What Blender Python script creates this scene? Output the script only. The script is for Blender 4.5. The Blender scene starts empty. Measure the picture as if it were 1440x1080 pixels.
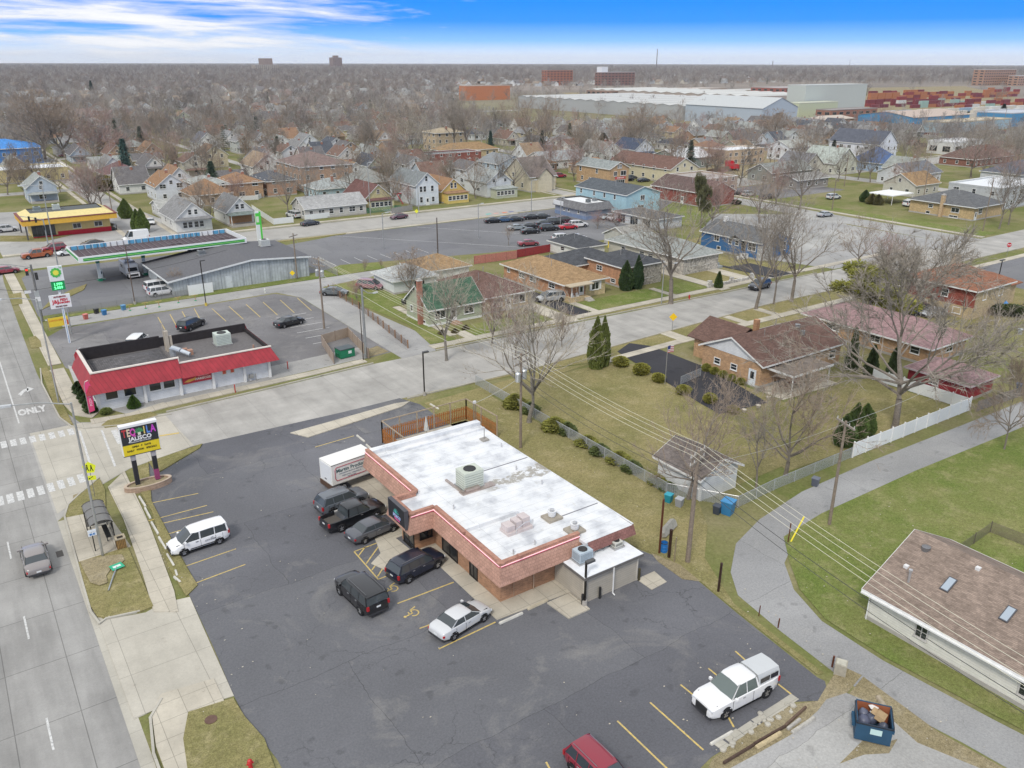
import bpy,math,random
from math import sin,cos,pi,radians,sqrt,atan2,hypot
from mathutils import Vector,Matrix
random.seed(7)
scene=bpy.context.scene
COL=scene.collection
# ------------------------------------------------------------- camera (28 mm equivalent drone camera, 38 m up)
CAMH=38.0
FPX,PITCH,ROLL,AZ=1158.68,0.373193,-0.0023055,0.60507
Fv=Vector((sin(AZ)*cos(PITCH),cos(AZ)*cos(PITCH),-sin(PITCH)))
R0=Vector((cos(AZ),-sin(AZ),0));D0=Fv.cross(R0)
Rv=R0*cos(ROLL) + D0*sin(ROLL);Dv=Fv.cross(Rv)
cd=bpy.data.cameras.new('camera');cam=bpy.data.objects.new('camera',cd);COL.objects.link(cam)
cd.sensor_width=36.0;cd.lens=36.0*FPX/1440.0;cd.clip_start=0.5;cd.clip_end=60000
m3=Matrix((Rv,-Dv,-Fv)).transposed()
cam.matrix_world=Matrix.Translation((0,0,CAMH)) @ m3.to_4x4()
scene.camera=cam
def P(px,py,z=0.0):
    """ground point (height z) seen at a photograph pixel"""
    d=(px-720)*Rv + (py-540)*Dv + FPX*Fv
    t=(z-CAMH)/d.z
    return (d.x*t,d.y*t)
def PX(x,y,z=0.0):
    v=Vector((x,y,z-CAMH));w=v.dot(Fv)
    return (720+FPX*v.dot(Rv)/w,540+FPX*v.dot(Dv)/w)
# ------------------------------------------------------------- sky, sun, exposure
SUN_AZ,SUN_EL=234.0,46.0        # compass bearing the light comes from, elevation
world=bpy.data.worlds.new('World');scene.world=world;world.use_nodes=True
nt=world.node_tree;N=nt.nodes;L=nt.links;N.clear()
out=N.new('ShaderNodeOutputWorld');bg=N.new('ShaderNodeBackground');L.new(bg.outputs[0],out.inputs[0])
sky=N.new('ShaderNodeTexSky');sky.sky_type='NISHITA';sky.sun_disc=False
sky.sun_elevation=radians(SUN_EL);sky.sun_rotation=radians(SUN_AZ);sky.air_density=1.0;sky.dust_density=1.0
bg.inputs[1].default_value=0.10
tc=N.new('ShaderNodeTexCoord');sep=N.new('ShaderNodeSeparateXYZ');L.new(tc.outputs['Generated'],sep.inputs[0])
def ramp(nodes,stops,interp='LINEAR'):
    r=nodes.new('ShaderNodeValToRGB');cr=r.color_ramp;cr.interpolation=interp
    while len(cr.elements) < len(stops): cr.elements.new(0.5)
    for e,(p,c) in zip(cr.elements,stops):
        e.position=p;e.color=(c if len(c)==4 else (*c,1))
    return r
# clear band of blue sky low over the horizon, pale where it meets the land
mz=N.new('ShaderNodeMath');mz.operation='MULTIPLY';mz.inputs[1].default_value=8.0;L.new(sep.outputs[2],mz.inputs[0])
low=ramp(N,[(0.0,(8.6,9.2,10.2)),(0.04,(8.6,9.4,10.8)),(0.09,(6.6,8.3,10.8)),(0.17,(2.8,6.0,11.2)),(0.33,(0.35,3.3,11.0)),(0.62,(0.02,2.7,10.8)),(1.0,(0.6,2.9,9.0))])
L.new(mz.outputs[0],low.inputs[0])
# thin streaky cloud in the low sky
# cloud layer seen on a plane: direction divided by height
rt_=N.new('ShaderNodeVectorMath');rt_.operation='DOT_PRODUCT';rt_.inputs[1].default_value=(Rv.x*6.0,Rv.y*6.0,0);L.new(tc.outputs['Generated'],rt_.inputs[0])
el_=N.new('ShaderNodeMath');el_.operation='MULTIPLY';el_.inputs[1].default_value=62.0;L.new(sep.outputs[2],el_.inputs[0])
el2=N.new('ShaderNodeMath');el2.operation='MULTIPLY_ADD';el2.inputs[1].default_value=.35;L.new(rt_.outputs['Value'],el2.inputs[0]);L.new(el_.outputs[0],el2.inputs[2])
cmb=N.new('ShaderNodeCombineXYZ');L.new(rt_.outputs['Value'],cmb.inputs[0]);L.new(el2.outputs[0],cmb.inputs[1])
nz=N.new('ShaderNodeTexNoise');nz.inputs['Scale'].default_value=1.0;nz.inputs['Detail'].default_value=9;nz.inputs['Roughness'].default_value=0.60;nz.inputs['Distortion'].default_value=0.25
L.new(cmb.outputs[0],nz.inputs['Vector'])
# more cloud towards the west (left) side of the view
dt=N.new('ShaderNodeVectorMath');dt.operation='DOT_PRODUCT';dt.inputs[1].default_value=(-Rv.x,-Rv.y,0);L.new(tc.outputs['Generated'],dt.inputs[0])
ms=N.new('ShaderNodeMapRange');ms.inputs['From Min'].default_value=-0.12;ms.inputs['From Max'].default_value=0.30;ms.inputs['To Min'].default_value=-0.26;ms.inputs['To Max'].default_value=0.09
L.new(dt.outputs['Value'],ms.inputs[0])
ad=N.new('ShaderNodeMath');ad.operation='ADD';L.new(nz.outputs[0],ad.inputs[0]);L.new(ms.outputs[0],ad.inputs[1])
cr1=ramp(N,[(0.46,(0,0,0)),(0.66,(1,1,1))]);L.new(ad.outputs[0],cr1.inputs[0])
mx1=N.new('ShaderNodeMixRGB');L.new(cr1.outputs[0],mx1.inputs[0]);L.new(low.outputs[0],mx1.inputs[1])
cw=ramp(N,[(0.35,(5.6,6.3,7.6)),(0.75,(9.8,9.9,10.2))]);L.new(ad.outputs[0],cw.inputs[0]);L.new(cw.outputs[0],mx1.inputs[2])
# higher up the sky is the physical sky seen through broad bright cloud (what lights the ground)
hm=N.new('ShaderNodeMixRGB');hm.inputs[0].default_value=0.88;L.new(sky.outputs[0],hm.inputs[1]);hm.inputs[2].default_value=(9.3,9.6,10.0,1)
blend=N.new('ShaderNodeMapRange');blend.inputs['From Min'].default_value=0.12;blend.inputs['From Max'].default_value=0.30;L.new(sep.outputs[2],blend.inputs[0])
mx2=N.new('ShaderNodeMixRGB');L.new(blend.outputs[0],mx2.inputs[0]);L.new(mx1.outputs[0],mx2.inputs[1]);L.new(hm.outputs[0],mx2.inputs[2])
L.new(mx2.outputs[0],bg.inputs[0])
sd=bpy.data.lights.new('sun','SUN');sd.energy=1.9;sd.angle=radians(11);sd.color=(1.0,0.95,0.88)
sun=bpy.data.objects.new('sun',sd);COL.objects.link(sun)
a,e=radians(SUN_AZ),radians(SUN_EL)
sun.rotation_euler=Vector((sin(a)*cos(e),cos(a)*cos(e),sin(e))).to_track_quat('Z','Y').to_euler()
vs=scene.view_settings;vs.view_transform='Standard';vs.look='None';vs.exposure=0.09;vs.gamma=1;vs.use_curve_mapping=False
scene.cycles.max_bounces=5;scene.cycles.diffuse_bounces=2;scene.cycles.glossy_bounces=2;scene.cycles.transmission_bounces=2
scene.cycles.transparent_max_bounces=6;scene.cycles.volume_bounces=0;scene.cycles.use_denoising=True
# ------------------------------------------------------------- mesh builder
class MB:
    def __init__(s): s.v=[];s.f=[];s.sm=False
    def face(s,pts):
        n=len(s.v);s.v+=[tuple(p) for p in pts];s.f.append(tuple(range(n,n+len(pts))));return s
    def box(s,x0,y0,z0,x1,y1,z1,M=None):
        n=len(s.v)
        c=[(x0,y0,z0),(x1,y0,z0),(x1,y1,z0),(x0,y1,z0),(x0,y0,z1),(x1,y0,z1),(x1,y1,z1),(x0,y1,z1)]
        if M: c=[tuple(M @ Vector(q)) for q in c]
        s.v+=c
        s.f+=[tuple(n+i for i in q) for q in ((0,3,2,1),(4,5,6,7),(0,1,5,4),(1,2,6,5),(2,3,7,6),(3,0,4,7))]
        return s
    def cbox(s,cx,cy,z0,w,d,h,rz=0):
        M=Matrix.Translation((cx,cy,z0)) @ Matrix.Rotation(rz,4,'Z') if rz else Matrix.Translation((cx,cy,z0))
        return s.box(-w/2,-d/2,0,w/2,d/2,h,M)
    def prism(s,poly,z0,z1):
        """poly counter-clockwise list of (x,y)"""
        ar=sum(poly[i-1][0]*poly[i][1]-poly[i][0]*poly[i-1][1] for i in range(len(poly)))
        if ar < 0: poly=poly[::-1]
        k=len(poly);n=len(s.v)
        s.v+=[(x,y,z0) for x,y in poly] + [(x,y,z1) for x,y in poly]
        s.f.append(tuple(range(n+k-1,n-1,-1)));s.f.append(tuple(range(n+k,n+2*k)))
        for i in range(k):
            j=(i+1) % k;s.f.append((n+i,n+j,n+k+j,n+k+i))
        return s
    def tube(s,p,q,r0,r1=None,n=6,cap=True):
        r1=r0 if r1 is None else r1
        p=Vector(p);q=Vector(q);d=(q-p)
        if d.length < 1e-6: return s
        d.normalize();a=Vector((0,0,1)) if abs(d.z) < .9 else Vector((1,0,0))
        u=d.cross(a).normalized();w=d.cross(u);b=len(s.v)
        for c,r in ((p,r0),(q,r1)):
            for i in range(n):
                t=2*pi*i/n;s.v.append(tuple(c + u*(r*cos(t)) + w*(r*sin(t))))
        for i in range(n):
            j=(i+1) % n;s.f.append((b+i,b+j,b+n+j,b+n+i))
        if cap: s.f.append(tuple(b+i for i in range(n-1,-1,-1)));s.f.append(tuple(b+n+i for i in range(n)))
        return s
    def path(s,pts,r,n=5):
        for i in range(len(pts)-1): s.tube(pts[i],pts[i+1],r if not isinstance(r,list) else r[i],r if not isinstance(r,list) else r[i+1],n)
        return s
    def lathe(s,prof,n=16,M=None,c=(0,0)):
        b=len(s.v);k=len(prof)
        for i in range(n):
            t=2*pi*i/n
            for r,z in prof:
                v=Vector((c[0]+r*cos(t),c[1]+r*sin(t),z));s.v.append(tuple(M @ v if M else v))
        for i in range(n):
            j=(i+1) % n
            for q in range(k-1): s.f.append((b+i*k+q,b+j*k+q,b+j*k+q+1,b+i*k+q+1))
        return s
    def add(s,o,M=None):
        n=len(s.v);s.v+=[tuple(M @ Vector(q)) for q in o.v] if M else o.v
        s.f+=[tuple(n+i for i in f) for f in o.f];return s
    def mesh(s,name,m,smooth=None):
        me=bpy.data.meshes.new(name);me.from_pydata(s.v,[],s.f);me.update()
        if m: me.materials.append(m)
        if smooth:
            me.polygons.foreach_set('use_smooth',[True]*len(me.polygons));me.set_sharp_from_angle(angle=radians(smooth))
        return me
def link(name,me,parent=None,color=None,loc=None,rz=0):
    o=bpy.data.objects.new(name,me);COL.objects.link(o)
    if parent is not None: o.parent=parent
    if color: o.color=(*color[:3],1)
    if loc: o.location=loc
    if rz: o.rotation_euler=(0,0,rz)
    return o
def part(name,mb,m,parent,color=None,smooth=None,label=None,loc=None):
    o=link(name,mb.mesh(name,m,smooth),parent,color,loc)
    if label: o['label']=label
    return o
def tag(o,label,cat,group=None):
    o['label']=label;o['category']=cat
    if group: o['group']=group
    return o
def thing(name,label,cat,loc=(0,0,0),rz=0,group=None):
    o=bpy.data.objects.new(name,None);COL.objects.link(o);o.empty_display_size=.3
    o.location=loc if len(loc)==3 else (*loc,0);o.rotation_euler=(0,0,rz)
    return tag(o,label,cat,group)
def single(name,mb,m,label,cat,color=None,loc=None,smooth=None,group=None,rz=0):
    o=link(name,mb.mesh(name,m,smooth),None,color,loc,rz);return tag(o,label,cat,group)
def struct(name,mb,m,color=None,kind='structure'):
    o=link(name,mb.mesh(name,m),None,color);o['kind']=kind;return o
def dup(root,loc=None,rz=None,label=None,group=None,colors=None,scale=None):
    """copy of a thing with its parts and sub-parts; colors = {part name: colour}"""
    def cp(o,par):
        c=o.copy();COL.objects.link(c)
        if par is not None: c.parent=par
        nm=o.name.split('.')[0]
        if colors and nm in colors: c.color=(*colors[nm][:3],1)
        for ch in o.children: cp(ch,c)
        return c
    kids=root.children
    r=root.copy();COL.objects.link(r)
    nm=root.name.split('.')[0]
    if colors and nm in colors: r.color=(*colors[nm][:3],1)
    for ch in kids: cp(ch,r)
    if loc is not None: r.location=loc if len(loc)==3 else (*loc,0)
    if rz is not None: r.rotation_euler=(0,0,rz)
    if scale is not None: r.scale=scale if isinstance(scale,tuple) else (scale,)*3
    if label: r['label']=label
    if group: r['group']=group
    return r
# ------------------------------------------------------------- materials
def newmat(name):
    m=bpy.data.materials.new(name);m.use_nodes=True
    n=m.node_tree.nodes;l=m.node_tree.links
    b=n['Principled BSDF'];return m,n,l,b
def vmath(n,l,a,b,op='MULTIPLY',blend='MULTIPLY'): pass
def mixc(n,l,fac,a,b,mode='MIX'):
    x=n.new('ShaderNodeMixRGB');x.blend_type=mode
    for i,s in enumerate((fac,a,b)):
        if isinstance(s,(int,float)): x.inputs[i].default_value=s
        elif isinstance(s,tuple): x.inputs[i].default_value=s if len(s)==4 else (*s,1)
        else: l.new(s,x.inputs[i])
    return x.outputs[0]
def noise(n,l,vec,scale,detail=3,rough=.55,dist=0):
    x=n.new('ShaderNodeTexNoise');x.inputs['Scale'].default_value=scale;x.inputs['Detail'].default_value=detail
    x.inputs['Roughness'].default_value=rough;x.inputs['Distortion'].default_value=dist
    if vec is not None: l.new(vec,x.inputs['Vector'])
    return x.outputs[0]
def rmp(n,l,fac,stops):
    r=ramp(n,stops);l.new(fac,r.inputs[0]);return r.outputs[0]
def objc(n): return n.new('ShaderNodeTexCoord').outputs['Object']
def posn(n): return n.new('ShaderNodeNewGeometry').outputs['Position']
def ocol(n): return n.new('ShaderNodeObjectInfo').outputs['Color']
def bump(n,l,b,h,strength=.3,dist=.02):
    x=n.new('ShaderNodeBump');x.inputs['Strength'].default_value=strength;x.inputs['Distance'].default_value=dist
    l.new(h,x.inputs['Height']);l.new(x.outputs[0],b.inputs['Normal'])
def g3(v): return (v,v,v)
def wallvec(n,l,c):
    """(x+y, z) so that courses run level round every wall"""
    s=n.new('ShaderNodeSeparateXYZ');l.new(c,s.inputs[0])
    a=n.new('ShaderNodeMath');a.operation='ADD';l.new(s.outputs[0],a.inputs[0]);l.new(s.outputs[1],a.inputs[1])
    k=n.new('ShaderNodeCombineXYZ');l.new(a.outputs[0],k.inputs[0]);l.new(s.outputs[2],k.inputs[1]);return k.outputs[0]
def bricktex(n,l,vec,w,h,mortar,c1,c2,cm,offset=.5,bias=0):
    x=n.new('ShaderNodeTexBrick');x.inputs['Scale'].default_value=1;x.inputs['Brick Width'].default_value=w;x.inputs['Row Height'].default_value=h
    x.inputs['Mortar Size'].default_value=mortar;x.offset=offset;x.inputs['Bias'].default_value=bias
    x.inputs['Color1'].default_value=(*c1,1);x.inputs['Color2'].default_value=(*c2,1);x.inputs['Mortar'].default_value=(*cm,1)
    l.new(vec,x.inputs['Vector']);return x
def M_plain(name,rough=.7,metal=0,var=.15,scale=2.0,spec=.3,coat=0):
    m,n,l,b=newmat(name);c=objc(n)
    v=rmp(n,l,noise(n,l,c,scale,5),[(.25,g3(1-var)),(.75,g3(1+var*.4))])
    l.new(mixc(n,l,1.0,ocol(n),v,'MULTIPLY'),b.inputs['Base Color'])
    b.inputs['Roughness'].default_value=rough;b.inputs['Metallic'].default_value=metal
    b.inputs['Specular IOR Level'].default_value=spec;b.inputs['Coat Weight'].default_value=coat
    if coat: b.inputs['Coat Roughness'].default_value=.06
    return m
m_plain=M_plain('painted_surface',.6,0,.14)
m_matte=M_plain('matte_surface',.9,0,.25,3)
m_metal=M_plain('bare_metal',.4,.7,.2,3,.5)
m_car=M_plain('car_paint',.28,.0,.03,1.0,.5,.8)
m_rubber=M_plain('rubber',.85,0,.15)
m_wood=M_plain('weathered_wood',.85,0,.35,5)
m_plast=M_plain('plastic',.4,0,.04,2,.4)
def mk_glass():
    m,n,l,b=newmat('dark_glass');l.new(ocol(n),b.inputs['Base Color']);b.inputs['Roughness'].default_value=.08
    b.inputs['Specular IOR Level'].default_value=.8;return m
m_glass=mk_glass()
GL=(.025,.03,.035)
def mk_siding():
    m,n,l,b=newmat('lap_siding');c=objc(n)
    x=bricktex(n,l,wallvec(n,l,c),3.6,.2,.012,g3(1),g3(.97),g3(.72))
    v=rmp(n,l,noise(n,l,c,1.2,5),[(.3,g3(.86)),(.7,g3(1.03))])
    l.new(mixc(n,l,1.,mixc(n,l,1.,ocol(n),x.outputs[0],'MULTIPLY'),v,'MULTIPLY'),b.inputs['Base Color']);b.inputs['Roughness'].default_value=.6
    return m
m_siding=mk_siding()
def mk_brick():
    m,n,l,b=newmat('brick_wall');c=objc(n)
    x=bricktex(n,l,wallvec(n,l,c),.30,.10,.014,g3(1.08),g3(.62),g3(1.25),bias=-.2)
    v=rmp(n,l,noise(n,l,c,1.5,6),[(.3,g3(.75)),(.7,g3(1.12))])
    l.new(mixc(n,l,1.,mixc(n,l,1.,ocol(n),x.outputs[0],'MULTIPLY'),v,'MULTIPLY'),b.inputs['Base Color']);b.inputs['Roughness'].default_value=.85
    bump(n,l,b,x.outputs[1],.3,.01);return m
m_brick=mk_brick()
def mk_stone():
    m,n,l,b=newmat('rubble_stone');c=objc(n)
    v=n.new('ShaderNodeTexVoronoi');v.inputs['Scale'].default_value=3.0;l.new(c,v.inputs['Vector'])
    w=rmp(n,l,v.outputs['Color'],[(.2,g3(.6)),(.8,g3(1.15))])
    e=n.new('ShaderNodeTexVoronoi');e.feature='DISTANCE_TO_EDGE';e.inputs['Scale'].default_value=3.0;l.new(c,e.inputs['Vector'])
    k=rmp(n,l,e.outputs[0],[(.02,g3(.55)),(.06,g3(1))])
    l.new(mixc(n,l,1.,mixc(n,l,1.,ocol(n),w,'MULTIPLY'),k,'MULTIPLY'),b.inputs['Base Color']);b.inputs['Roughness'].default_value=.9;return m
m_stone=mk_stone()
def mk_shingle(name='asphalt_shingles',bw=.34,rh=.055,c2=.72,mort=.68,ms=.006):
    m,n,l,b=newmat(name);c=objc(n)
    x=bricktex(n,l,wallvec(n,l,c),bw,rh,ms,g3(1.1),g3(c2),g3(mort))
    v=rmp(n,l,noise(n,l,c,.9,6,.65),[(.3,g3(.74)),(.7,g3(1.15))])
    f=rmp(n,l,noise(n,l,c,9,3,.7),[(.3,g3(.82)),(.7,g3(1.12))])
    l.new(mixc(n,l,1.,mixc(n,l,1.,mixc(n,l,1.,ocol(n),x.outputs[0],'MULTIPLY'),v,'MULTIPLY'),f,'MULTIPLY'),b.inputs['Base Color'])
    b.inputs['Roughness'].default_value=.95;b.inputs['Specular IOR Level'].default_value=.15;return m
m_shingle=mk_shingle()
m_shake=mk_shingle('mansard_tiles',.34,.25,.93,.62,.011)
def mk_seam():
    m,n,l,b=newmat('standing_seam_metal');c=objc(n)
    x=bricktex(n,l,wallvec(n,l,c),.55,30,.03,g3(1),g3(.90),g3(.55),offset=0)
    v=rmp(n,l,noise(n,l,c,1.0,8,.7),[(.3,g3(.70)),(.7,g3(1.10))])
    l.new(mixc(n,l,1.,mixc(n,l,1.,ocol(n),x.outputs[0],'MULTIPLY'),v,'MULTIPLY'),b.inputs['Base Color']);b.inputs['Roughness'].default_value=.5;return m
m_seam=mk_seam()
def mk_asphalt(name,base,dust,dustcol,crack=.5,cs=.16,scale=1.0,light=1.18):
    m,n,l,b=newmat(name);c=posn(n)
    base3=tuple(base)
    big=rmp(n,l,noise(n,l,c,.045*scale,6,.6,.6),[(.32,tuple(x*.84 for x in base3)),(.5,base3),(.70,tuple(x*light for x in base3))])
    # lighter worn streaks and dusty patches
    d=rmp(n,l,noise(n,l,c,.16*scale,8,.68,1.1),[(.54,g3(0)),(.78,g3(dust))])
    k=mixc(n,l,d,big,dustcol)
    # square-ish resurfaced patches
    br=n.new('ShaderNodeTexBrick');br.inputs['Scale'].default_value=1;br.inputs['Brick Width'].default_value=17;br.inputs['Row Height'].default_value=11
    br.inputs['Mortar Size'].default_value=.02;br.inputs['Color1'].default_value=(1,1,1,1);br.inputs['Color2'].default_value=(.84,.84,.87,1);br.inputs['Mortar'].default_value=(.60,.60,.60,1)
    mpn=n.new('ShaderNodeVectorMath');mpn.operation='ADD';l.new(c,mpn.inputs[0])
    wv=n.new('ShaderNodeTexNoise');wv.inputs['Scale'].default_value=.35;wv.inputs['Detail'].default_value=4;l.new(c,wv.inputs['Vector'])
    l.new(wv.outputs['Color'],mpn.inputs[1]);l.new(mpn.outputs[0],br.inputs['Vector'])
    k=mixc(n,l,1.,k,br.outputs[0],'MULTIPLY')
    # wandering cracks
    wn=n.new('ShaderNodeTexNoise');wn.inputs['Scale'].default_value=.9;wn.inputs['Detail'].default_value=6;l.new(c,wn.inputs['Vector'])
    sc_=n.new('ShaderNodeVectorMath');sc_.operation='SCALE';sc_.inputs['Scale'].default_value=1.8;l.new(wn.outputs['Color'],sc_.inputs[0])
    av=n.new('ShaderNodeVectorMath');av.operation='ADD';l.new(c,av.inputs[0]);l.new(sc_.outputs[0],av.inputs[1])
    vo=n.new('ShaderNodeTexVoronoi');vo.feature='DISTANCE_TO_EDGE';vo.inputs['Scale'].default_value=cs;l.new(av.outputs[0],vo.inputs['Vector'])
    ck=rmp(n,l,vo.outputs[0],[(.0012,g3(1)),(.0055,g3(0))])
    gate=rmp(n,l,noise(n,l,c,.09,3),[(.46,g3(0)),(.58,g3(crack))])
    ck=mixc(n,l,1.,ck,gate,'MULTIPLY')
    k=mixc(n,l,ck,k,tuple(x*.55 for x in base3))
    sp=n.new('ShaderNodeTexVoronoi');sp.inputs['Scale'].default_value=.55;l.new(av.outputs[0],sp.inputs['Vector']);k=mixc(n,l,1.,k,rmp(n,l,sp.outputs['Distance'],[(.09,g3(.80)),(.20,g3(1))]),'MULTIPLY')
    fine=rmp(n,l,noise(n,l,c,7,4,.8),[(.3,g3(.80)),(.7,g3(1.16))])
    l.new(mixc(n,l,1.,k,fine,'MULTIPLY'),b.inputs['Base Color'])
    b.inputs['Roughness'].default_value=.95;b.inputs['Specular IOR Level'].default_value=.2
    return m
def mk_concrete(name,base,jx,jy,dark=.6,var=.2,stain=.25,ox=0,oy=0,jw=.02):
    m,n,l,b=newmat(name);c=posn(n)
    ad=n.new('ShaderNodeVectorMath');ad.operation='ADD';ad.inputs[1].default_value=(ox+.013,oy+.017,0);l.new(c,ad.inputs[0])
    x=bricktex(n,l,ad.outputs[0],jx,jy,jw,g3(1),g3(.94),g3(dark),offset=0)
    v=rmp(n,l,noise(n,l,c,.25,7,.6),[(.28,g3(1-var)),(.72,g3(1+var*.5))])
    s=n.new('ShaderNodeMapping');s.inputs['Scale'].default_value=(1.0,.12,1);l.new(c,s.inputs[0])
    st=rmp(n,l,noise(n,l,s.outputs[0],.55,5,.6),[(.42,g3(1)),(.8,g3(1-stain))])
    k=mixc(n,l,1.,mixc(n,l,1.,tuple(base),x.outputs[0],'MULTIPLY'),v,'MULTIPLY')
    k=mixc(n,l,1.,k,st,'MULTIPLY')
    fine=rmp(n,l,noise(n,l,c,6,3,.8),[(.3,g3(.93)),(.7,g3(1.05))])
    l.new(mixc(n,l,1.,k,fine,'MULTIPLY'),b.inputs['Base Color']);b.inputs['Roughness'].default_value=.9;b.inputs['Specular IOR Level'].default_value=.2
    return m
def mk_grass(name,green,brown,pale,mixpos=.5,scale=1.0):
    m,n,l,b=newmat(name);c=posn(n)
    a=rmp(n,l,noise(n,l,c,.12*scale,7,.65,.4),[(mixpos-.16,green),(mixpos+.02,tuple((p+q)/2 for p,q in zip(green,brown))),(mixpos+.18,brown)])
    p=rmp(n,l,noise(n,l,c,.5*scale,7,.75),[(.5,g3(0)),(.75,g3(.75))])
    k=mixc(n,l,p,a,pale)
    f=rmp(n,l,noise(n,l,c,3.5,6,.85),[(.28,g3(.62)),(.72,g3(1.32))])
    f2=noise(n,l,c,14,3,.8)
    g=rmp(n,l,f2,[(.3,g3(.72)),(.7,g3(1.25))])
    l.new(mixc(n,l,1.,mixc(n,l,1.,k,f,'MULTIPLY'),g,'MULTIPLY'),b.inputs['Base Color'])
    b.inputs['Roughness'].default_value=1;b.inputs['Specular IOR Level'].default_value=.05
    bump(n,l,b,f2,.6,.05);return m
m_asph=mk_asphalt('lot_asphalt',(.155,.157,.168),.75,(.29,.28,.26),.95,.16,1.0,1.30)
m_asph2=mk_asphalt('old_asphalt',(.21,.205,.205),.7,(.34,.325,.30),.95,.22,2.0,1.3)
m_asph3=mk_asphalt('car_lot_asphalt',(.205,.206,.212),.5,(.25,.25,.245),.6,.12)
m_alley=mk_asphalt('alley_asphalt',(.33,.33,.325),.45,(.42,.41,.39),.4,.2,1.6,1.2)
m_paveold=mk_asphalt('worn_grey_pavement',(.40,.395,.375),.6,(.50,.485,.45),.8,.2,2.2,1.2)
m_road=mk_concrete('road_concrete',(.37,.362,.345),3.66,6.1,.58,.20,.36,ox=-.95,jw=.03)
m_street=mk_concrete('street_concrete',(.45,.435,.405),5.2,4.9,.70,.26,.24,oy=1.5)
m_farroad=mk_concrete('avenue_concrete',(.42,.405,.375),6.1,3.66,.75,.12,.1,oy=2.1)
m_walk=mk_concrete('sidewalk_concrete',(.56,.515,.425),1.6,1.6,.58,.24,.18)
m_apron=mk_concrete('apron_concrete',(.52,.49,.42),4.2,4.2,.6,.18,.15)
m_kerb=mk_concrete('kerb_concrete',(.50,.475,.41),3,3,.7,.2,.1)
m_grass=mk_grass('lawn',(.185,.182,.070),(.295,.255,.122),(.40,.345,.20),.44)
m_grass_g=mk_grass('green_lawn',(.150,.198,.050),(.25,.245,.10),(.37,.33,.18),.53)
m_dirt=mk_grass('bare_ground',(.24,.20,.11),(.33,.28,.18),(.42,.37,.27),.45)
def mk_paint(name,col,wear=.35):
    m,n,l,b=newmat(name);c=posn(n)
    v=rmp(n,l,noise(n,l,c,5,6,.8),[(.36,tuple(x*(1-wear)+.16*wear for x in col)),(.56,col)])
    l.new(v,b.inputs['Base Color']);b.inputs['Roughness'].default_value=.8;return m
m_yel=mk_paint('yellow_road_paint',(.66,.49,.15),.6)
m_wht=mk_paint('white_road_paint',(.74,.74,.72),.5)
m_dash=mk_paint('white_lane_paint',(.66,.66,.64),.65)
def mk_membrane():
    m,n,l,b=newmat('white_roof_membrane');c=posn(n)
    x=bricktex(n,l,c,30,.95,.012,g3(.80),g3(.76),g3(.50),offset=0)
    v=rmp(n,l,noise(n,l,c,.6,6,.55,.2),[(.30,(.60,.62,.66)),(.50,(.92,.94,.96)),(.7,(1.03,1.03,1.03))])
    d=rmp(n,l,noise(n,l,c,1.3,7,.75,1.5),[(.56,g3(0)),(.76,g3(.50))])
    k=mixc(n,l,d,mixc(n,l,1.,x.outputs[0],v,'MULTIPLY'),(.50,.46,.38))
    # the weathered strip where the coating has peeled, running along x
    s=n.new('ShaderNodeSeparateXYZ');l.new(c,s.inputs[0])
    wob=noise(n,l,c,.55,6,.7)
    ww=n.new('ShaderNodeMath');ww.operation='MULTIPLY_ADD';l.new(wob,ww.inputs[0]);ww.inputs[1].default_value=3.4;l.new(s.outputs[1],ww.inputs[2])
    a1=n.new('ShaderNodeMath');a1.operation='SUBTRACT';l.new(ww.outputs[0],a1.inputs[0]);a1.inputs[1].default_value=54.9
    a2=n.new('ShaderNodeMath');a2.operation='ABSOLUTE';l.new(a1.outputs[0],a2.inputs[0])
    band=rmp(n,l,a2.outputs[0],[(.65,g3(1)),(.95,g3(0))])
    xm=n.new('ShaderNodeMapRange');xm.inputs['From Min'].default_value=33.0;xm.inputs['From Max'].default_value=35.0;l.new(s.outputs[0],xm.inputs[0])
    ptc=rmp(n,l,noise(n,l,c,1.6,4,.7),[(.44,g3(0)),(.5,g3(1))])
    fac=mixc(n,l,1.,mixc(n,l,1.,band,xm.outputs[0],'MULTIPLY'),ptc,'MULTIPLY')
    k=mixc(n,l,fac,k,(.36,.34,.30))
    l.new(k,b.inputs['Base Color']);b.inputs['Roughness'].default_value=.6;return m
m_memb=mk_membrane()
def mk_chain():
    m,n,l,b=newmat('chain_link_mesh');c=objc(n)
    s=n.new('ShaderNodeSeparateXYZ');l.new(wallvec(n,l,c),s.inputs[0])
    outs=[]
    for sg in (1,-1):
        a=n.new('ShaderNodeMath');a.operation='MULTIPLY_ADD';a.inputs[1].default_value=sg;l.new(s.outputs[1],a.inputs[0]);l.new(s.outputs[0],a.inputs[2])
        f=n.new('ShaderNodeMath');f.operation='PINGPONG';f.inputs[1].default_value=.06;l.new(a.outputs[0],f.inputs[0])
        g=n.new('ShaderNodeMath');g.operation='LESS_THAN';g.inputs[1].default_value=.010;l.new(f.outputs[0],g.inputs[0]);outs.append(g.outputs[0])
    mx=n.new('ShaderNodeMath');mx.operation='MAXIMUM';l.new(outs[0],mx.inputs[0]);l.new(outs[1],mx.inputs[1])
    l.new(mx.outputs[0],b.inputs['Alpha']);l.new(ocol(n),b.inputs['Base Color']);b.inputs['Roughness'].default_value=.6;return m
m_chain=mk_chain()
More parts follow.
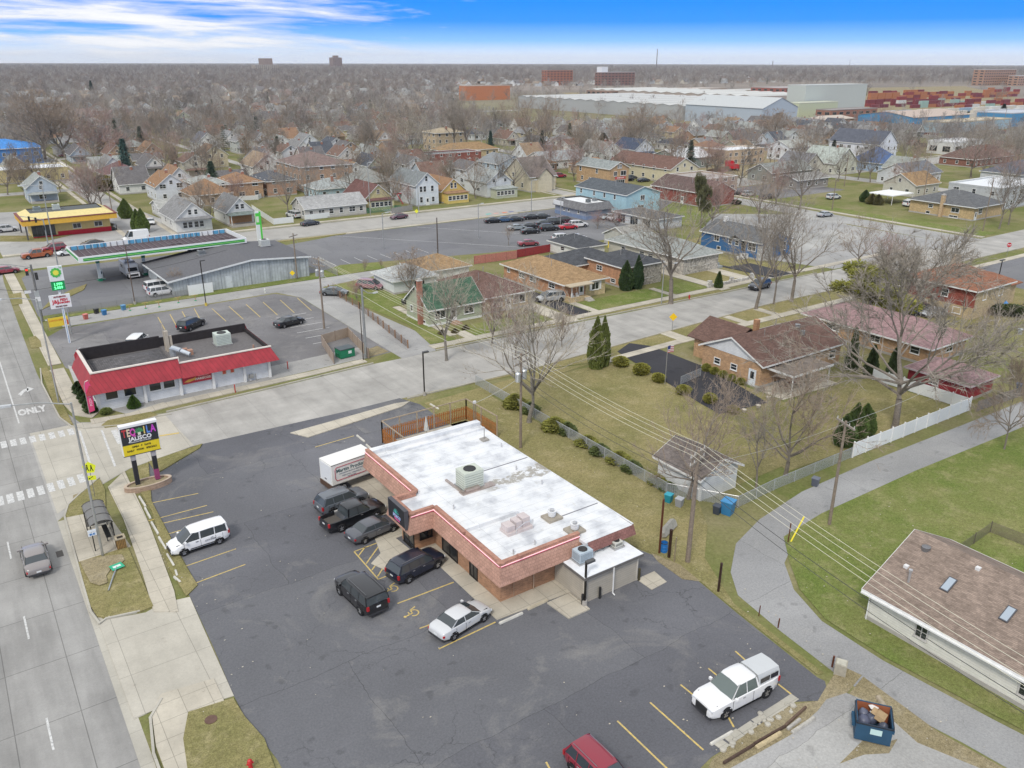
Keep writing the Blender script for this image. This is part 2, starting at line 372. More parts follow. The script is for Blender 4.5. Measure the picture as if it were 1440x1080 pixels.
def mk_leaf(name,spread=.35):
    m,n,l,b=newmat(name);c=objc(n)
    v=rmp(n,l,noise(n,l,c,1.6,4,.7),[(.3,g3(1-spread)),(.7,g3(1+spread))])
    f=rmp(n,l,noise(n,l,c,12,2,.7),[(.3,g3(.75)),(.7,g3(1.25))])
    l.new(mixc(n,l,1.,mixc(n,l,1.,ocol(n),v,'MULTIPLY'),f,'MULTIPLY'),b.inputs['Base Color']);b.inputs['Roughness'].default_value=.8
    b.inputs['Specular IOR Level'].default_value=.15;return m
m_leaf=mk_leaf('foliage')
m_bark=mk_leaf('bark',.25)
_ec={}
def m_emit(col,s):
    k=(col,s)
    if k not in _ec:
        m,n,l,b=newmat('lit_sign');b.inputs['Base Color'].default_value=(*col,1);b.inputs['Emission Color'].default_value=(*col,1);b.inputs['Emission Strength'].default_value=s;_ec[k]=m
    return _ec[k]
WHITE=(.78,.78,.76);BLACKC=(.02,.02,.022)
# ------------------------------------------------------------- ground
def W(*px): return [P(*p) for p in px]
def sheet(name,poly,z,m,kind='structure'):
    b=MB();ar=sum(poly[i-1][0]*poly[i][1]-poly[i][0]*poly[i-1][1] for i in range(len(poly)))
    if ar < 0: poly=poly[::-1]
    b.face([(x,y,z) for x,y in poly]);return struct(name,b,m,kind=kind)
def rect(x0,y0,x1,y1): return [(x0,y0),(x1,y0),(x1,y1),(x0,y1)]
def slab(name,poly,z1,m,z0=-.2):
    return struct(name,MB().prism(poly,z0,z1),m)
def kerb(pts,w=.16,h=.15,closed=False,mb=None,z0=-.1):
    b=mb or MB();n=len(pts)
    for i in range(n if closed else n-1):
        p=Vector((*pts[i],0));q=Vector((*pts[(i+1) % n],0));d=(q-p)
        if d.length < .01: continue
        d.normalize();nn=Vector((-d.y,d.x,0))*w/2;p=p-d*w*.3;q=q+d*w*.3
        b.prism([tuple((p-nn)[:2]),tuple((q-nn)[:2]),tuple((q+nn)[:2]),tuple((p+nn)[:2])],z0,h+(i % 2)*.004)
    return b
# the land itself, one sheet to the horizon
def mk_land():
    m,n,l,b=newmat('open_land');c=posn(n)
    a=rmp(n,l,noise(n,l,c,.09,8,.7,.5),[(.36,(.150,.175,.055)),(.50,(.21,.205,.09)),(.62,(.26,.235,.125)),(.72,(.30,.28,.20))])
    far=rmp(n,l,noise(n,l,c,.004,6,.6),[(.35,(.22,.195,.17)),(.65,(.31,.27,.235))])
    ln=n.new('ShaderNodeVectorMath');ln.operation='LENGTH';l.new(c,ln.inputs[0])
    r=n.new('ShaderNodeMapRange');r.inputs['From Min'].default_value=350;r.inputs['From Max'].default_value=1200;l.new(ln.outputs['Value'],r.inputs[0])
    k=mixc(n,l,r.outputs[0],a,far)
    f=rmp(n,l,noise(n,l,c,3,5,.85),[(.3,g3(.7)),(.7,g3(1.25))])
    l.new(mixc(n,l,1.,k,f,'MULTIPLY'),b.inputs['Base Color']);b.inputs['Roughness'].default_value=1;b.inputs['Specular IOR Level'].default_value=.05
    return m
m_land=mk_land()
b=MB();b.face([(15000*cos(2*pi*i/64),15000*sin(2*pi*i/64),0) for i in range(64)]);struct('ground',b,m_land)
# --- roads
slab('main_road',rect(-24,-60,3.0,900),.012,m_road)
slab('gutter',[(3.0,-60),(3.75,-60),(3.75,75),(3.0,75)],.008,m_kerb)
slab('turn_lane',W((60,690),(92,704),(118,683),(140,672)) and [(3.0,96.5),(3.0,197),(8.4,197),(7.2,175),(6.6,145),(6.2,118),(6.4,106),(8.2,97.5),(12,95.2),(17,95)],.009,m_road)
slab('cross_street',[(3.0,75),(6.6,79.5),(10.5,82.3),(17,84),(34,83.5),(60,83.1),(110,85.9),(194,84.2),(420,84.5),(420,94.5),(171,94.5),(110,95),(60,96.2),(49,96.3),(44,96.4),(30,95.4),(17,94.8),(12,95.2),(8.2,97.5),(3.0,97.5)],.006,m_street)
sheet('corner_concrete',[(3.2,76.5),(6.6,79.6),(10.5,82.4),(17.2,84.05),(16.6,94.7),(12,95.1),(8.2,97.3),(3.2,97.3)],.016,m_apron)
slab('avenue',rect(-60,183.5,560,197.3),.010,m_farroad)
slab('alley_behind_lot',[(48.2,96.2),(53.6,96.4),(56.0,101),(54.2,126),(54.2,138.6),(70,141.6),(70,145),(54.2,144.6),(12.0,143.4),(12.0,138.2),(46,139.5),(48.4,134)],.02,m_paveold)
slab('side_alley',[(110,36.3),(240,33.5),(240,37.6),(104,40.4),(73,41.3),(62,41.2),(54.6,40.1),(49.8,38.6),(46.2,36.0),(44.3,33.6),(43.5,29),(42.8,23),(44,16),(45.2,4),(46,-40),(50.5,-40),(49,4),(47.4,16),(46.7,23),(46.9,28),(48.4,31.6),(50.8,34.4),(54.5,36.2),(60,37.4),(75,37.3)],.02,m_alley)
# --- lots
slab('restaurant_lot',[(17,84),(34,83.5),(41.3,83.6),(42.4,80.5),(42,66),(41.4,60),(41.6,45),(43.5,39),(42.5,32),(41.6,24.5)] + W((1160,958),(1166,985),(1118,987),(1078,1012),(1040,1040),(1000,1065),(975,1090)) + [(24,-40),(9.8,-40),(9.7,38)] + W((372,1045),(345,1010),(329,979),(300,910),(268,841),(258,820)) + [(10.6,60),(10.7,74),(12.3,82.6)],.016,m_asph)
slab('pizza_lot',[(9.6,118),(17,101.5),(44,99.0),(48.2,99.5),(48.3,134),(45.5,138.9),(12.0,137.6),(9.4,134)],.012,m_asph2)
slab('burger_forecourt',[(13.0,97.2),(44,99.3),(46,104),(17,102.5),(10.0,119),(9.4,104)],.014,m_paveold)
slab('fuel_station_lot',[(9.6,146.5),(34,146.8),(58.5,150),(57.5,176.5),(46,181.5),(12.4,181.5),(10.2,176)],.014,m_asph3)
slab('car_dealer_lot',[(58.6,150),(64,153),(72,151),(96,145.5),(128,142),(152,160),(190,163),(190,182.6),(128,182.6),(122,181.2),(75,181.4),(70,179.6),(58.2,176.4)],.013,m_asph3)
slab('grey_side_lot',[(143,95.2),(171,94.6),(187,94.4),(187,122),(192,134),(189,139),(172,152),(158,143),(145,126),(138,112)],.013,m_paveold)
slab('far_cross_street',[(187,94.4),(197,94.4),(197,130),(199,183.5),(191,183.5),(189,150)],.017,m_paveold)
slab('lot_across_street',[(158,55),(158,80.5),(182,81),(240,80.5),(240,55)],.013,m_asph3)
slab('fast_food_lot',[(9,199),(50,200),(47,226),(44,252),(9,262)],.024,m_paveold)
slab('brick_garage_lot',rect(205,160,240,182.6),.013,m_asph2)
slab('south_pavement',W((1010,1090),(1062,1062),(1112,1034),(1150,1000),(1162,984),(1190,975),(1215,985),(1240,1000),(1290,1045),(1400,1090),(1380,1300),(990,1300)),.040,m_paveold)
# --- concrete walks
b=MB()
def walk(poly,z=.10): b.prism(poly,-.1,z)
walk([(7.9,79.2),(9.9,81.9),(9.6,70),(8.9,58.4),(8.5,55.6),(7.0,56.6),(7.4,62),(7.9,72)])
walk(W((92,729),(150,718),(160,735),(184,769),(112,793),(103,765)),.095)
walk([(5.4,47.4),(8.6,46.9),(8.3,30),(8.2,-40),(6.5,-40),(4.1,-40),(4.1,43.0),(4.5,45.9)],.10)
walk([(13.4,97.0),(17.4,98.2),(17.4,96.4),(13.6,95.7)])
walk([(17.4,96.4),(17.4,97.9),(36,98.3),(43.6,98.9),(43.6,97.5),(36,96.9)])
walk([(9.3,97.6),(13.4,97.0),(13.6,95.7),(9.2,96.2)],.095)
walk([(7.5,118),(9.4,118),(9.4,104),(11.0,100),(9.6,98),(8.0,100),(7.5,104)])
walk([(7.8,181),(9.4,181),(9.4,120),(7.8,120)],.1)
walk([(26.7,81.3),(27.9,79.1),(40.3,81.0),(41.8,81.9),(40.0,82.3)])
# front walk of the restaurant
walk([(27.4,41.5),(33.9,41.1),(33.9,43.2),(29.0,43.3),(28.9,53.1),(27.4,53.2),(26.6,53.2),(26.4,55.6),(30.2,55.8),(30.2,67.4),(27.2,67.3),(27.0,62),(26.3,57.9),(25.2,57.7),(24.3,54.2),(23.0,53.3),(23.5,51.9),(27.4,51.2)],.07)
walk([(30.6,41.25),(33.85,41.05),(33.85,39.3),(36.2,37.6),(33.4,36.6),(32.0,39.0)][:0] or [(31.6,41.0),(33.8,41.0),(33.8,38.6),(31.8,38.6)],.12)
walk([(39.3,39.5),(41.2,39.5),(41.0,37.9),(39.3,37.8)],.06)
# residential walks north side of street (Y ~ 99) and south side (Y ~ 81)
walk([(53.8,98.9),(171,98.5),(171,97.0),(53.8,97.3)])
walk([(68,80.2),(96,81.0),(116,81.0),(157,81.0),(240,80.9),(240,79.5),(157,79.5),(96,79.5),(68,78.8)])
walk([(9,198.6),(560,199.6),(560,201.2),(9,200.2)])
walk([(60,181.6),(128,182.0),(128,183.1),(60,182.9)])
walk([(198.5,95),(200,95),(202,183),(200.2,183)])
for x0,x1,y0,y1 in ((58.6,59.8,101,119.5),(60,61.8,98.7,102),(84.2,85.6,98.7,105),(76.5,79.5,96.4,120),(102,103.2,98.7,104.4),(112,114.5,96.4,118),(121,124,96.4,112),(99.5,101,79.6,84.8),(85.2,87.4,79.2,84.6),(92,93.6,72,79.3),(107,108.6,79.7,85),(119,121,72,79.3)):
    walk(rect(x0,y0,x1,y1),.092)
struct('sidewalk',b,m_walk)
b=MB();b.prism([(4.1,47.5),(5.4,47.6),(8.6,47.1),(8.8,55.6),(8.6,56.2),(12.1,58.2),(11.0,44),(10.9,38.2),(8.5,37.4),(8.4,41),(5.6,43.8),(4.5,47)] and W((140,880),(150,872),(205,862),(217,855),(245,845),(267,840),(300,915),(329,979),(285,993),(258,1008),(243,992),(215,1000),(189,1012)),-.1,.05)
b.prism(W((84,572+108),(97,703),(92,745)) and rect(3.76,47.6,4.3,56.5),-.1,.03)
struct('driveway',b,m_apron)
# --- grass islands in the walk beside the main road
b=MB();kb=MB()
for poly in (W((91,727),(96,712),(112,697),(128,684),(139,674),(142,677),(148,690),(149,718),(93,729)),
             W((110,792),(180,770),(216,854),(196,862),(150,870),(137,868),(125,850)),
             W((57,520),(66,517),(76,530),(84,560),(103,598),(104,599),(98,597),(84,586),(76,570)),
             W((143,599),(152,592),(212,580),(222,585),(180,598),(148,602)),
             W((40,476),(50,473),(57,480),(59,489),(44,490)),
             W((12,415),(30,412),(32,428),(18,430)),
             [(12.3,82.6),(10.7,74),(10.5,62),(10.6,58.2),(9.5,57.2),(9.3,62),(10.3,72),(10.2,79),(11,81.8)],
             [(12.3,82.6),(18,83.9),(17.5,83.0),(12.4,79.5)],
             W((265,1003),(328,983),(345,1010),(372,1040),(390,1090),(265,1090),(258,1040)),
             [(59,179.2),(62,181.2),(77.5,181.3),(78.5,182.4),(62,182.6),(58,180.6)],
             W((59,436),(118,408),(122,400),(100,408),(70,424)),
             W((0,340),(62,340),(120,326),(118,322),(60,332),(0,332))):
    b.prism(poly,-.1,.115);
struct('grass_verge',b,m_grass)
kerb([(3.85,-60),(3.85,42.5),(4.35,45.6),(5.3,46.9)],mb=kb)
kerb([*W((140,878)),*W((150,871)),*W((196,861))][::-1] + W((128,862),(116,820),(104,775),(93,735),(91,727),(96,711),(112,696),(128,683),(139,673)),mb=kb)
kerb(W((57,519),(59,540),(76,573),(84,588),(100,600),(120,603),(143,601),(180,598),(222,586),(240,583)),mb=kb)
kerb([(17,95),(30,95.6),(44,96.6)],mb=kb);kerb([(53.8,96.5),(76,96.3),(112,95.2),(137,94.9)],mb=kb)
kerb([(42,82.9),(60,82.8),(110,85.7),(194,84)],mb=kb);kerb([(9,197.5),(560,197.6)],mb=kb);kerb([(60,183.3),(190,183.3)],mb=kb)
struct('kerb',kb,m_kerb)
# --- lawns
b=MB();bg_=MB()
for z,poly in ((.03,[(53.5,45.4),(78,46),(79,61),(78.4,72),(70,79),(52.6,79.6),(51.2,72),(52.6,60)]),
             (.05,[(64,44.6),(94,43.4),(94.2,56),(72,56.5)]),
             (.04,[(43.0,80.5),(62,81.6),(68,79.9),(50.8,78),(50.8,66),(53.6,47),(50,42),(46,38.6),(43.2,33),(42.3,24.5),(41.8,24.6),(42.6,32),(43.6,39),(41.9,45),(41.7,66)]),
             (.045,[(54,97.3),(76,97.1),(76,96.5),(54,96.7)]),(.045,[(80,97.0),(112,96.9),(112,95.4),(80,96.1)]),
             (.045,[(43,83.3),(60,83.0),(110,85.6),(157,84.8),(157,81.2),(68,80.4),(62,81.8)]),
             (.035,[(98,62),(157,54),(157,79.3),(98,79.3)]),(.03,[(114.5,99),(137,99),(146,126),(150,132),(140,132),(116,120)])):
    b.face([(x,y,z) for x,y in poly])
struct('lawn',b,m_grass)
for z,poly in ((.05,[(54.3,99.2),(58.5,99.1),(58.5,120),(54.6,126),(56.3,110)]),(.051,[(58.5,120),(72,119.5),(72,128),(70.5,141),(55.2,138),(54.6,126)]),(.052,[(61.9,99),(76,99),(76,104),(61.9,104.2)]),
             (.045,[(12.0,145.4),(12.4,143.6),(54,144.8),(70,145.3),(71.5,150.5),(64,152.6),(58.5,149.7),(34,146.7)]),
             (.05,[(54,37),(60,37.6),(75,37.5),(110,36.0),(160,34.4),(160,-40),(50.8,-40),(49.4,4),(47.8,16),(47.1,23),(47.3,28),(48.8,31.4),(51.2,34.2)]),
             (.055,[(80,99.2),(83.8,99),(83.8,104.8),(86,104.8),(101.8,104.8),(101.8,99),(80,99)]),(.055,[(103.4,99),(111.8,99),(111.8,104.4),(103.4,104.4)]),
             (.05,[(200.4,96),(202.4,182),(207,182),(207,96)]),(.05,[(154,140),(172,153),(188,160),(189,181),(160,162.5),(150,150)])):
    bg_.face([(x,y,z) for x,y in poly])
struct('green_lawn',bg_,m_grass_g)
b=MB()
for z,poly in ((.03,W((985,1100),(1002,1068),(1060,1024),(1112,992),(1150,986),(1164,962),(1182,936),(1212,950),(1192,974),(1162,986),(1150,1002),(1112,1036),(1062,1064),(1010,1092))),
             (.045,W((1180,1075),(1215,1040),(1240,1046),(1262,1040),(1250,1060),(1215,1062))),(.032,W((1194,976),(1214,952),(1320,1030),(1420,1085),(1400,1095),(1290,1048),(1240,1003),(1215,987))),
             (.035,W((905,765),(950,745),(985,790),(1000,820),(960,815),(925,790))),
             (.06,W((113,792),(128,788),(150,784),(172,782),(176,790),(168,797),(158,800),(150,812),(152,822),(140,826),(128,822),(120,808))),(.061,W((158,828),(168,824),(178,830),(179,836),(168,840),(158,837))),(.062,W((103,697),(112,694),(116,700),(112,706),(103,704))),
             (.03,[(44.5,99.2),(48,99.8),(47.8,103),(44.8,102)]),
             (.03,[(395,345),(640,215),(1500,800),(700,900),(430,430)]),(.03,[(205,202),(330,202),(330,260),(240,250)])):
    b.face([(x,y,z+(.13 if z==.06 else 0)) for x,y in poly])
struct('bare_earth',b,m_dirt)
# driveways of houses
b=MB()
b.face([(x,y,.07) for x,y in [(80.2,98.6),(84.0,98.6),(83.8,118),(80.4,119)]])
b.face([(x,y,.07) for x,y in W((885,483),(915,487),(1000,520),(1080,567),(1012,583),(985,568),(868,495))])
b.face([(x,y,.105) for x,y in [(127,97.2),(133,97.2),(133,107.6),(127,108),(126,118),(125,118)]])
struct('asphalt_driveway',b,mk_asphalt('sealed_driveway',(.06,.06,.066),.15,(.12,.12,.12),.4))
# residential back streets beyond the avenue
b=MB()
for x0,y0,x1,y1 in ((36,201,43,640),(9,293,330,299.5),(9,391,330,397),(100,201,103.5,640),(158,201,164,640),(214,184,221,640),(262,94,270,640),(9,492,330,498),(0,590,420,600)):
    z=.02 if x1-x0 > y1-y0 else .012
    b.face([(x,y,z) for x,y in rect(x0,y0,x1,y1)])
struct('back_street',b,m_street)
b=MB()
for x0,y0,x1,y1 in ((34,203,35.2,640),(44,203,45.2,640),(45,290.5,330,291.8),(45,301,330,302.2),(156,203,157,640),(165,203,166.2,640)): b.face([(x,y,.035+.004*((x1-x0) > 9)) for x,y in rect(x0,y0,x1,y1)])
struct('far_sidewalk',b,m_walk)
# --- painted markings
yb=MB();wb=MB();db=MB()
def line(b,p,q,w=.11,z=.024):
    p=Vector((*p,0));q=Vector((*q,0));d=(q-p).normalized();n_=Vector((-d.y,d.x,0))*w/2
    b.face([((p-n_).x,(p-n_).y,z),((q-n_).x,(q-n_).y,z),((q+n_).x,(q+n_).y,z),((p+n_).x,(p+n_).y,z)])
def pl(b,*px,w=.11,z=.024):
    for i in range(len(px)-1): line(b,P(*px[i]),P(*px[i+1]),w,z)
for a_,b_ in (((201,710),(279,694)),((208,733),(291,711)),((227,754),(305,731)),((248,801),(332,772)),((257,827),(345,794)),((216,745-6),(300,720))): pl(yb,a_,b_)
for a_,b_ in (((443,629),(498,613)),((559,849),(638,819)),((590,884),(604,879)),((617,913),(697,875)),((494,755),(540,741)),((868,1014),(940,1083)),((914,988),(989,1055)),((957,963),(985,986)),((996,940),(1014,955)),((1022,1005),(1032,1023)),((1034,916),(1052,932)),((1090,959),(1113,977)),((768,1072),(775,1085))): pl(yb,a_,b_,w=.12)
pl(yb,(498,776),(535,762));pl(yb,(498,776),(532,815));pl(yb,(504,782),(514,769));pl(yb,(515,793),(537,762));pl(yb,(523,802),(531,791));pl(yb,(531,811),(540,797));pl(yb,(532,815),(547,809))
def wheelchair(px,py,rot=0,s=1.0):
    cx,cy=P(px,py);ca,sa=cos(rot),sin(rot)
    def T(u,v): return (cx+(u*ca-v*sa)*s,cy+(u*sa+v*ca)*s)
    pts=[T(.36*cos(t),.36*sin(t)) for t in [radians(130+i*26) for i in range(10)]]
    for i in range(9): line(yb,pts[i],pts[i+1],.10)
    line(yb,T(-.05,.62),T(.02,.08),.11);line(yb,T(0,.1),T(.42,.08),.10);line(yb,T(.42,.1),T(.62,-.42),.10);line(yb,T(-.02,.35),T(.3,.33),.09)
    yb.prism([T(-.06+.12*cos(t),.75+.12*sin(t)) for t in [i*pi/4 for i in range(8)]],.02,.0245)
wheelchair(582,862,pi/2);wheelchair(553,828,pi/2)
# the parking rows at the pizza place, dealer lot and across
for k in range(6): pl(yb,(298+k*24,440-k*3-6),(318+k*24,458-k*3-6),w=.12)
for k in range(6): line(wb,(40.5+(k % 2)*.1,109+k*3.1),(45.6,109+k*3.1),.12,.03)
for k in range(4): pl(yb,(222+k*17,446-k*4),(232+k*17,464-k*4),w=.12)
for k in range(9): line(wb,(60+k*3.0,152.8+0*k),(60+k*3.0,157.5),.1,.03)
line(wb,(75,181),(104,146),.12,.03);line(wb,(96,180),(118,152),.12,.03)
# road paint
for k in range(-6,5):
    y=70.6-6.1*0-12.2*k
    if y < 83: line(db,(-.95,y),(-.95,y+3.1),.13)
    line(db,(-4.6,y),(-4.6,y+3.1),.13)
line(db,(2.55,101),(2.75,176),.16);line(db,(-.95,98),(-.95,178),.14);line(db,(-4.7,98),(-4.7,178),.14);line(db,(-12.6,-40),(-12.6,180),.14)
for i in range(9):
    x,y=P(115-14.5*i+.2*i,674+4.4*i-.05*i*i);y+=.2;db.prism([(x-.28,y-1.0),(x+.28,y-1.0),(x+.28,y+1.0),(x-.28,y+1.0)],.01,.026)
    x,y=P(100-13.5*i,607.5+2.55*i);db.prism([(x-.28,y-.95),(x+.28,y-.95),(x+.28,y+.95),(x-.28,y+.95)],.01,.026)
for x_ in (9.0,12.2): pl(db,*(((112,606),(127,653)) if x_==9.0 else ((143,605),(162,656))),w=.22,z=.03)
pl(db,(160,605),(170,624),w=.6,z=.03)
pl(yb,(220,614),(252,609),w=.35,z=.03)
# turn arrow
def wpoly(pts,m=db,z=.03): m.face([(x,y,z) for x,y in (pts if sum(pts[i-1][0]*pts[i][1]-pts[i][0]*pts[i-1][1] for i in range(len(pts))) > 0 else pts[::-1])])
wpoly(W((25,555),(30,557),(34,552),(40,549),(40,546),(33,548)));wpoly(W((38,544),(48,547),(38,552)))
def text_mesh(txt,size,m,extrude=.004,align='CENTER',bold=0.0,sx=1.0):
    cu=bpy.data.curves.new('lettering','FONT');cu.body=txt;cu.size=size;cu.extrude=extrude;cu.align_x=align;cu.align_y='CENTER';cu.offset=bold;cu.resolution_u=2
    o=bpy.data.objects.new('lettering',cu);COL.objects.link(o);dg=bpy.context.evaluated_depsgraph_get();me=bpy.data.meshes.new_from_object(o.evaluated_get(dg))
    bpy.data.objects.remove(o);bpy.data.curves.remove(cu)
    if sx != 1.0:
        for v in me.vertices: v.co.x *= sx
    me.materials.clear();me.materials.append(m);me.name='lettering';return me
c_=P(45,578);o=link('lane_wording',text_mesh('ONLY',1.05,m_dash,.002,bold=.06),None,None,(c_[0],c_[1],.03));o['kind']='structure';o.scale=(1,2.6,1)
struct('yellow_marking',yb,m_yel);struct('white_marking',wb,m_wht);struct('road_marking',db,m_dash)
c_=P(84,779);single('storm_drain',MB().cbox(0,0,0,.5,1.0,.02),m_metal,'dark iron storm drain grate in the gutter beside the bus stop','drain',(.08,.07,.06),(c_[0],c_[1],.012))
c_=P(297,1014);single('manhole_cover',MB().lathe([(0,.02),(.38,.02),(.38,-.05)],18),m_metal,'rusty round manhole cover in the verge grass at the bottom left','manhole',(.20,.12,.09),(c_[0],c_[1],.12))
# ------------------------------------------------------------- houses
_wc={}
def window_meshes(w,h,style=1):
    k=(round(w,2),round(h,2),style)
    if k not in _wc:
        f=MB();t=.09
        f.box(-w/2-t,-.07,-t,-w/2,.02,h+t);f.box(w/2,-.07,-t,w/2+t,.02,h+t)
        f.box(-w/2,-.07,h,w/2,.02,h+t);f.box(-w/2-t-.04,-.12,-t-.05,w/2+t+.04,.02,-t);f.box(-w/2,-.07,-t,w/2,.02,0)
        if style & 1: f.box(-w/2,-.05,h*.48,w/2,.01,h*.48+.05)
        if style & 2 or w > 1.3:
            for i in range(1,max(2,int(w/.85))): x=-w/2+w*i/max(2,int(w/.85));f.box(x-.03,-.055,0,x+.03,.01,h)
        p=MB().box(-w/2,-.025,0,w/2,.0,h)
        _wc[k]=(f.mesh('window',m_plain),p.mesh('pane',m_glass))
    return _wc[k]
RZ={'S': 0,'W': -pi/2,'E': pi/2,'N': pi}
def window(parent,side,u,z,w,h,W_,D_,color=WHITE,style=1,pane=GL,off=0,x0=0,y0=0,name='window'):
    fm,pm=window_meshes(w,h,style)
    loc={'S': (u,-off,z),'W': (-off,u,z),'E': (W_+off,u,z),'N': (u,D_+off,z)}[side]
    o=link(name,fm,parent,color,(x0+loc[0],y0+loc[1],loc[2]),RZ[side]);link('pane',pm,o,pane);return o
def door(parent,side,u,W_,D_,z=.1,w=.95,h=2.05,color=WHITE,glass=True,x0=0,y0=0,double=False):
    loc={'S': (u,0,z),'W': (0,u,z),'E': (W_,u,z),'N': (u,D_,z)}[side]
    f=MB().box(-w/2-.09,-.08,0,-w/2,.02,h+.09).box(w/2,-.08,0,w/2+.09,.02,h+.09).box(-w/2,-.08,h,w/2,.02,h+.09).box(-w/2,-.05,0,w/2,.01,h)
    o=part('door',f,m_plain,parent,color,loc=(x0+loc[0],y0+loc[1],loc[2]));o.rotation_euler=(0,0,RZ[side])
    if glass: part('door_pane',MB().box(-w*.3,-.06,h*.45,w*.3,-.045,h*.9),m_glass,o,GL)
    part('door_handle',MB().box(w*.36,-.12,.95,w*.42,-.05,1.07),m_metal,o,(.5,.48,.4));return o
def roof_mb(kind,w,d,ez,p,oh=.45,g=.35,th=.14):
    b=MB();sw=kind=='gy'
    T=(lambda x,y,z: (y,x,z)) if sw else (lambda x,y,z: (x,y,z))
    if sw: w,d=d,w
    if kind in ('gx','gy'):
        zl=ez-oh*p;zr=ez+d/2*p
        lo=[(-oh,zl),(d/2,zr),(d+oh,zl)];hi=[(y,z+th) for y,z in lo]
        for i in (0,1):
            a0,a1,b0,b1=lo[i],lo[i+1],hi[i],hi[i+1]
            n=len(b.v)
            for x in (-g,w+g): b.v+=[T(x,*a0),T(x,*a1),T(x,*b1),T(x,*b0)]
            b.f+=[tuple(n+j for j in q) for q in ((0,1,2,3),(7,6,5,4),(3,2,6,7),(1,0,4,5),(0,3,7,4))]
    elif kind=='hip':
        s=min(w,d)/2;zl=ez-oh*p;zr=ez+s*p
        if w >= d: r0,r1=(s,d/2),(w-s,d/2)
        else: r0,r1=(w/2,s),(w/2,d-s)
        c=[(-oh,-oh),(w+oh,-oh),(w+oh,d+oh),(-oh,d+oh)]
        n=len(b.v)
        b.v+=[(x,y,zl) for x,y in c] + [(x,y,zl+th) for x,y in c] + [(*r0,zr+th),(*r1,zr+th)]
        b.f+=[(n+3,n+2,n+1,n)] + [(n+i,n+(i+1) % 4,n+4+(i+1) % 4,n+4+i) for i in range(4)]
        if w >= d: b.f+=[(n+4,n+5,n+9,n+8),(n+5,n+6,n+9),(n+6,n+7,n+8,n+9),(n+7,n+4,n+8)]
        else: b.f+=[(n+4,n+5,n+8),(n+5,n+6,n+9,n+8),(n+6,n+7,n+9),(n+7,n+4,n+8,n+9)]
    return b
def wall_mb(kind,w,d,ez,p,x0=0,y0=0):
    b=MB();b.box(x0,y0,0,x0+w,y0+d,ez)
    if kind=='gx':
        for x in (0,w-.05): b.face([(x0+x,y0,ez),(x0+x,y0+d,ez),(x0+x,y0+d/2,ez+d/2*p)])
    elif kind=='gy':
        for y in (0,d-.05): b.face([(x0,y0+y,ez),(x0+w,y0+y,ez),(x0+w/2,y0+y,ez+w/2*p)])
    return b
def trim_mb(kind,w,d,ez,p,oh=.45,g=.35,th=.14):
    b=MB();zl=ez-oh*p-.05;h=th+.07;t=.03;sw=kind=='gy'
    if kind=='hip':
        b.box(-oh-t,-oh-t,zl,w+oh+t,-oh,zl+h).box(-oh-t,d+oh,zl,w+oh+t,d+oh+t,zl+h).box(-oh-t,-oh,zl,-oh,d+oh,zl+h).box(w+oh,-oh,zl,w+oh+t,d+oh,zl+h)
        return b
    T=(lambda x,y,z: (y,x,z)) if sw else (lambda x,y,z: (x,y,z))
    if sw: w,d=d,w
    def bx(x0,y0,z0,x1,y1,z1):
        a=T(x0,y0,z0);c=T(x1,y1,z1);b.box(a[0],a[1],a[2],c[0],c[1],c[2])
    for y in (-oh-t,d+oh): bx(-g,y,zl,w+g,y+t,zl+h)
    zr=ez+d/2*p
    for x in (-g-t,w+g):
        for ya,yb_ in ((-oh,d/2),(d+oh,d/2)):
            q=[(x,ya,zl),(x,yb_,zr-.05),(x,yb_,zr+th+.02),(x,ya,zl+h)];q2=[(x+t,*r[1:]) for r in q]
            n=len(b.v);b.v+=[T(*r) for r in q+q2]
            b.f+=[tuple(n+j for j in f) for f in ((0,1,2,3),(7,6,5,4),(0,4,5,1),(1,5,6,2),(2,6,7,3),(3,7,4,0))]
    return b
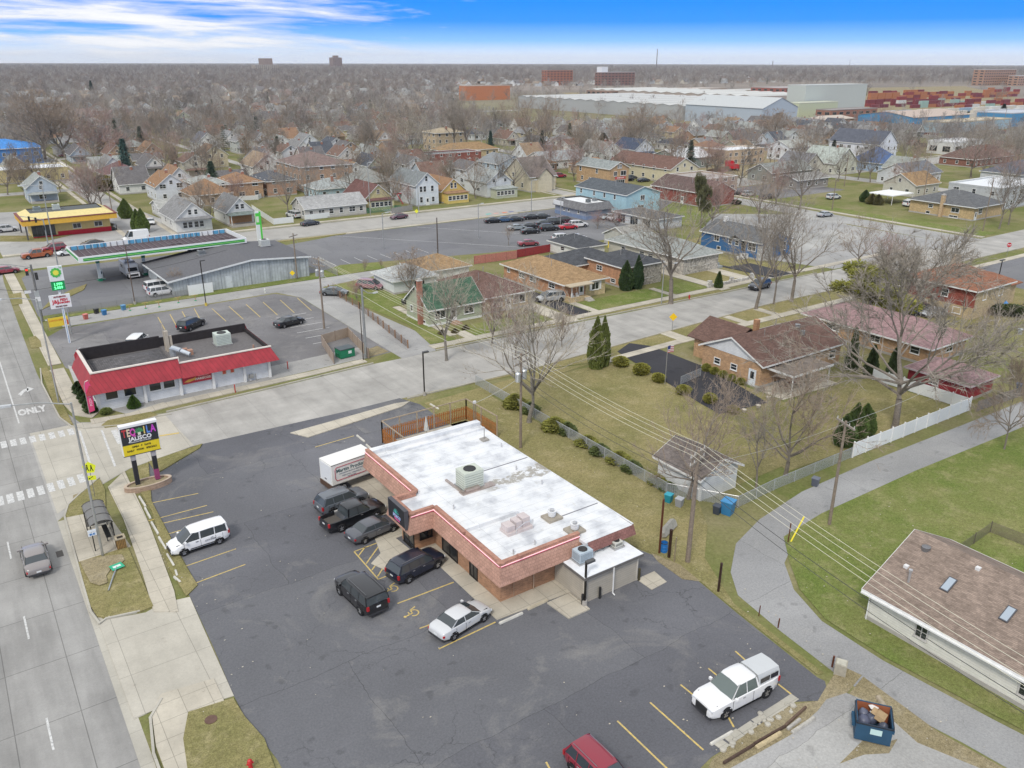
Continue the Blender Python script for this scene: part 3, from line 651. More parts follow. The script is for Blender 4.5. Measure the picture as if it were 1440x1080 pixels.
def house(label,x0,y0,w,d,ez,roof='hip',p=.42,wall=None,wc=(.5,.4,.3),rc=(.2,.18,.17),cat='house',name='house',trim=WHITE,wins='auto',winc=WHITE,
          doors=(),chimney=None,oh=.45,base=(.42,.40,.37),group=None,rz=0,found=True,sides='SW',chc=(.35,.16,.11),storeys=None,roofm=None,gable=None,density=3.6):
    t=thing(name,label,cat,(x0,y0,0),rz,group)
    wall=wall or m_siding
    part('wall',wall_mb(roof,w,d,ez,p),wall,t,wc)
    if found: part('foundation',MB().box(-.04,-.04,0,w+.04,d+.04,.35),m_plain,t,base)
    if roof=='flat':
        b=MB().box(.25,.25,ez,w-.25,d-.25,ez+.06);r=part('roof',b,roofm or m_plain,t,rc)
        b=MB();h=.45
        b.box(-.06,-.06,ez,w+.06,.25,ez+h).box(-.06,d-.25,ez,w+.06,d+.06,ez+h).box(-.06,.25,ez,.25,d-.25,ez+h).box(w-.25,.25,ez,w+.06,d-.25,ez+h)
        part('parapet',b,wall,t,wc);part('coping',MB().box(-.09,-.09,ez+h,w+.09,.28,ez+h+.06).box(-.09,d-.28,ez+h,w+.09,d+.09,ez+h+.06).box(-.09,.28,ez+h,.28,d-.28,ez+h+.06).box(w-.28,.28,ez+h,w+.09,d-.28,ez+h+.06),m_plain,t,trim)
    else:
        r=part('roof',roof_mb(roof,w,d,ez,p,oh),roofm or m_shingle,t,rc)
        part('roof_trim',trim_mb(roof,w,d,ez,p,oh),m_plain,t,trim)
        b=MB().tube((w*.6,d*.62,ez),(w*.6,d*.62,ez+min(w,d)*p*.5+.65),.06).tube((w*.3,d*.40,ez),(w*.3,d*.40,ez+min(w,d)*p*.5+.55),.05)
        part('roof_vent',b,m_metal,r,(.55,.55,.55))
    if gable and roof=='gx':
        for x,s in ((-.03,0),): part('gable_siding',MB().face([(x,.0,ez),(x,d,ez),(x,d/2,ez+d/2*p)]),m_siding,t,gable)
    if chimney:
        cx,cy,cw,ch=chimney
        o=part('chimney',MB().cbox(cx,cy,0 if (cx < 0 or cy < 0) else ez*.9,cw,cw*.8,ch-(0 if (cx < 0 or cy < 0) else ez*.9)),m_brick,r,chc)
        part('chimney_cap',MB().cbox(cx,cy,ch,cw+.1,cw*.8+.1,.12).cbox(cx,cy,ch+.12,cw*.4,cw*.4,.25),m_plain,o,(.5,.48,.45))
    ns=storeys or max(1,int(round(ez/2.9)))
    if wins=='auto':
        for s in sides:
            L_=w if s in 'SN' else d;k=max(1,int(L_/density))
            for fl in range(ns):
                for i in range(k):
                    u=L_*(i+.5)/k + random.uniform(-.25,.25)
                    if any(dd[0]==s and abs(dd[1]-u) < 1.2 for dd in doors) and fl==0: continue
                    window(t,s,u,1.05+fl*2.75,random.choice((.9,.9,1.1,1.6)),random.choice((1.1,1.2)),w,d,winc)
        if roof=='gx' and 'W' in sides and d*p > 4: window(t,'W',d/2,ez+.5,.8,1.0,w,d,winc)
        if roof=='gy' and 'S' in sides and w*p > 4: window(t,'S',w/2,ez+.5,.8,1.0,w,d,winc)
    else:
        for s,u,z,ww,hh,*st in wins: window(t,s,u,z,ww,hh,w,d,winc,st[0] if st else 1)
    for dd in doors: door(t,dd[0],dd[1],w,d,color=dd[2] if len(dd) > 2 else WHITE,w=dd[3] if len(dd) > 3 else .95)
    return t
def px2(c,r,l):
    """x0,y0,w,d of an axis-aligned plan from near corner pixel c, far end of south wall r, far end of west wall l"""
    x0,y0=P(*c);return x0,y0,P(*r)[0]-x0,P(*l)[1]-y0
def ac_unit(parent,x,y,z,w=1.1,d=.9,h=.8,color=(.62,.66,.60)):
    o=part('cooling_unit',MB().box(x,y,z+.12,x+w,y+d,z+h),m_plain,parent,color)
    part('curb_frame',MB().box(x-.12,y-.12,z,x+w+.12,y+d+.12,z+.13),m_metal,o,(.5,.5,.5))
    g=MB()
    for i in range(6): g.box(x+.06,y-.012,z+.25+i*(h-.35)/6,x+w-.06,y-.002,z+.25+i*(h-.35)/6+.04).box(x-.012,y+.06,z+.25+i*(h-.35)/6,x-.002,y+d-.06,z+.25+i*(h-.35)/6+.04)
    part('louvre',g,m_plain,o,tuple(q*.5 for q in color))
    part('fan',MB().lathe([(0,z+h+.01),(min(w,d)*.32,z+h+.02),(min(w,d)*.36,z+h+.06),(min(w,d)*.38,z+h-.02)],14,c=(x+w/2,y+d/2)),m_plain,o,(.04,.04,.04))
    return o
# ------------------------------------------------------------- the restaurant with the tiled mansard
FAS=(.53,.315,.24);BRK=(.40,.225,.135)
R_=thing('restaurant','brick restaurant with salmon tiled mansard and patched white flat roof','restaurant',(28.8,43.1,0))
def o3(pts): return [(x-28.8,y-43.1) for x,y in pts]
FP=o3([(28.8,43.1),(40.1,43.1),(40.1,64.8),(29.9,64.8),(29.9,55.3),(26.9,55.3),(26.9,53.0),(28.8,53.0)])
part('wall',MB().prism(FP,0,3.5),m_brick,R_,BRK)
RT=o3([(28.4,42.45),(35.45,42.45),(35.45,41.3),(40.25,41.3),(40.35,46),(40.5,60),(40.7,65.0),(28.45,65.0),(28.4,55.35),(26.35,55.35),(26.35,52.35),(28.4,52.35)])
rf=part('roof',MB().prism(RT,3.5,3.74),m_memb,R_,WHITE)
# step in the roof and white kerbs
part('roof_curb',MB().box(-.2,4.7,3.74,4.9,5.0,4.05).box(-.4,21.2,3.74,11.8,21.88,4.15).box(-.4,20.2,3.74,11.7,20.45,3.92).box(11.5,-1.7,3.74,11.62,21.2,3.80),m_memb,rf)
part('seam_strip',MB().box(4.2,12.6,3.742,11.5,12.72,3.76),m_matte,rf,(.22,.22,.24));part('seam_strip',MB().box(7.0,2.4,3.742,11.4,2.5,3.76),m_matte,rf,(.22,.22,.24))
MT=o3([(28.3,65.0),(28.3,55.5),(26.15,55.5),(26.15,52.1),(28.3,52.1),(28.2,42.2),(35.5,42.2)])
MO=o3([(27.9,65.0),(27.9,55.9),(25.8,55.9),(25.8,51.7),(27.9,51.7),(27.85,41.8),(35.75,41.8)])
b=MB();cpb=MB();nb=MB();rb=MB()
for i in range(6):
    p0,p1,q0,q1=MT[i],MT[i+1],MO[i],MO[i+1]
    b.face([(*q0,2.45),(*q1,2.45),(*p1,4.0),(*p0,4.0)])
    d_=Vector((p1[0]-p0[0],p1[1]-p0[1],0)).normalized();n_=Vector((d_.y,-d_.x,0))
    # underside of the overhang
    b.face([(*q0,2.45),(q0[0]-n_.x*-1.7,q0[1]-n_.y*-1.7,2.47),(q1[0]-n_.x*-1.7,q1[1]-n_.y*-1.7,2.47),(*q1,2.45)] if False else [(*q0,2.449),(*q1,2.449),(q1[0]-n_.x*1.9,q1[1]-n_.y*1.9,2.449+i*.002),(q0[0]-n_.x*1.9,q0[1]-n_.y*1.9,2.449+i*.002)])
    a0=Vector((*p0,0));a1=Vector((*p1,0))
    for off,wd,z0,z1,mb in ((-.17,.34,3.98,4.16,cpb),(.09,.035,3.90,3.95,nb),(.085,.05,3.83,3.895,rb)):
        if mb is not cpb and i in (2,): continue
        e0=a0+n_*(off-wd/2)-d_*(.1 if mb is cpb else 0);e1=a1+n_*(off-wd/2)+d_*(.1 if mb is cpb else 0)
        f0=a0+n_*(off+wd/2)-d_*(.1 if mb is cpb else 0);f1=a1+n_*(off+wd/2)+d_*(.1 if mb is cpb else 0)
        mb.prism([(e0.x,e0.y),(f0.x,f0.y),(f1.x,f1.y),(e1.x,e1.y)],z0+i*.003,z1+i*.003)
    ib=a0-n_*.36;ib1=a1-n_*.36;cpb.face([(ib.x,ib.y,3.7),(ib1.x,ib1.y,3.7),(ib1.x,ib1.y,4.15),(ib.x,ib.y,4.15)])
b.face([(*MO[6],2.45),(*MT[6],4.0),(MT[6][0],MT[6][1]+.9,4.0),(MO[6][0],MO[6][1]+1.3,2.45)])
b.face([(*MO[0],2.45),(*MT[0],4.0),(MT[0][0]+.9,MT[0][1],4.0),(MO[0][0]+1.3,MO[0][1],2.45)])
part('mansard',b,m_shake,R_,FAS)
part('mansard_cap',cpb,m_shake,R_,(.44,.24,.18))
part('light_strip',nb,m_emit((1.0,.62,.66),.55),R_);part('light_strip',rb,m_plain,R_,(.62,.06,.12))
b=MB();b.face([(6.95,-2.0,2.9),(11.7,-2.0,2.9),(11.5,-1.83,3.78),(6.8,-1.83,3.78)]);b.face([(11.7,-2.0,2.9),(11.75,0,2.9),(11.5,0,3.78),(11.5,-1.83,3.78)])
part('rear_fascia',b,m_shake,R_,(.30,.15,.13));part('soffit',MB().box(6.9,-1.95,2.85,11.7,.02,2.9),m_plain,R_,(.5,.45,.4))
# doors and windows, dark bronze
BZ=(.025,.022,.02)
for s,u,z,ww,hh in (('W',7.4,.15,2.3,2.1),('W',3.75,.15,1.0,2.1),('W',1.0,1.2,.01,.01)):
    if ww > .1: window(R_,s,u,z,ww,hh,11.3,9.9,BZ,2,(.02,.022,.025))
window(R_,'S',-.85,1.0,1.0,1.15,0,0,BZ,3,(.02,.022,.025),y0=9.88);part('window_arch',MB().prism([(-.85+.62*cos(t),0) for t in (0,)]+[(-.85,0)]*2,0,0) if False else MB().add(MB().prism([(.6*cos(i*pi/8),.35*sin(i*pi/8)) for i in range(9)],0,.07),Matrix.Translation((-.85,9.87,2.24)) @ Matrix.Rotation(pi/2,4,'X')),m_plain,R_,BZ)
window(R_,'W',10.9,.15,1.7,2.15,0,0,BZ,2,(.02,.022,.025),x0=-1.92)
window(R_,'W',14.6,1.2,2.2,1.0,0,0,(.05,.03,.02),1,x0=1.08);window(R_,'W',17.6,1.2,1.4,1.0,0,0,(.05,.03,.02),1,x0=1.08)
window(R_,'S',3.95,1.55,1.1,.55,0,0,(.06,.04,.03),0)
[part('downpipe',MB().tube((x,-.1,.1),(x,-.1,2.4),r_),m_plain,R_,(.50,.36,.26)) for x,r_ in ((3.0,.05),(1.15,.02))]
# vestibule sign board
sg=part('sign_board',MB().box(-3.12,9.1,2.85,-2.85,11.9,4.45),m_plain,R_,(.03,.03,.035))
part('sign_frame',MB().box(-3.16,9.02,2.78,-2.82,9.1,4.52).box(-3.16,11.9,2.78,-2.82,11.98,4.52).box(-3.16,9.1,4.45,-2.82,11.9,4.52),m_plain,sg,(.09,.09,.1))
fr=MB()
for k in range(7):
    t=pi*(.08+.14*k);fr.prism([(0,0),(.42*cos(t-.07),.34*sin(t-.07)),(.5*cos(t),.42*sin(t)),(.42*cos(t+.07),.34*sin(t+.07))],0,.02)
MS=Matrix.Translation((-3.13,10.55,3.62)) @ Matrix.Rotation(-pi/2,4,'Z') @ Matrix.Rotation(pi/2,4,'X')
part('sign_logo',MB().add(fr,MS),m_plain,sg,(.10,.55,.50))
o=link('sign_lettering',text_mesh('JALISCO',.36,m_plain,.01,bold=.01),sg,(.45,.55,.85),(-3.135,10.5,3.38));o.rotation_euler=(pi/2,0,-pi/2)
o=link('sign_lettering',text_mesh('TEQUILA',.24,m_plain,.01,bold=.01),sg,(.75,.15,.35),(-3.135,10.5,3.1));o.rotation_euler=(pi/2,0,-pi/2)
part('banner',MB().box(-1.2,12.7,1.2,-1.16,13.8,2.9),m_plain,R_,(.85,.72,.05))
# roof furniture
x,y=P(657,680,3.8);ac_unit(rf,x-29.9+.2,y-44.2,3.74,1.9,1.5,1.65,(.56,.60,.52))
x,y=x-28.8,y-43.1
part('service_platform',MB().box(x-1.4,y-1.6,3.745,x+1.9,y-.9,3.85).box(x-1.3,y-1.3,3.76,x-1.1,y+1.6,3.9).box(x-1.0,y-1.45,3.85,x+.4,y-1.15,4.1),m_metal,rf,(.50,.42,.38))
for (px_,py_) in ((776,728),(808,746)):
    x,y=P(px_,py_,3.8);x-=28.8;y-=43.1
    o=part('exhaust_fan',MB().lathe([(.18,3.9),(.30,4.0),(.36,4.35),(.40,4.5),(.34,4.5),(.3,4.42),(0,4.42)],16,c=(x,y)),m_plain,rf,(.78,.79,.80))
    part('curb_frame',MB().cbox(x,y,3.74,1.35,1.2,.2),m_matte,o,(.38,.34,.28));part('fan_motor',MB().lathe([(.2,4.42),(.18,4.58),(0,4.64)],12,c=(x,y)),m_metal,o,(.6,.6,.6))
x,y=P(727,742,3.8);x-=28.8;y-=43.1
o=part('kitchen_vent',MB().box(x-1.3,y-.7,3.74,x+1.1,y+.5,3.98).box(x-1.25,y-.5,3.98,x-.5,y+.4,4.45).box(x-.4,y-.45,3.98,x+.15,y+.4,4.6).box(x+.25,y-.4,3.98,x+.95,y+.45,4.7),m_plain,rf,(.60,.53,.52))
part('vent_frame',MB().tube((x-.6,y-.75,4.2),(x+.2,y-.75,4.55),.03).tube((x+.2,y-.75,4.55),(x+1.0,y-.75,4.55),.03).tube((x+1,y-.75,3.8),(x+1,y-.75,4.6),.03).tube((x-.6,y-.75,3.8),(x-.6,y-.75,4.3),.03),m_metal,o,(.7,.7,.7))
for q in ((638,715),(762,680),(726,660),(752,765),(722,778),(705,628)):
    x,y=P(*q,3.8);part('vent_pipe',MB().tube((x-28.8,y-43.1,3.74),(x-28.8,y-43.1,4.15),.07,n=8),m_metal,rf,(.65,.65,.66))
x,y=P(681,618,3.8);part('antenna_mast',MB().cbox(x-28.8,y-43.1,3.74,.7,.7,.15).tube((x-28.8,y-43.1,3.8),(x-28.8,y-43.1,4.9),.04),m_matte,rf,(.35,.33,.3))
part('flood_lamp',MB().box(.9,-1.2,4.16,1.05,-.8,4.4),m_plain,R_,(.4,.2,.15));part('flood_lamp',MB().box(-.8,4,4.18,-.55,4.4,4.38),m_plain,R_,(.4,.2,.15))
# rear shed with white roof
S_=thing('storage_shed','beige clapboard lean-to shed with white roof on the restaurant rear corner','shed',(33.9,39.45,0))
part('wall',MB().box(0,0,0,5.35,3.62,2.35),m_siding,S_,(.47,.43,.36))
r=part('roof',MB().box(-.25,-.3,2.35,5.6,2.3,2.53),m_plain,S_,(.80,.82,.84));part('roof_trim',MB().box(-.28,-.33,2.27,5.63,-.3,2.5).box(-.28,-.3,2.27,-.25,2.3,2.5).box(5.6,-.3,2.27,5.63,2.3,2.5),m_plain,S_,(.16,.15,.14))
part('downpipe',MB().tube((2.55,-.36,.15),(2.55,-.36,2.4),.055).tube((2.55,-.36,.15),(2.55,-.6,.08),.055),m_plain,S_,WHITE)
[part('corner_board',MB().box(x,-.03,0,x+.14,.12,2.3),m_plain,S_,(.62,.58,.50)) for x in (-.03,5.24)]
ac_unit(S_,.5,1.2,2.53,1.25,1.0,.95,(.46,.54,.60));ac_unit(S_,4.1,1.3,2.53,.8,.7,.55,(.58,.58,.52));
part('conduit',MB().path([(1.9,1.9,2.6),(2.5,2.1,2.75),(3.2,1.7,2.62),(4.0,1.9,2.75)],.03).box(2.0,1.9,2.53,2.5,2.25,3.0),m_metal,S_,(.55,.57,.58))
# patio with picket fence, white rails, chairs and a folded umbrella
PT=[(34.0,65.4),(34.0,73.4),(44.6,73.6),(44.8,67.6),(41.5,65.3)]
b=MB();rl=MB()
for i in range(3):
    p,q=Vector(PT[i]),Vector(PT[i+1]);n=int((q-p).length/.24)
    for k in range(n):
        c=p+(q-p)*((k+.5)/n);ang=atan2((q-p).y,(q-p).x);b.cbox(c.x,c.y,.1,.13,.03,1.55+.05*(k % 2),ang)
    for z in (.5,1.35): 
        ang=atan2((q-p).y,(q-p).x);c=(p+q)/2;b.cbox(c.x,c.y,z,(q-p).length,.05,.09,ang)
    for k in range(int((q-p).length/2.1)+1):
        c=p+(q-p)*(k/int((q-p).length/2.1));rl.cbox(c.x,c.y,0,.12,.12,2.55)
    c=(p+q)/2;rl.cbox(c.x,c.y,2.5,(q-p).length+.12,.10,.10,atan2((q-p).y,(q-p).x))
F_=thing('picket_fence','orange brown picket fence with tall rail posts around the restaurant patio','fence',(0,0,0))
part('pickets',b,m_wood,F_,(.42,.17,.05));part('post_and_rail',rl,m_wood,F_,(.42,.34,.25))
struct('patio',MB().prism([(34.1,65.2),(34.1,73.3),(44.4,73.4),(44.4,68),(41,65.2)],-.1,.04),m_apron)
def patio_chair():
    t=thing('patio_chair','white plastic chair on the fenced restaurant patio','chair',(0,0,0),0,'white chairs on the restaurant patio')
    part('seat',MB().box(-.24,-.24,.42,.24,.24,.46),m_plast,t,WHITE)
    part('backrest',MB().path([(-.25,.22,.45),(-.22,.27,.85),(0,.28,.93),(.22,.27,.85),(.25,.22,.45)],.035).box(-.05,.24,.45,.05,.27,.9),m_plast,t,WHITE)
    for x in (-.21,.21):
        for y in (-.21,.21): part('leg',MB().tube((x*1.1,y*1.1,.04),(x,y,.43),.025,n=4),m_plast,t,WHITE)
    return t
pc=patio_chair();k=0
for row in range(2):
    for i in range(9):
        x=35.4+i*.95;y=69.0+row*1.5+random.uniform(-.2,.2)
        lb_=f'white plastic patio chair, {"first second third fourth fifth sixth seventh eighth ninth".split()[i]} from the box truck in the {["building-side", "street-side"][row]} row'
        if k==0: pc.location=(x,y,0);pc.rotation_euler.z=random.uniform(0,6);pc['label']=lb_
        else: dup(pc,(x,y,0),random.uniform(0,6),lb_)
        k+=1
for i in range(3):
    t=thing('patio_table',['white patio table nearest the box truck on the fenced patio','white patio table in the middle of the patio beside the folded umbrella','white patio table at the far grass end of the patio'][i],'table',(36.6+i*2.9,69.8,.04)) 
    part('table_top',MB().lathe([(0,.72),(.5,.72),(.5,.68),(0,.68)],14),m_plast,t,WHITE);part('leg',MB().tube((0,0,0),(0,0,.7),.05),m_plast,t,WHITE)
t=thing('patio_umbrella','folded grey and white umbrella standing among the patio chairs','umbrella',(*P(600,612,.5),.04))
part('pole',MB().tube((0,0,0),(0,0,2.6),.03),m_metal,t,(.5,.5,.5));part('canopy',MB().lathe([(.02,2.7),(.10,2.3),(.20,1.7),(.30,1.1),(.22,1.05)],7),m_matte,t,(.55,.57,.56));part('base',MB().lathe([(0,.1),(.3,.08),(.32,0)],12),m_matte,t,(.3,.3,.3))
# ------------------------------------------------------------- restaurant pole sign
t=thing('restaurant_sign','tall black two-post sign with rainbow lettering over a yellow message panel','sign',(11.15,77.5,0))
p_=part('sign_panel',MB().box(-1.6,-.3,4.75,1.6,.3,6.4),m_plast,t,(.035,.037,.042));part('sign_casing',MB().box(-1.66,-.28,3.6,-1.6,.28,6.5).box(1.6,-.28,3.6,1.66,.28,6.5).box(-1.66,-.32,6.4,1.66,.32,6.62),m_plast,t,(.80,.80,.80))
y_=part('message_panel',MB().box(-1.6,-.3,3.62,1.6,.3,4.72),m_plast,t,(.80,.62,.03))
part('panel_frame',MB().box(-1.66,-.33,3.56,1.66,.33,3.62).box(-1.6,-.33,4.70,1.6,.33,4.76),m_plain,t,(.05,.05,.05))
lets=[('T',(.55,.06,.07),-1.30),('E',(.80,.62,.45),-.93),('Q',(.75,.10,.50),-.55),('I',(.80,.62,.18),.45),('L',(.15,.30,.75),.78),('A',(.62,.08,.60),1.22)]
for ch,c,x in lets:
    o=link('letter',text_mesh(ch,.88,m_plain,.01,bold=.028,sx=.72),p_,c,(x,-.315,5.85));o.rotation_euler=(pi/2,0,0);o.scale=(1,1.15,1)
fr=MB()
for k in range(9):
    tt=pi*(.04+.115*k);fr.prism([(0,0),(.33*cos(tt-.10),.36*sin(tt-.10)),(.46*cos(tt),.50*sin(tt)),(.33*cos(tt+.10),.36*sin(tt+.10))],0,.02+k*.001)
part('agave_emblem',MB().add(fr,Matrix.Translation((.0,-.31,5.78)) @ Matrix.Rotation(pi/2,4,'X')),m_plain,p_,(.10,.42,.16))
part('agave_bulb',MB().box(-.13,-.33,5.5,.13,-.31,5.78),m_plain,p_,(.75,.75,.62))
o=link('lettering',text_mesh('JALISCO',.56,m_plain,.01,bold=.02,sx=.98),p_,(.85,.85,.85),(.02,-.315,5.2));o.rotation_euler=(pi/2,0,0)
o=link('lettering',text_mesh('MEXICAN RESTAURANT',.17,m_plain,.01,bold=.004),p_,(.7,.7,.7),(.02,-.315,4.88));o.rotation_euler=(pi/2,0,0)
for s_,z_ in (('OPEN   7   DAYS',4.40),('DAILY   FOOD   SPECIALS',4.05)):
    o=link('lettering',text_mesh(s_,.23,m_plain,.01,bold=.006),y_,(.05,.04,.02),(0,-.315,z_));o.rotation_euler=(pi/2,0,0)
for x,top_ in ((-.85,(.20,.20,.20)),(.95,(.35,.10,.22))):
    q=part('post',MB().box(x-.2,-.2,.3,x+.2,.2,3.6),m_plain,t,(.03,.03,.035))
    part('painted_panel',MB().box(x-.21,-.212,3.0,x+.21,.21,3.6),m_matte,q,(.42,.40,.42));
    if x > 0: part('painted_panel',MB().box(x-.21,-.213,.5,x+.21,.21,1.6),m_matte,q,(.32,.07,.17))
ring=MB();n=28;ro=[(2.15*cos(2*pi*i/n)*(.85+.15*abs(cos(2*pi*i/n))),.95*sin(2*pi*i/n)) for i in range(n)];ri=[(x*.87,y*.80) for x,y in ro]
for i in range(n):
    j=(i+1) % n;ring.prism([ro[i],ro[j],ri[j],ri[i]],0,.55)
t=thing('planter_ring','low oval brick planter around the base of the restaurant pole sign','planter',(11.15,77.2,0))
part('brick_ring',ring,m_brick,t,(.38,.27,.20));part('planter_cap',MB().add(ring,Matrix.Diagonal((1.0,1.0,.09,1)) ).add(MB(),None) if False else MB().add(ring,Matrix.Translation((0,0,.551)) @ Matrix.Diagonal((1.01,1.01,.07,1))),m_plain,t,(.52,.42,.32));part('mulch',MB().prism(ri,0,.44),m_dirt,t)
# ------------------------------------------------------------- red-roofed eatery across the street
E_=thing('eatery','white pizza eatery with red standing-seam mansard roof across the street','restaurant',(10.6,99.6,0),0.0)
part('wall',MB().box(0,0,0,20.4,9.4,3.0),m_siding,E_,(.74,.76,.78))
b=MB();cb=MB()
def mans(b,pts,z0,z1,inn):
    for i in range(len(pts)-1):
        (x0,y0,ix0,iy0),(x1,y1,ix1,iy1)=pts[i],pts[i+1]
        b.face([(x0,y0,z0),(x1,y1,z0),(ix1,iy1,z1),(ix0,iy0,z1)])
mans(b,[(-1.0,10.4,-.1,9.5),(-1.1,-1.1,-.1,-.1),(9.4,-1.1,9.4,-.1)],2.5,4.75,0);mans(b,[(9.4,-1.1,9.4,-.2),(21.4,-1.1,20.6,-.2),(21.4,10.4,20.6,9.6)],2.4,4.1,0)
mans(b,[(21.4,10.4,20.6,9.6),(-1.0,10.4,-.1,9.5)],2.4,4.6,0)
part('mansard',b,m_seam,E_,(.42,.035,.048))
part('mansard_cap',MB().box(-.25,-.25,4.73,9.5,.1,4.86).box(-.25,.1,4.732,.1,9.5,4.862).box(9.4,-.32,4.07,20.75,-.02,4.2).box(9.38,-.22,4.2,9.5,.1,4.73),m_plain,E_,(.72,.66,.60))
part('parapet',MB().box(.05,9.2,3.0,9.4,9.45,5.0).box(9.4,9.25,3.0,20.5,9.5,4.75).box(.1,.1,3.0,.3,9.2,4.72).box(20.35,0,3,20.5,9.3,4.08).box(.3,.1,3.0,9.4,.3,4.70).box(9.4,0,3.0,20.35,.15,4.05),m_matte,E_,(.035,.03,.032))
rr=part('roof',MB().box(.3,.3,3.0,9.3,9.2,3.5).box(9.3,.15,3.0,20.35,9.25,3.6),m_matte,E_,(.16,.15,.15))
hp=MB();hp.v=[(.8,.8,3.5),(9.2,.8,3.5),(9.2,8.8,3.5),(.8,8.8,3.5),(4.8,4.8,4.5),(6.4,4.8,4.5)];hp.f=[(0,1,5,4),(1,2,5),(2,3,4,5),(3,0,4)]
part('inner_roof',hp,m_shingle,rr,(.15,.145,.15))
ac_unit(rr,15.4,4.9,3.6,1.9,1.6,1.55,(.56,.62,.56))
part('exhaust_duct',MB().tube((9.9,4.6,4.6),(9.9,4.6,3.6),.4,n=10).tube((9.9,4.6,4.6),(10.6,3.2,4.5),.33,n=10).tube((10.6,3.2,4.5),(11.4,2.4,4.1),.28,n=10),m_metal,rr,(.62,.66,.70))
part('chimney_stack',MB().box(9.6,6.4,3.5,10.0,6.9,6.3).box(10.1,6.5,3.5,10.4,6.8,5.6).tube((9.6,7.2,3.6),(9.6,7.2,7.2),.06),m_plain,rr,(.50,.44,.36))
part('roof_vent',MB().box(11.5,3.6,3.6,12.1,4.3,4.2).box(11.2,5.2,3.6,11.8,5.7,4.0).tube((18.9,1.0,3.6),(18.9,1.0,4.3),.12),m_plain,rr,(.42,.24,.17))
part('pilaster',MB().add(sum_ := MB().box(-.05,-.08,0,.3,.0,3).box(5.0,-.3,0,5.3,.0,2.8).box(9.1,-.3,0,9.4,.0,2.8).box(13.0,-.3,0,13.3,0,2.8).box(16.9,-.3,0,17.2,0,2.8).box(20.1,-.3,0,20.4,0,2.8)),m_plain,E_,WHITE)
for u in (1.6,3.6,6.4,8.0): window(E_,'S',u,1.25,1.25,1.1,20.4,9.4,WHITE,0)
for u in (1.8,4.2,6.8): window(E_,'W',u,1.1,1.6,1.2,20.4,9.4,WHITE,1)
bn=part('banner',MB().box(9.5,-.34,1.35,12.95,-.30,2.5),m_plast,E_,(.45,.03,.05));part('banner_picture',MB().add(MB().prism([(0,0),(.5,.28),(1.1,.32),(1.5,.52),(1.3,.1),(.6,-.06)],0,.01),Matrix.Translation((9.65,-.35,1.6)) @ Matrix.Rotation(pi/2,4,'X')),m_plast,bn,(.72,.38,.08))
o=link('lettering',text_mesh('DINE IN',.34,m_plast,.005,bold=.01),bn,(.8,.55,.45),(12.0,-.35,2.15));o.rotation_euler=(pi/2,0,0)
o=link('lettering',text_mesh('MARISCOS',.40,m_plast,.005,bold=.01),bn,(.8,.75,.65),(11.9,-.35,1.75));o.rotation_euler=(pi/2,0,0)
for x in (14.3,15.3):
    q=part('poster',MB().box(x,-.05,1.5,x+.6,-.02,2.3),m_plast,E_,(.65,.62,.55));part('poster_picture',MB().box(x+.1,-.065,1.6,x+.5,-.05,2.05),m_plast,q,(.6,.10,.05))
part('gas_meter',MB().box(17.6,-.35,.4,18.1,-.05,.9).tube((18.3,-.5,0),(18.3,-.5,1),.06).tube((17.4,-.5,0),(17.4,-.5,1),.06),m_metal,E_,(.5,.5,.5))
for q,lab in (((405,519),'red pipe bollard at the right end of the eatery wall'),((331,552),'red pipe bollard beside the gas meter of the eatery')):
    x,y=P(*q);single('bollard',MB().tube((0,0,0),(0,0,1.05),.07,n=8).lathe([(0,1.1),(.07,1.05)],8),m_plain,lab,'bollard',(.45,.06,.05),(x,y,0))
# curved feather flag and arched red awning rim at the left end
x,y=P(133,583);t=thing('feather_flag','tall pink feather flag at the near corner of the red-roofed eatery','flag',(x-.5,y,0))
part('pole',MB().path([(0,0,0),(0,0,3.6),(.15,0,4.1),(.5,0,4.25)],.03),m_metal,t,(.6,.6,.6));fl=part('banner',MB().prism([(0.03,0),(.62,.15),(.72,3.2),(.5,3.75),(.2,3.7),(.03,3.3)],-.01,.01).add(MB()),m_plast,t,(.72,.07,.20))
fl.rotation_euler=(pi/2,0,0);fl.location=(0,0,.35)
o=link('lettering',text_mesh('PIZZA SUBS',.36,m_plast,.004),fl,(.85,.7,.75),(.38,1.7,.012));o.rotation_euler=(0,0,pi/2)
t=thing('feather_flag','red feather flag behind the left wall of the eatery','flag',(*P(113,545),0));part('pole',MB().path([(0,0,0),(0,0,3.6),(.2,.1,4.6),(.9,.4,5.0)],.03),m_metal,t,(.6,.6,.6));f2=part('banner',MB().prism([(0.03,0),(.6,.15),(.9,3.6),(.5,4.2),(.03,3.6)],-.01,.01),m_plast,t,(.60,.03,.05));f2.rotation_euler=(pi/2,0,.4);f2.location=(0,0,.7)
# ------------------------------------------------------------- fuel station
C_=thing('fuel_canopy','long white fuel station canopy with green stripe and open steel deck on top','canopy',(18.7,161.6,0),.035)
CW,CDp=30.0,11.4
part('fascia',MB().box(0,-.1,4.6,CW,.1,5.6).box(0,CDp-.1,4.6,CW,CDp+.1,5.6).box(-.1,-.1,4.61,0,CDp+.1,5.61).box(CW,-.1,4.61,CW+.1,CDp+.1,5.61),m_plast,C_,(.80,.82,.82))
part('green_stripe',MB().box(.6,-.13,4.82,CW-.3,-.1,5.32).box(-.13,.6,4.82,-.1,CDp-.3,5.32),m_plast,C_,(.02,.32,.07));part('lime_stripe',MB().box(.6,-.15,5.0,CW-.3,-.13,5.12),m_plast,C_,(.28,.65,.15))
part('deck',MB().box(.05,.1,4.62,CW-.05,CDp-.1,4.72),m_matte,C_,(.115,.09,.10))
b=MB();bb=MB()
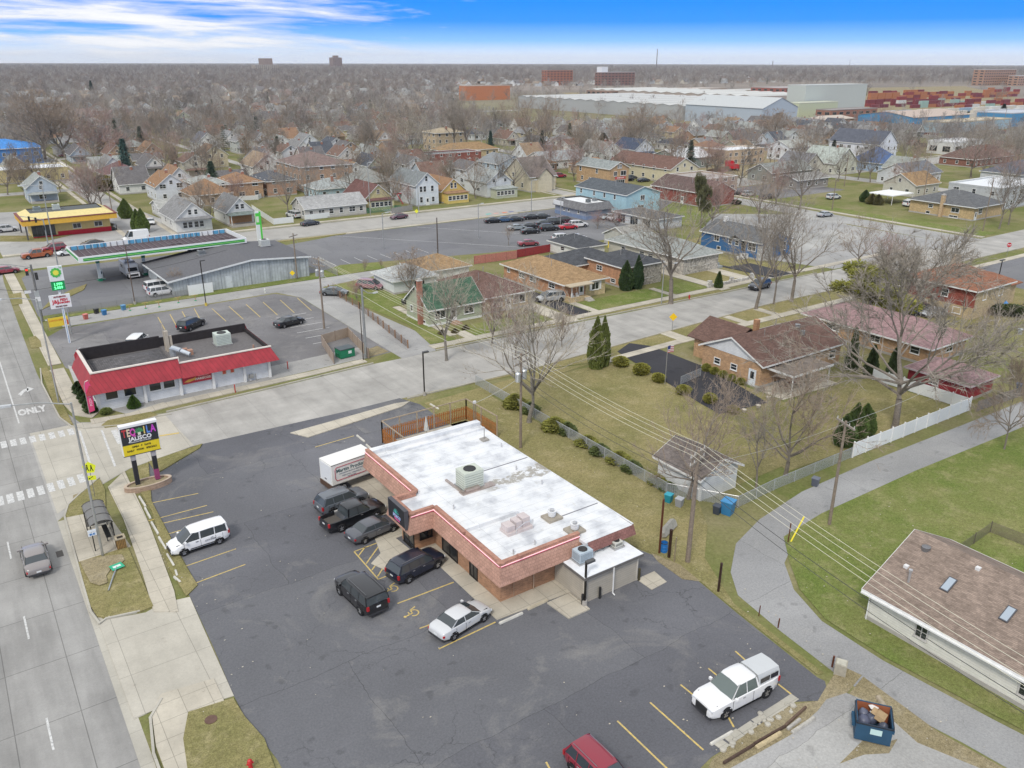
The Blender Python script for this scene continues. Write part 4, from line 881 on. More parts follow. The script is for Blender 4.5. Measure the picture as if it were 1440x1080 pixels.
for i in range(26): x=.6+i*1.16;b.tube((x,.15,4.75),(x,.15,5.5),.05,n=4).tube((x,CDp-.2,4.75),(x,CDp-.2,5.55),.05,n=4).box(x-.04,.2,4.9,x+.04,CDp-.2,4.96)
for i in range(9): b.box(1+i*3.2,1+(i % 3)*2.5,4.74,3.6+i*3.2,1.2+(i % 3)*2.5,4.9)
part('roof_frame',b,m_metal,C_,(.26,.22,.22))
for i in range(23):
    if i in (5,6,7,19,20): continue
    part('sign_back_panel',MB().box(.7+i*1.26,CDp-.16,4.8,1.8+i*1.26,CDp-.12,5.5),m_plast,C_,(.12,.38,.60))
for i,(x,y) in enumerate(((3.5,4.0),(11.4,3.8),(20.4,5.5),(28.4,7.5))):
    part('column',MB().box(x-.25,y-.25,0,x+.25,y+.25,4.62),m_plast,C_,(.72,.76,.74))
    part('column_collar',MB().box(x-.3,y-.3,3.4,x+.3,y+.3,4.2).box(x-.32,y-.32,0,x+.32,y+.32,.5),m_plast,C_,(.02,.24,.12))
    if i < 3:
        pm=thing('fuel_pump',['white and green fuel pump under the left end of the canopy','white and green fuel pump beside the camper van under the canopy','white and green fuel pump under the right half of the canopy'][i],'fuel pump',(18.7+x+.1,161.6+y+1.1,0))
        part('cabinet',MB().box(-.4,-.3,.15,.4,.3,1.9),m_plast,pm,(.70,.74,.72));part('screen',MB().box(-.3,-.32,1.1,.3,-.3,1.6),m_glass,pm,GL);part('base',MB().box(-.7,-.6,0,.7,.6,.15),m_plast,pm,(.02,.22,.14));part('hose',MB().path([(.42,0,1.4),(.6,0,1.0),(.55,0,.5),(.43,0,.9)],.03),m_rubber,pm,(.03,.03,.03))
# service building: long grey block with low-pitched dark roof
x0,y0=30.6,146.9
T_=thing('workshop','long pale grey metal workshop with dark low-pitched roof behind the fuel station','building',(x0,y0,0),.03)
wm=MB();wm.v=[(0,0,0),(24.8,0,0),(24.8,17,0),(0,17,0),(0,0,2.7),(14,0,4.5),(24.8,0,3.7),(24.8,17,3.7),(14,17,4.5),(0,17,2.7)]
wm.f=[(0,1,6,5,4),(1,2,7,6),(2,3,9,8,7),(3,0,4,9)]
part('wall',wm,m_seam,T_,(.50,.54,.56))
rm=MB();
for (xa,za,xb,zb) in ((-.9,2.6,14,4.53),(14,4.53,25.2,3.72)):
    n=len(rm.v);rm.v+=[(xa,-.5,za),(xb,-.5,zb),(xb,17.5,zb),(xa,17.5,za),(xa,-.5,za+.2),(xb,-.5,zb+.2),(xb,17.5,zb+.2),(xa,17.5,za+.2)]
    rm.f+=[tuple(n+i for i in q) for q in ((0,3,2,1),(4,5,6,7),(0,1,5,4),(2,3,7,6),(3,0,4,7),(1,2,6,5))]
tr=part('roof',rm,m_matte,T_,(.145,.145,.155))
tm=MB()
for (xa,za,xb,zb) in ((-.93,2.52,14,4.45),(14,4.45,25.25,3.62)):
    n=len(tm.v);tm.v+=[(xa,-.56,za),(xb,-.56,zb),(xb,-.5,zb),(xa,-.5,za),(xa,-.56,za+.3),(xb,-.56,zb+.3),(xb,-.5,zb+.3),(xa,-.5,za+.3)]
    tm.f+=[tuple(n+i for i in q) for q in ((0,3,2,1),(4,5,6,7),(0,1,5,4),(2,3,7,6),(3,0,4,7),(1,2,6,5))]
tm.box(-.98,-.5,2.52,-.92,17.5,2.85);part('roof_trim',tm,m_plain,T_,(.70,.72,.72))
ac_unit(tr,20,11,4.25,1.8,1.4,1.3,(.6,.62,.6));ac_unit(tr,8.2,11.5,4.0,1.2,1.1,.9,(.25,.27,.28))
door(T_,'S',9.6,25,17,color=(.62,.66,.68),glass=False)
b=MB();[b.box(x,-.05,.1,x+.1,-.01,2.6+min(x,14)*.12-max(0,x-14)*.09) for x in (2.5,5.2,8.2,12.2,13.6,17.2,20.6,21.9,24.2)];part('wall_rib',b,m_plain,T_,(.30,.32,.34))
for u in (4.5,9.5): window(T_,'W',u,.9,1.6,1.5,25,17,(.6,.62,.62),0)
# price sign, sign boards
x,y=13.0,127.0;
t=thing('fuel_sign','tall white and green fuel price sign with yellow-green round emblem','sign',(*P(98,482),0));
part('post',MB().box(-.15,-.15,0,.15,.15,10.4).box(-1.5,14.0,0,-1.2,14.3,.1),m_plain,t,(.75,.77,.78))
pn=part('sign_panel',MB().box(-.9,-.35,9.2,.9,.0,11.3),m_plast,t,(.78,.80,.80));ps=part('price_panel',MB().box(-.85,-.36,7.9,.85,-.01,9.15),m_plast,t,(.02,.30,.10))
em=part('emblem',MB().add(MB().prism([((.62+.1*(i % 2))*cos(i*pi/10),(.62+.1*(i % 2))*sin(i*pi/10)) for i in range(20)],0,.03),Matrix.Translation((0,-.36,10.4)) @ Matrix.Rotation(pi/2,4,'X')),m_plast,pn,(.10,.50,.10));part('emblem_centre',MB().add(MB().prism([((.34+.06*(i % 2))*cos(i*pi/8),(.34+.06*(i % 2))*sin(i*pi/8)) for i in range(16)],0,.05),Matrix.Translation((0,-.36,10.4)) @ Matrix.Rotation(pi/2,4,'X')),m_plast,em,(.85,.80,.10))
o=link('lettering',text_mesh('bp',.34,m_plast,.01),pn,(.1,.5,.1),(.66,-.37,11.1));o.rotation_euler=(pi/2,0,0)
for s_,z_ in (('1.999',8.75),('2.059',8.25)):
    o=link('price',text_mesh(s_,.5,m_emit((.15,1.0,.35),1.3),.01,bold=.02),ps,None,(0,-.38,z_));o.rotation_euler=(pi/2,0,0)
x,y=P(98,482);t=thing('mart_sign','white shop sign with red block lettering on a blue pole by the eatery lot','sign',(x,y,0))
part('pole',MB().tube((0,0,0),(0,0,5.6),.16,n=10),m_plain,t,(.05,.22,.50));sp=part('sign_panel',MB().box(-1.45,-.25,5.3,1.2,.05,7.2),m_plast,t,(.80,.80,.80))
for s_,z_,sz,c_,xx in (('AUTHENTIC',6.93,.28,(.3,.08,.08),0),('J&J',6.25,.72,(.6,.03,.05),-.62),('FISH',6.45,.5,(.6,.03,.05),.45),('CHICKEN',6.05,.32,(.6,.03,.05),.45),('708-339-9260',5.55,.26,(.2,.1,.1),0)):
    o=link('lettering',text_mesh(s_,sz,m_plast,.01,bold=.02),sp,c_,(xx-.12,-.27,z_));o.rotation_euler=(pi/2,0,0)
x,y=P(72,465);t=thing('banner_sign','low yellow banner with red lettering at the corner of the eatery lot','banner',(x,y,0),.05)
bq=part('banner',MB().box(-.2,-.03,.5,2.7,.03,1.9),m_plast,t,(.85,.62,.06));part('post',MB().box(-.25,-.05,0,-.15,.05,2).box(2.65,-.05,0,2.75,.05,2),m_plain,t,(.4,.3,.2));o=link('lettering',text_mesh('LUNCH SPECIAL',.34,m_plast,.01),bq,(.7,.08,.04),(1.2,-.04,1.45));o.rotation_euler=(pi/2,0,0)
part('banner_picture',MB().box(1.9,-.04,.6,2.6,-.03,1.3),m_plast,bq,(.6,.12,.05))
x,y=P(382,352-2);t=thing('pylon_sign','tall narrow white and lime price pylon at the avenue edge of the fuel station','sign',(57.5,181.5,0))
part('sign_panel',MB().box(-.6,-.2,0,.2,.2,7.2),m_plast,t,(.75,.78,.78));part('lime_panel',MB().box(.2,-.21,0,.6,.21,7.2).box(-.62,-.22,4.4,.2,-.2,6.9),m_plast,t,(.10,.62,.08));part('price_panel',MB().box(-.5,-.24,4.9,.1,-.22,6.2),m_plast,t,(.7,.8,.6))
# yellow fast-food building
t=thing('drive_in','yellow and red drive-in with overhanging gold fascia beyond the intersection','restaurant',(15.2,215.5,0),.02)
part('wall',MB().box(1.5,1,0,18,10,3.4),m_plain,t,(.62,.50,.22));part('red_base',MB().box(6.6,.92,0,18.05,1.0,1.1).box(1.45,.93,0,6.6,1.0,.4),m_plain,t,(.50,.02,.04))
part('canopy_fascia',MB().box(-.5,-1.5,3.3,19.3,11.5,4.4),m_plain,t,(.72,.42,.06));part('fascia_trim',MB().box(-.6,-1.6,4.4,19.4,11.6,4.6),m_plain,t,(.22,.07,.06))
rm=MB();rm.v=[(0,-1,4.6),(18.8,-1,4.6),(18.8,11,4.6),(0,11,4.6),(1.8,1.5,5.6),(17,1.5,5.6),(17,9,5.6),(1.8,9,5.6)];rm.f=[(0,1,5,4),(1,2,6,5),(2,3,7,6),(3,0,4,7)]
part('roof',rm,m_plain,t,(.74,.62,.28));part('roof_well',MB().box(1.9,1.6,5.2,16.9,8.9,5.45),m_matte,t,(.12,.13,.13))
ac_unit(t,7,5,5.45,1.5,1.2,1.2);ac_unit(t,3,5,5.45,1.5,1.2,1.0,(.3,.35,.34));window(t,'S',3.8,.5,4.6,2.2,0,0,(.1,.1,.1),2,y0=1.0);window(t,'S',10.8,1.5,1.6,1.0,0,0,WHITE,0,y0=1);window(t,'S',15.4,1.5,1.6,1.0,0,0,WHITE,0,y0=1)
part('post',MB().box(0,-1,0,.3,-.7,3.4).box(0,10.5,0,.3,10.8,3.4),m_plain,t,(.1,.1,.1))
# ------------------------------------------------------------- vehicles (x forward, origin on the ground under the middle)
def loft(b,secs):
    """secs: list of point loops with equal length; closes ends"""
    n=len(secs[0]);s0=len(b.v)
    for s in secs: b.v+=s
    for i in range(len(secs)-1):
        for j in range(n):
            k=(j+1) % n;b.f.append((s0+i*n+j,s0+i*n+k,s0+(i+1)*n+k,s0+(i+1)*n+j))
    b.f.append(tuple(s0+j for j in range(n-1,-1,-1)));b.f.append(tuple(s0+(len(secs)-1)*n+j for j in range(n)))
def lerp_prof(pts,x):
    if x <= pts[0][0]: return pts[0][1]
    for (a,za),(c,zc) in zip(pts,pts[1:]):
        if x <= c: return za+(zc-za)*(x-a)/(c-a)
    return pts[-1][1]
CARS={
 # L W H  deck profile  cabin bottom rear/front  cabin top rear/front  belt
 'sedan':  dict(L=4.8,W=1.84,H=1.46,top=[(-2.4,.78),(-2.3,.98),(-1.6,1.04),(1.1,.98),(2.0,.82),(2.3,.70),(2.4,.55)],cb=(-1.75,1.30),ct=(-.95,.42),belt=.96,pil=[-.30]),
 'suv':    dict(L=4.8,W=1.93,H=1.76,top=[(-2.4,.85),(-2.33,1.12),(1.05,1.10),(1.9,1.02),(2.3,.90),(2.4,.6)],cb=(-2.32,1.25),ct=(-1.95,.45),belt=1.08,pil=[-1.25,-.25]),
 'bigsuv': dict(L=5.2,W=2.04,H=1.92,top=[(-2.6,.9),(-2.55,1.18),(1.3,1.16),(2.3,1.10),(2.55,.98),(2.6,.65)],cb=(-2.52,1.42),ct=(-2.32,.72),belt=1.15,pil=[-1.35,-.2]),
 'minivan':dict(L=4.95,W=1.95,H=1.78,top=[(-2.45,.85),(-2.38,1.08),(1.3,1.04),(2.1,.88),(2.4,.72),(2.47,.5)],cb=(-2.36,1.62),ct=(-2.05,.55),belt=1.03,pil=[-1.2,-.1]),
 'van':    dict(L=4.82,W=1.84,H=1.86,top=[(-2.4,.85),(-2.36,1.15),(1.2,1.12),(1.9,.98),(2.3,.80),(2.41,.5)],cb=(-2.34,1.52),ct=(-2.2,.62),belt=1.10,pil=[-1.2,.0,.05]),
 'cargo':  dict(L=5.7,W=2.02,H=2.55,top=[(-2.85,.9),(-2.8,1.25),(1.7,1.25),(2.5,1.05),(2.8,.8),(2.85,.5)],cb=(-2.78,2.05),ct=(-2.7,1.15),belt=1.2,pil=[]),
 'pickup': dict(L=5.8,W=1.98,H=1.90,top=[(-2.9,.9),(-2.88,1.15),(1.3,1.14),(2.3,1.12),(2.8,1.0),(2.9,.7)],cb=(-1.05,1.35),ct=(-.85,.62),belt=1.12,pil=[.0]),
}
_wh={}
def wheel_meshes(r,w):
    k=(r,w)
    if k not in _wh:
        M=Matrix.Rotation(pi/2,4,'X')
        t=MB().lathe([(r*.58,-w/2),(r*.92,-w/2),(r,-w/2+.04),(r,w/2-.04),(r*.92,w/2),(r*.58,w/2),(r*.58,-w/2)],20,M)
        m=MB().lathe([(0,w*.30),(r*.14,w*.34),(r*.20,w*.2),(r*.60,w*.28)],10,M).lathe([(0,-w*.30),(r*.14,-w*.34),(r*.20,-w*.2),(r*.60,-w*.28)],10,M)
        for i in range(5):
            a=2*pi*i/5;m.box(-.035,0,-.01,.035,r*.6,.01,M @ Matrix.Rotation(a,4,'Z') @ Matrix.Translation((0,0,w*.32)));m.box(-.035,0,-.01,.035,r*.6,.01,M @ Matrix.Rotation(a,4,'Z') @ Matrix.Translation((0,0,-w*.32)))
        _wh[k]=(t.mesh('wheel',m_rubber,40),m.mesh('rim',m_metal))
    return _wh[k]
_protos={}
def car(kind,px,py,heading,color,label,cat=None,name=None,group=None,loc=None,detail=True,glass=(.055,.065,.07),trim=None,rim=(.5,.5,.52)):
    """heading: degrees counter-clockwise from +X that the car's nose points to"""
    cat=cat or {'sedan': 'car','suv': 'car','bigsuv': 'car','minivan': 'minivan','van': 'van','cargo': 'van','pickup': 'pickup truck'}[kind]
    name=name or ('parked_car' if cat=='car' else cat.replace(' ','_'))
    loc=loc or P(px,py,.5)
    z=.02
    key=(kind,detail,trim is not None)
    cols={'body': color,'roof_panel': color if kind not in () else color,'mirror': color,'rim': rim,'cabin_glass': glass,'windscreen': glass,'rear_window': glass,'side_window': glass}
    if key in _protos:
        r=dup(_protos[key],(*loc,z),radians(heading),label,group,cols);r.name=name;r['category']=cat
        if not group and 'group' in r: del r['group']
        return r
    S=CARS[kind];Ln,Wd,H=S['L'],S['W'],S['H'];hw=Wd/2
    t=thing(name,label,cat,(*loc,z),radians(heading),group);_protos[key]=t
    b=MB();secs=[]
    xs=sorted(set([-Ln/2,-Ln/2+.06,-Ln/2+.2] + [-Ln/2+.2+i*(Ln-.4)/12 for i in range(1,12)] + [Ln/2-.22,Ln/2-.08,Ln/2]))
    for x in xs:
        e=min(1,(Ln/2-abs(x))/.55);wv=hw*(.80+.20*(1-(1-e)**2.4));zt=lerp_prof(S['top'],x);zb=.26+.16*(1-e)**2
        wv2=wv*(.955 if kind != 'pickup' else .985);zl=zb+(zt-zb)*.45
        half=[(0,zb),(wv*.86,zb),(wv*.975,zb+.10),(wv,zl),(wv*.985,zt-.16),(wv2,zt-.05),(wv2-.09,zt),(wv*.5,zt+.022),(0,zt+.03)]
        if kind=='pickup' and -Ln/2+.1 < x < -1.15: half=[(0,zb),(wv*.86,zb),(wv*.975,zb+.1),(wv,zl),(wv*.985,zt-.16),(wv2,zt-.03),(wv2-.08,zt),(wv2-.09,.72),(0,.72)]
        loop=[(x,y,z_) for y,z_ in half] + [(x,-y,z_) for y,z_ in half[-2:0:-1]]
        secs.append(loop)
    loft(b,secs)
    # roof panel and pillars
    cb0,cb1=S['cb'];ct0,ct1=S['ct'];bz=S['belt'];hb=hw*.935;ht=hw*(.74 if kind not in ('van','cargo','bigsuv') else .84)
    rt=MB();rs=[]
    for i,f in enumerate((0,.04,.12,.5,.88,.96,1)):
        x=ct0-.06+(ct1-ct0+.14)*f;dz=-.085*abs(2*f-1)**4;k=1-.07*abs(2*f-1)**6
        half=[(0,H-.10+dz),(ht*k*1.02,H-.12+dz),(ht*k*1.04,H-.075+dz),(ht*k*.96,H-.03+dz),(ht*.6,H-.006+dz),(0,H+dz)]
        rs.append([(x,y,z_) for y,z_ in half] + [(x,-y,z_) for y,z_ in half[-2:0:-1]])
    loft(rt,rs)
    def pillar(x0,x1,w0,w1):
        for s in (1,-1):
            p=[(x0,s*(hb+.012),bz),(x0+w0,s*(hb+.012),bz),(x1+w1,s*(ht+.018),H-.09),(x1,s*(ht+.018),H-.09)]
            rt.face(p if s < 0 else p[::-1]);rt.face([(q[0],q[1]-s*.03,q[2]) for q in p])
    if kind=='cargo':
        for s in (1,-1):
            p=[(cb0,s*(hb+.012),bz),(.75,s*(hb+.012),bz),(.62,s*(ht+.018),H-.09),(ct0,s*(ht+.018),H-.09)];rt.face(p if s < 0 else p[::-1])
        rt.face([(cb0-.01,-hb,bz),(cb0-.01,hb,bz),(ct0-.01,ht,H-.09),(ct0-.01,-ht,H-.09)])
    else:
        pillar(cb0,ct0,.16,.10)
        for x in S['pil']: pillar(x,x-.02,.07,.06)
    pillar(cb1-.09,ct1-.03,.10,.06)
    bo=part('body',b,m_car,t,color,38);
    part('roof_panel',rt,m_car,bo,color,40)
    if kind=='cargo' or True:
        # glass: windscreen, rear window, sides
        def pane(nm,pts): part(nm,MB().face(pts),m_glass,t,glass)
        g0,g1=ct0,ct1
        part('windscreen',MB().face([(cb1,-hb*.97,bz-.02),(cb1+.10,0,bz-.02),(ct1+.05,0,H-.07),(ct1,-ht*.98,H-.09)]).face([(cb1+.10,0,bz-.02),(cb1,hb*.97,bz-.02),(ct1,ht*.98,H-.09),(ct1+.05,0,H-.07)]),m_glass,t,glass)
        if kind != 'cargo': part('rear_window',MB().face([(cb0,hb*.96,bz-.02),(cb0-.04,0,bz-.02),(ct0-.03,0,H-.08),(ct0,ht*.97,H-.09)]).face([(cb0-.04,0,bz-.02),(cb0,-hb*.96,bz-.02),(ct0,-ht*.97,H-.09),(ct0-.03,0,H-.08)]),m_glass,t,glass)
        for s in (1,-1):
            p=[(cb0+.02,s*hb,bz-.03),(cb1,s*hb,bz-.03),(ct1,s*ht,H-.085),(ct0,s*ht,H-.085)]
            part('side_window',MB().face(p if s < 0 else p[::-1]),m_glass,t,glass)
    if kind=='pickup':
        part('bed_liner',MB().box(-Ln/2+.12,-hw*.86,.70,-1.12,hw*.86,.76),m_rubber,t,(.10,.09,.08));part('cab_back',MB().face([(-1.07,-hb,.7),(-1.07,hb,.7),(-.9,ht,H-.1),(-.9,-ht,H-.1)]),m_glass,t,glass)
    # lower cladding, arches
    ar=MB();wr={'sedan': .33,'suv': .37,'bigsuv': .41,'minivan': .34,'van': .33,'cargo': .36,'pickup': .40}[kind];wx=(-Ln*.30,Ln*.305)
    M=Matrix.Rotation(pi/2,4,'X')
    for x in wx:
        for s in (1,-1):
            yy=s*(hw*.985);n=len(ar.v);k=14
            for i in range(k): a_=pi*(-.08+1.16*i/(k-1));ar.v.append((x+(wr+.09)*cos(a_),yy+s*.012,wr+.0+(wr+.09)*sin(a_)))
            ar.f.append(tuple(range(n,n+k)) if s < 0 else tuple(range(n+k-1,n-1,-1)))
    ar.box(-Ln*.22,-hw*.99,.24,Ln*.22,hw*.99,.34)
    part('wheel_arch',ar,m_rubber,t,(.012,.012,.013))
    sm_=MB()
    for x in [cb1-.12]+[q for q in S['pil'] if q]+[cb0+.55]:
        for s in (1,-1): sm_.box(x-.010,min(s*hw*.94,s*(hw+.003)),.40,x+.010,max(s*hw*.94,s*(hw+.003)),bz-.06)
    for s in (1,-1): sm_.box(cb1+.12,s*hw*.80-.01,bz-.05,Ln/2-.45,s*hw*.80+.01,lerp_prof(S['top'],Ln/2-.5)+.012)
    part('panel_gap',sm_,m_rubber,t,(.02,.02,.02))
    for x in [q+.22 for q in (S['pil'] or [.6])]:
        for s in (1,-1): part('door_handle',MB().box(x,min(s*hw*.96,s*(hw+.03)),bz-.17,x+.2,max(s*hw*.96,s*(hw+.03)),bz-.13),m_metal,t,(.45,.45,.46))
    tm_,rm_=wheel_meshes(wr,.23)
    for x in wx:
        for s in (1,-1): o=link('wheel',tm_,t,(.02,.02,.022),(x,s*(hw-.07),wr));link('rim',rm_,o,rim)
    def lens(nm,x,y,z0,z1,w,col,dx=.05): part(nm,MB().box(x-dx,y-w/2,z0,x+dx,y+w/2,z1),m_plast,t,col)
    zf=lerp_prof(S['top'],Ln/2-.12);zr=lerp_prof(S['top'],-Ln/2+.05)
    for s in (1,-1):
        lens('headlight',Ln/2-.14,s*hw*.66,zf-.24,zf-.09,.42,(.70,.72,.74),.1);
        if kind in ('suv','bigsuv','minivan','van','cargo','pickup'): lens('taillight',-Ln/2+.07,s*hw*.84,zr-.36,zr-.02,.18,(.42,.015,.02),.07)
        else: lens('taillight',-Ln/2+.10,s*hw*.70,zr-.26,zr-.11,.42,(.42,.015,.02),.07)
        part('mirror',MB().box(cb1-.32,s*(hw+.0) if s > 0 else -hw-.2,bz,cb1-.16,hw+.2 if s > 0 else -hw,bz+.15),m_car,t,color)
    lens('grille',Ln/2-.02,0,.42,zf-.13,hw*.95,(.03,.03,.03),.03);lens('number_plate',-Ln/2-.0,0,zr-.32,zr-.20,.34,(.72,.74,.74),.02)
    part('bumper',MB().box(-Ln/2-.03,-hw*.82,.34,-Ln/2+.1,hw*.82,.50),m_plast,t,trim or (.05,.05,.055));part('bumper',MB().box(Ln/2-.1,-hw*.80,.30,Ln/2+.02,hw*.80,.42),m_plast,t,trim or (.05,.05,.055))
    if kind in ('suv','bigsuv','minivan'):
        for s in (1,-1): part('roof_rail',MB().tube((ct0+.15,s*ht*.86,H+.03),(ct1-.2,s*ht*.86,H+.03),.022,n=5),m_metal,t,(.25,.25,.26) if kind != 'minivan' else (.5,.5,.5))
    cols2=cols
    return t
BLK=(.012,.013,.016);NAVY=(.014,.018,.035);GRY=(.085,.09,.10);SIL=(.42,.43,.44);WHT=(.80,.80,.80);RED=(.30,.02,.03)
# restaurant lot
def hd(a,b):
    p,q=P(*a),P(*b);return math.degrees(atan2(q[1]-p[1],q[0]-p[0]))
car('suv',481,705,5,(.115,.13,.15),'grey crossover parked at the restaurant between the box truck and the pickup')
car('pickup',497,726,6,(.010,.011,.014),'black crew-cab pickup parked nose-in under the restaurant sign board')
car('sedan',525,744,8,(.085,.09,.105),'dark grey sedan parked beside the black pickup and the striped bay')
car('suv',585,796,10,NAVY,'dark navy SUV with alloy wheels nose-in at the accessible bay',rim=(.6,.6,.6))
car('bigsuv',508,836,hd((538,868),(478,812)),(.010,.010,.012),'large black SUV driving through the lot in front of the restaurant',name='moving_car',rim=(.6,.6,.6))
car('sedan',648,872,11,(.60,.61,.62),'silver sedan parked at the right end of the bays facing the walk')
v_=car('van',279,760,183,(.84,.84,.85),'white passenger van with black side windows in the bays by the main road',trim=(.03,.03,.035))
for s in (-1,):
    part('side_stripe',MB().box(-1.2,.93,.42,.95,.94,.50).box(-1.2,-.94,.42,.95,-.93,.50),m_plast,v_,(.03,.03,.03))
o=link('lettering',text_mesh('CITYWIDE',.20,m_plast,.004),v_,(.05,.06,.09),(-.75,.945,.78));o.rotation_euler=(pi/2,0,pi)
car('suv',846,1092,hd((800,1050),(870,1120)),(.26,.015,.035),'dark red SUV cut off by the bottom edge of the picture',glass=(.04,.05,.06),rim=(.55,.55,.55))
# white pickup with a bed cap
t_=car('pickup',1034,974,hd((1083,962),(990,1010)),(.80,.80,.80),'white pickup truck with silver bed cap parked by the broken kerb',glass=(.12,.15,.14),rim=(.55,.52,.48));t_.scale=(1.02,1.04,1.08)
cap=MB();loft(cap,[[(x,-.88,1.14),(x,.88,1.14),(x,.82,1.5),(x,.70,1.78+dz),(x,0,1.84+dz),(x,-.70,1.78+dz),(x,-.82,1.5)] for x,dz in ((-2.86,-.04),(-1.9,.0),(-1.02,.02))])
co=part('bed_cap',cap,m_car,t_,(.55,.57,.58),35)
for s in (1,-1):
    for x0_,x1_ in ((-2.7,-2.05),(-1.95,-1.15)): part('cap_window',MB().box(x0_,s*.865-.012,1.22,x1_,s*.865+.012,1.55),m_glass,co,(.02,.02,.025))
car('sedan',50,786,90,(.26,.235,.225),'taupe sedan driving up the main road at the left edge',name='moving_car')
# box truck
t=thing('box_truck','white box truck with dark red bordered lettering parked at the restaurant corner','truck',(*P(500,672,.3),0),radians(7))
bx=part('cargo_box',MB().box(-3.1,-1.12,.95,1.5,1.12,3.05),m_plast,t,(.80,.79,.75));part('box_trim',MB().box(-3.13,-1.15,.93,1.53,-1.12,1.02).box(-3.13,-1.15,3.0,1.53,-1.12,3.08).box(-3.15,-1.15,.93,-3.1,1.15,1.0),m_metal,bx,(.6,.6,.6))
part('rear_door',MB().box(-3.14,-.95,1.1,-3.1,.95,2.9),m_plast,bx,(.72,.74,.76));part('door_handle',MB().box(-3.2,-.15,1.3,-3.14,.15,1.4),m_metal,bx,(.3,.3,.3))
bd=MB()
pts=[(-2.6,1.35),(-2.75,1.6),(-2.75,2.45),(-2.6,2.7),(.5,2.7),(.75,2.45),(.75,1.6),(.5,1.35),(-2.6,1.35)]
for (a0,z0),(a1,z1) in zip(pts,pts[1:]): bd.tube((a0,-1.14,z0),(a1,-1.14,z1),.035,n=4)
part('red_border',bd,m_plast,bx,(.40,.03,.06))
for s_,sz,z_ in (('Martin Produce',.52,2.3),('WHOLESALE FRUITS & VEGETABLES',.17,1.95),('FRESH DAILY  CHICAGO, IL',.17,1.68),('773-523-4880',.17,1.45)):
    o=link('lettering',text_mesh(s_,sz,m_plast,.004,bold=.008 if sz > .3 else .002),bx,(.05,.12,.13) if sz > .3 else (.2,.25,.3),(-1.0,-1.135,z_));o.rotation_euler=(pi/2,0,0)
cb_=MB();loft(cb_,[[(x,-1.0,.55),(x,1.0,.55),(x,1.0,zt*.6+.3),(x,.85,zt),(x,-.85,zt),(x,-1.0,zt*.6+.3)] for x,zt in ((1.55,2.15),(2.3,2.15),(3.0,1.45),(3.6,1.15),(3.75,.9))])
c_b=part('cab',cb_,m_car,t,(.78,.78,.78),35);part('windscreen',MB().face([(2.42,-.8,2.07),(2.42,.8,2.07),(2.98,.85,1.5),(2.98,-.85,1.5)]),m_glass,c_b,GL)
part('side_window',MB().box(1.8,-1.02,1.4,2.5,1.02,1.9),m_glass,c_b,GL)
part('chassis',MB().box(-3.1,-.5,.5,2.0,.5,.95).box(-3.2,-1.1,.45,-2.9,1.1,.95),m_rubber,t,(.10,.06,.04))
tm_,rm_=wheel_meshes(.44,.28)
for x in (-1.9,2.7):
    for y in (-.92,.92): o=link('wheel',tm_,t,(.02,.02,.022),(x,y,.44));link('rim',rm_,o,(.6,.6,.6))
# eatery lot, fuel station, streets
car('suv',269,457,38,BLK,'black SUV in the lot behind the red-roofed eatery')
car('sedan',407,453,12,BLK,'black sedan alone at the right of the eatery lot')
car('van',194,488-6,60,(.80,.80,.78),'white van roof showing just behind the red-roofed eatery')
car('bigsuv',225,404,6,WHT,'white SUV parked farther back beside the shrub at the workshop')
car('suv',228,411,4,(.76,.76,.76),'white SUV parked nearest the lawn by the workshop corner')
car('sedan',470,411,-40,(.12,.135,.14),'dark grey sedan at the alley end of the picket-side yard')
car('minivan',521,402,-52,(.30,.13,.16),'dusty red minivan in the green-roofed house yard')
car('minivan',545,398,-50,(.38,.42,.46),'light blue-grey minivan beside the bare tree in the yard')
car('minivan',775,419,165,(.40,.41,.41),'silver minivan on the drive of the tan-roofed brick house')
car('suv',1068,402,186,(.06,.065,.08),'dark SUV parked at the kerb beyond the blue house drive')
car('sedan',1078,312-9,-6,(.38,.40,.42),'grey sedan turning at the corner of the grey side lot',loc=P(1160,302,.5),name='moving_car')
car('sedan',0,0,10,(.045,.048,.06),'dark grey sedan driving on the avenue near the white vinyl fence',loc=P(436,314,.5),name='moving_car')
car('sedan',0,0,186,(.12,.05,.07),'dark purple sedan driving on the avenue by the yellow cottage',loc=P(561,305,.5),name='moving_car')
car('sedan',0,0,4,(.28,.03,.05),'dark red sedan waiting farthest left at the intersection',loc=P(8,381,.5),name='moving_car')
car('pickup',0,0,184,(.36,.09,.03),'orange pickup truck waiting at the intersection light',loc=P(52,359,.5))
car('suv',0,0,184,(.26,.025,.05),'dark red crossover behind the orange pickup at the intersection',loc=P(76,350,.5),name='moving_car')
car('sedan',0,0,184,(.74,.76,.76),'white hatchback on the avenue at the left end of the fuel canopy',loc=P(97,355,.5),name='moving_car')
car('sedan',0,0,184,(.05,.05,.06),'charcoal sedan on the avenue above the fuel canopy',loc=P(130,343,.5),name='moving_car')
car('cargo',0,0,184,(.80,.81,.82),'white cargo van on the avenue behind the fuel canopy',loc=P(191,336,.5))
car('sedan',0,0,260,(.04,.045,.05),'black car in the drive-in car park right of the yellow building',loc=P(158,319,.5))
car('suv',0,0,265,(.09,.09,.10),'grey car tucked against the right end of the yellow drive-in',loc=P(134,313,.5))
car('suv',0,0,2,(.62,.63,.64),'silver car left of the yellow drive-in at the picture edge',loc=P(10,323,.5))
car('sedan',0,0,260,(.66,.66,.66),'white sedan on the drive beside the two arborvitae',loc=P(212,312,.5))
car('bigsuv',0,0,100,(.60,.61,.62),'silver car behind the white vinyl fence on the avenue',loc=P(413,303,.5))
car('sedan',0,0,5,(.22,.02,.05),'maroon sedan far left by the trees along the side street',loc=P(91,219,.5))
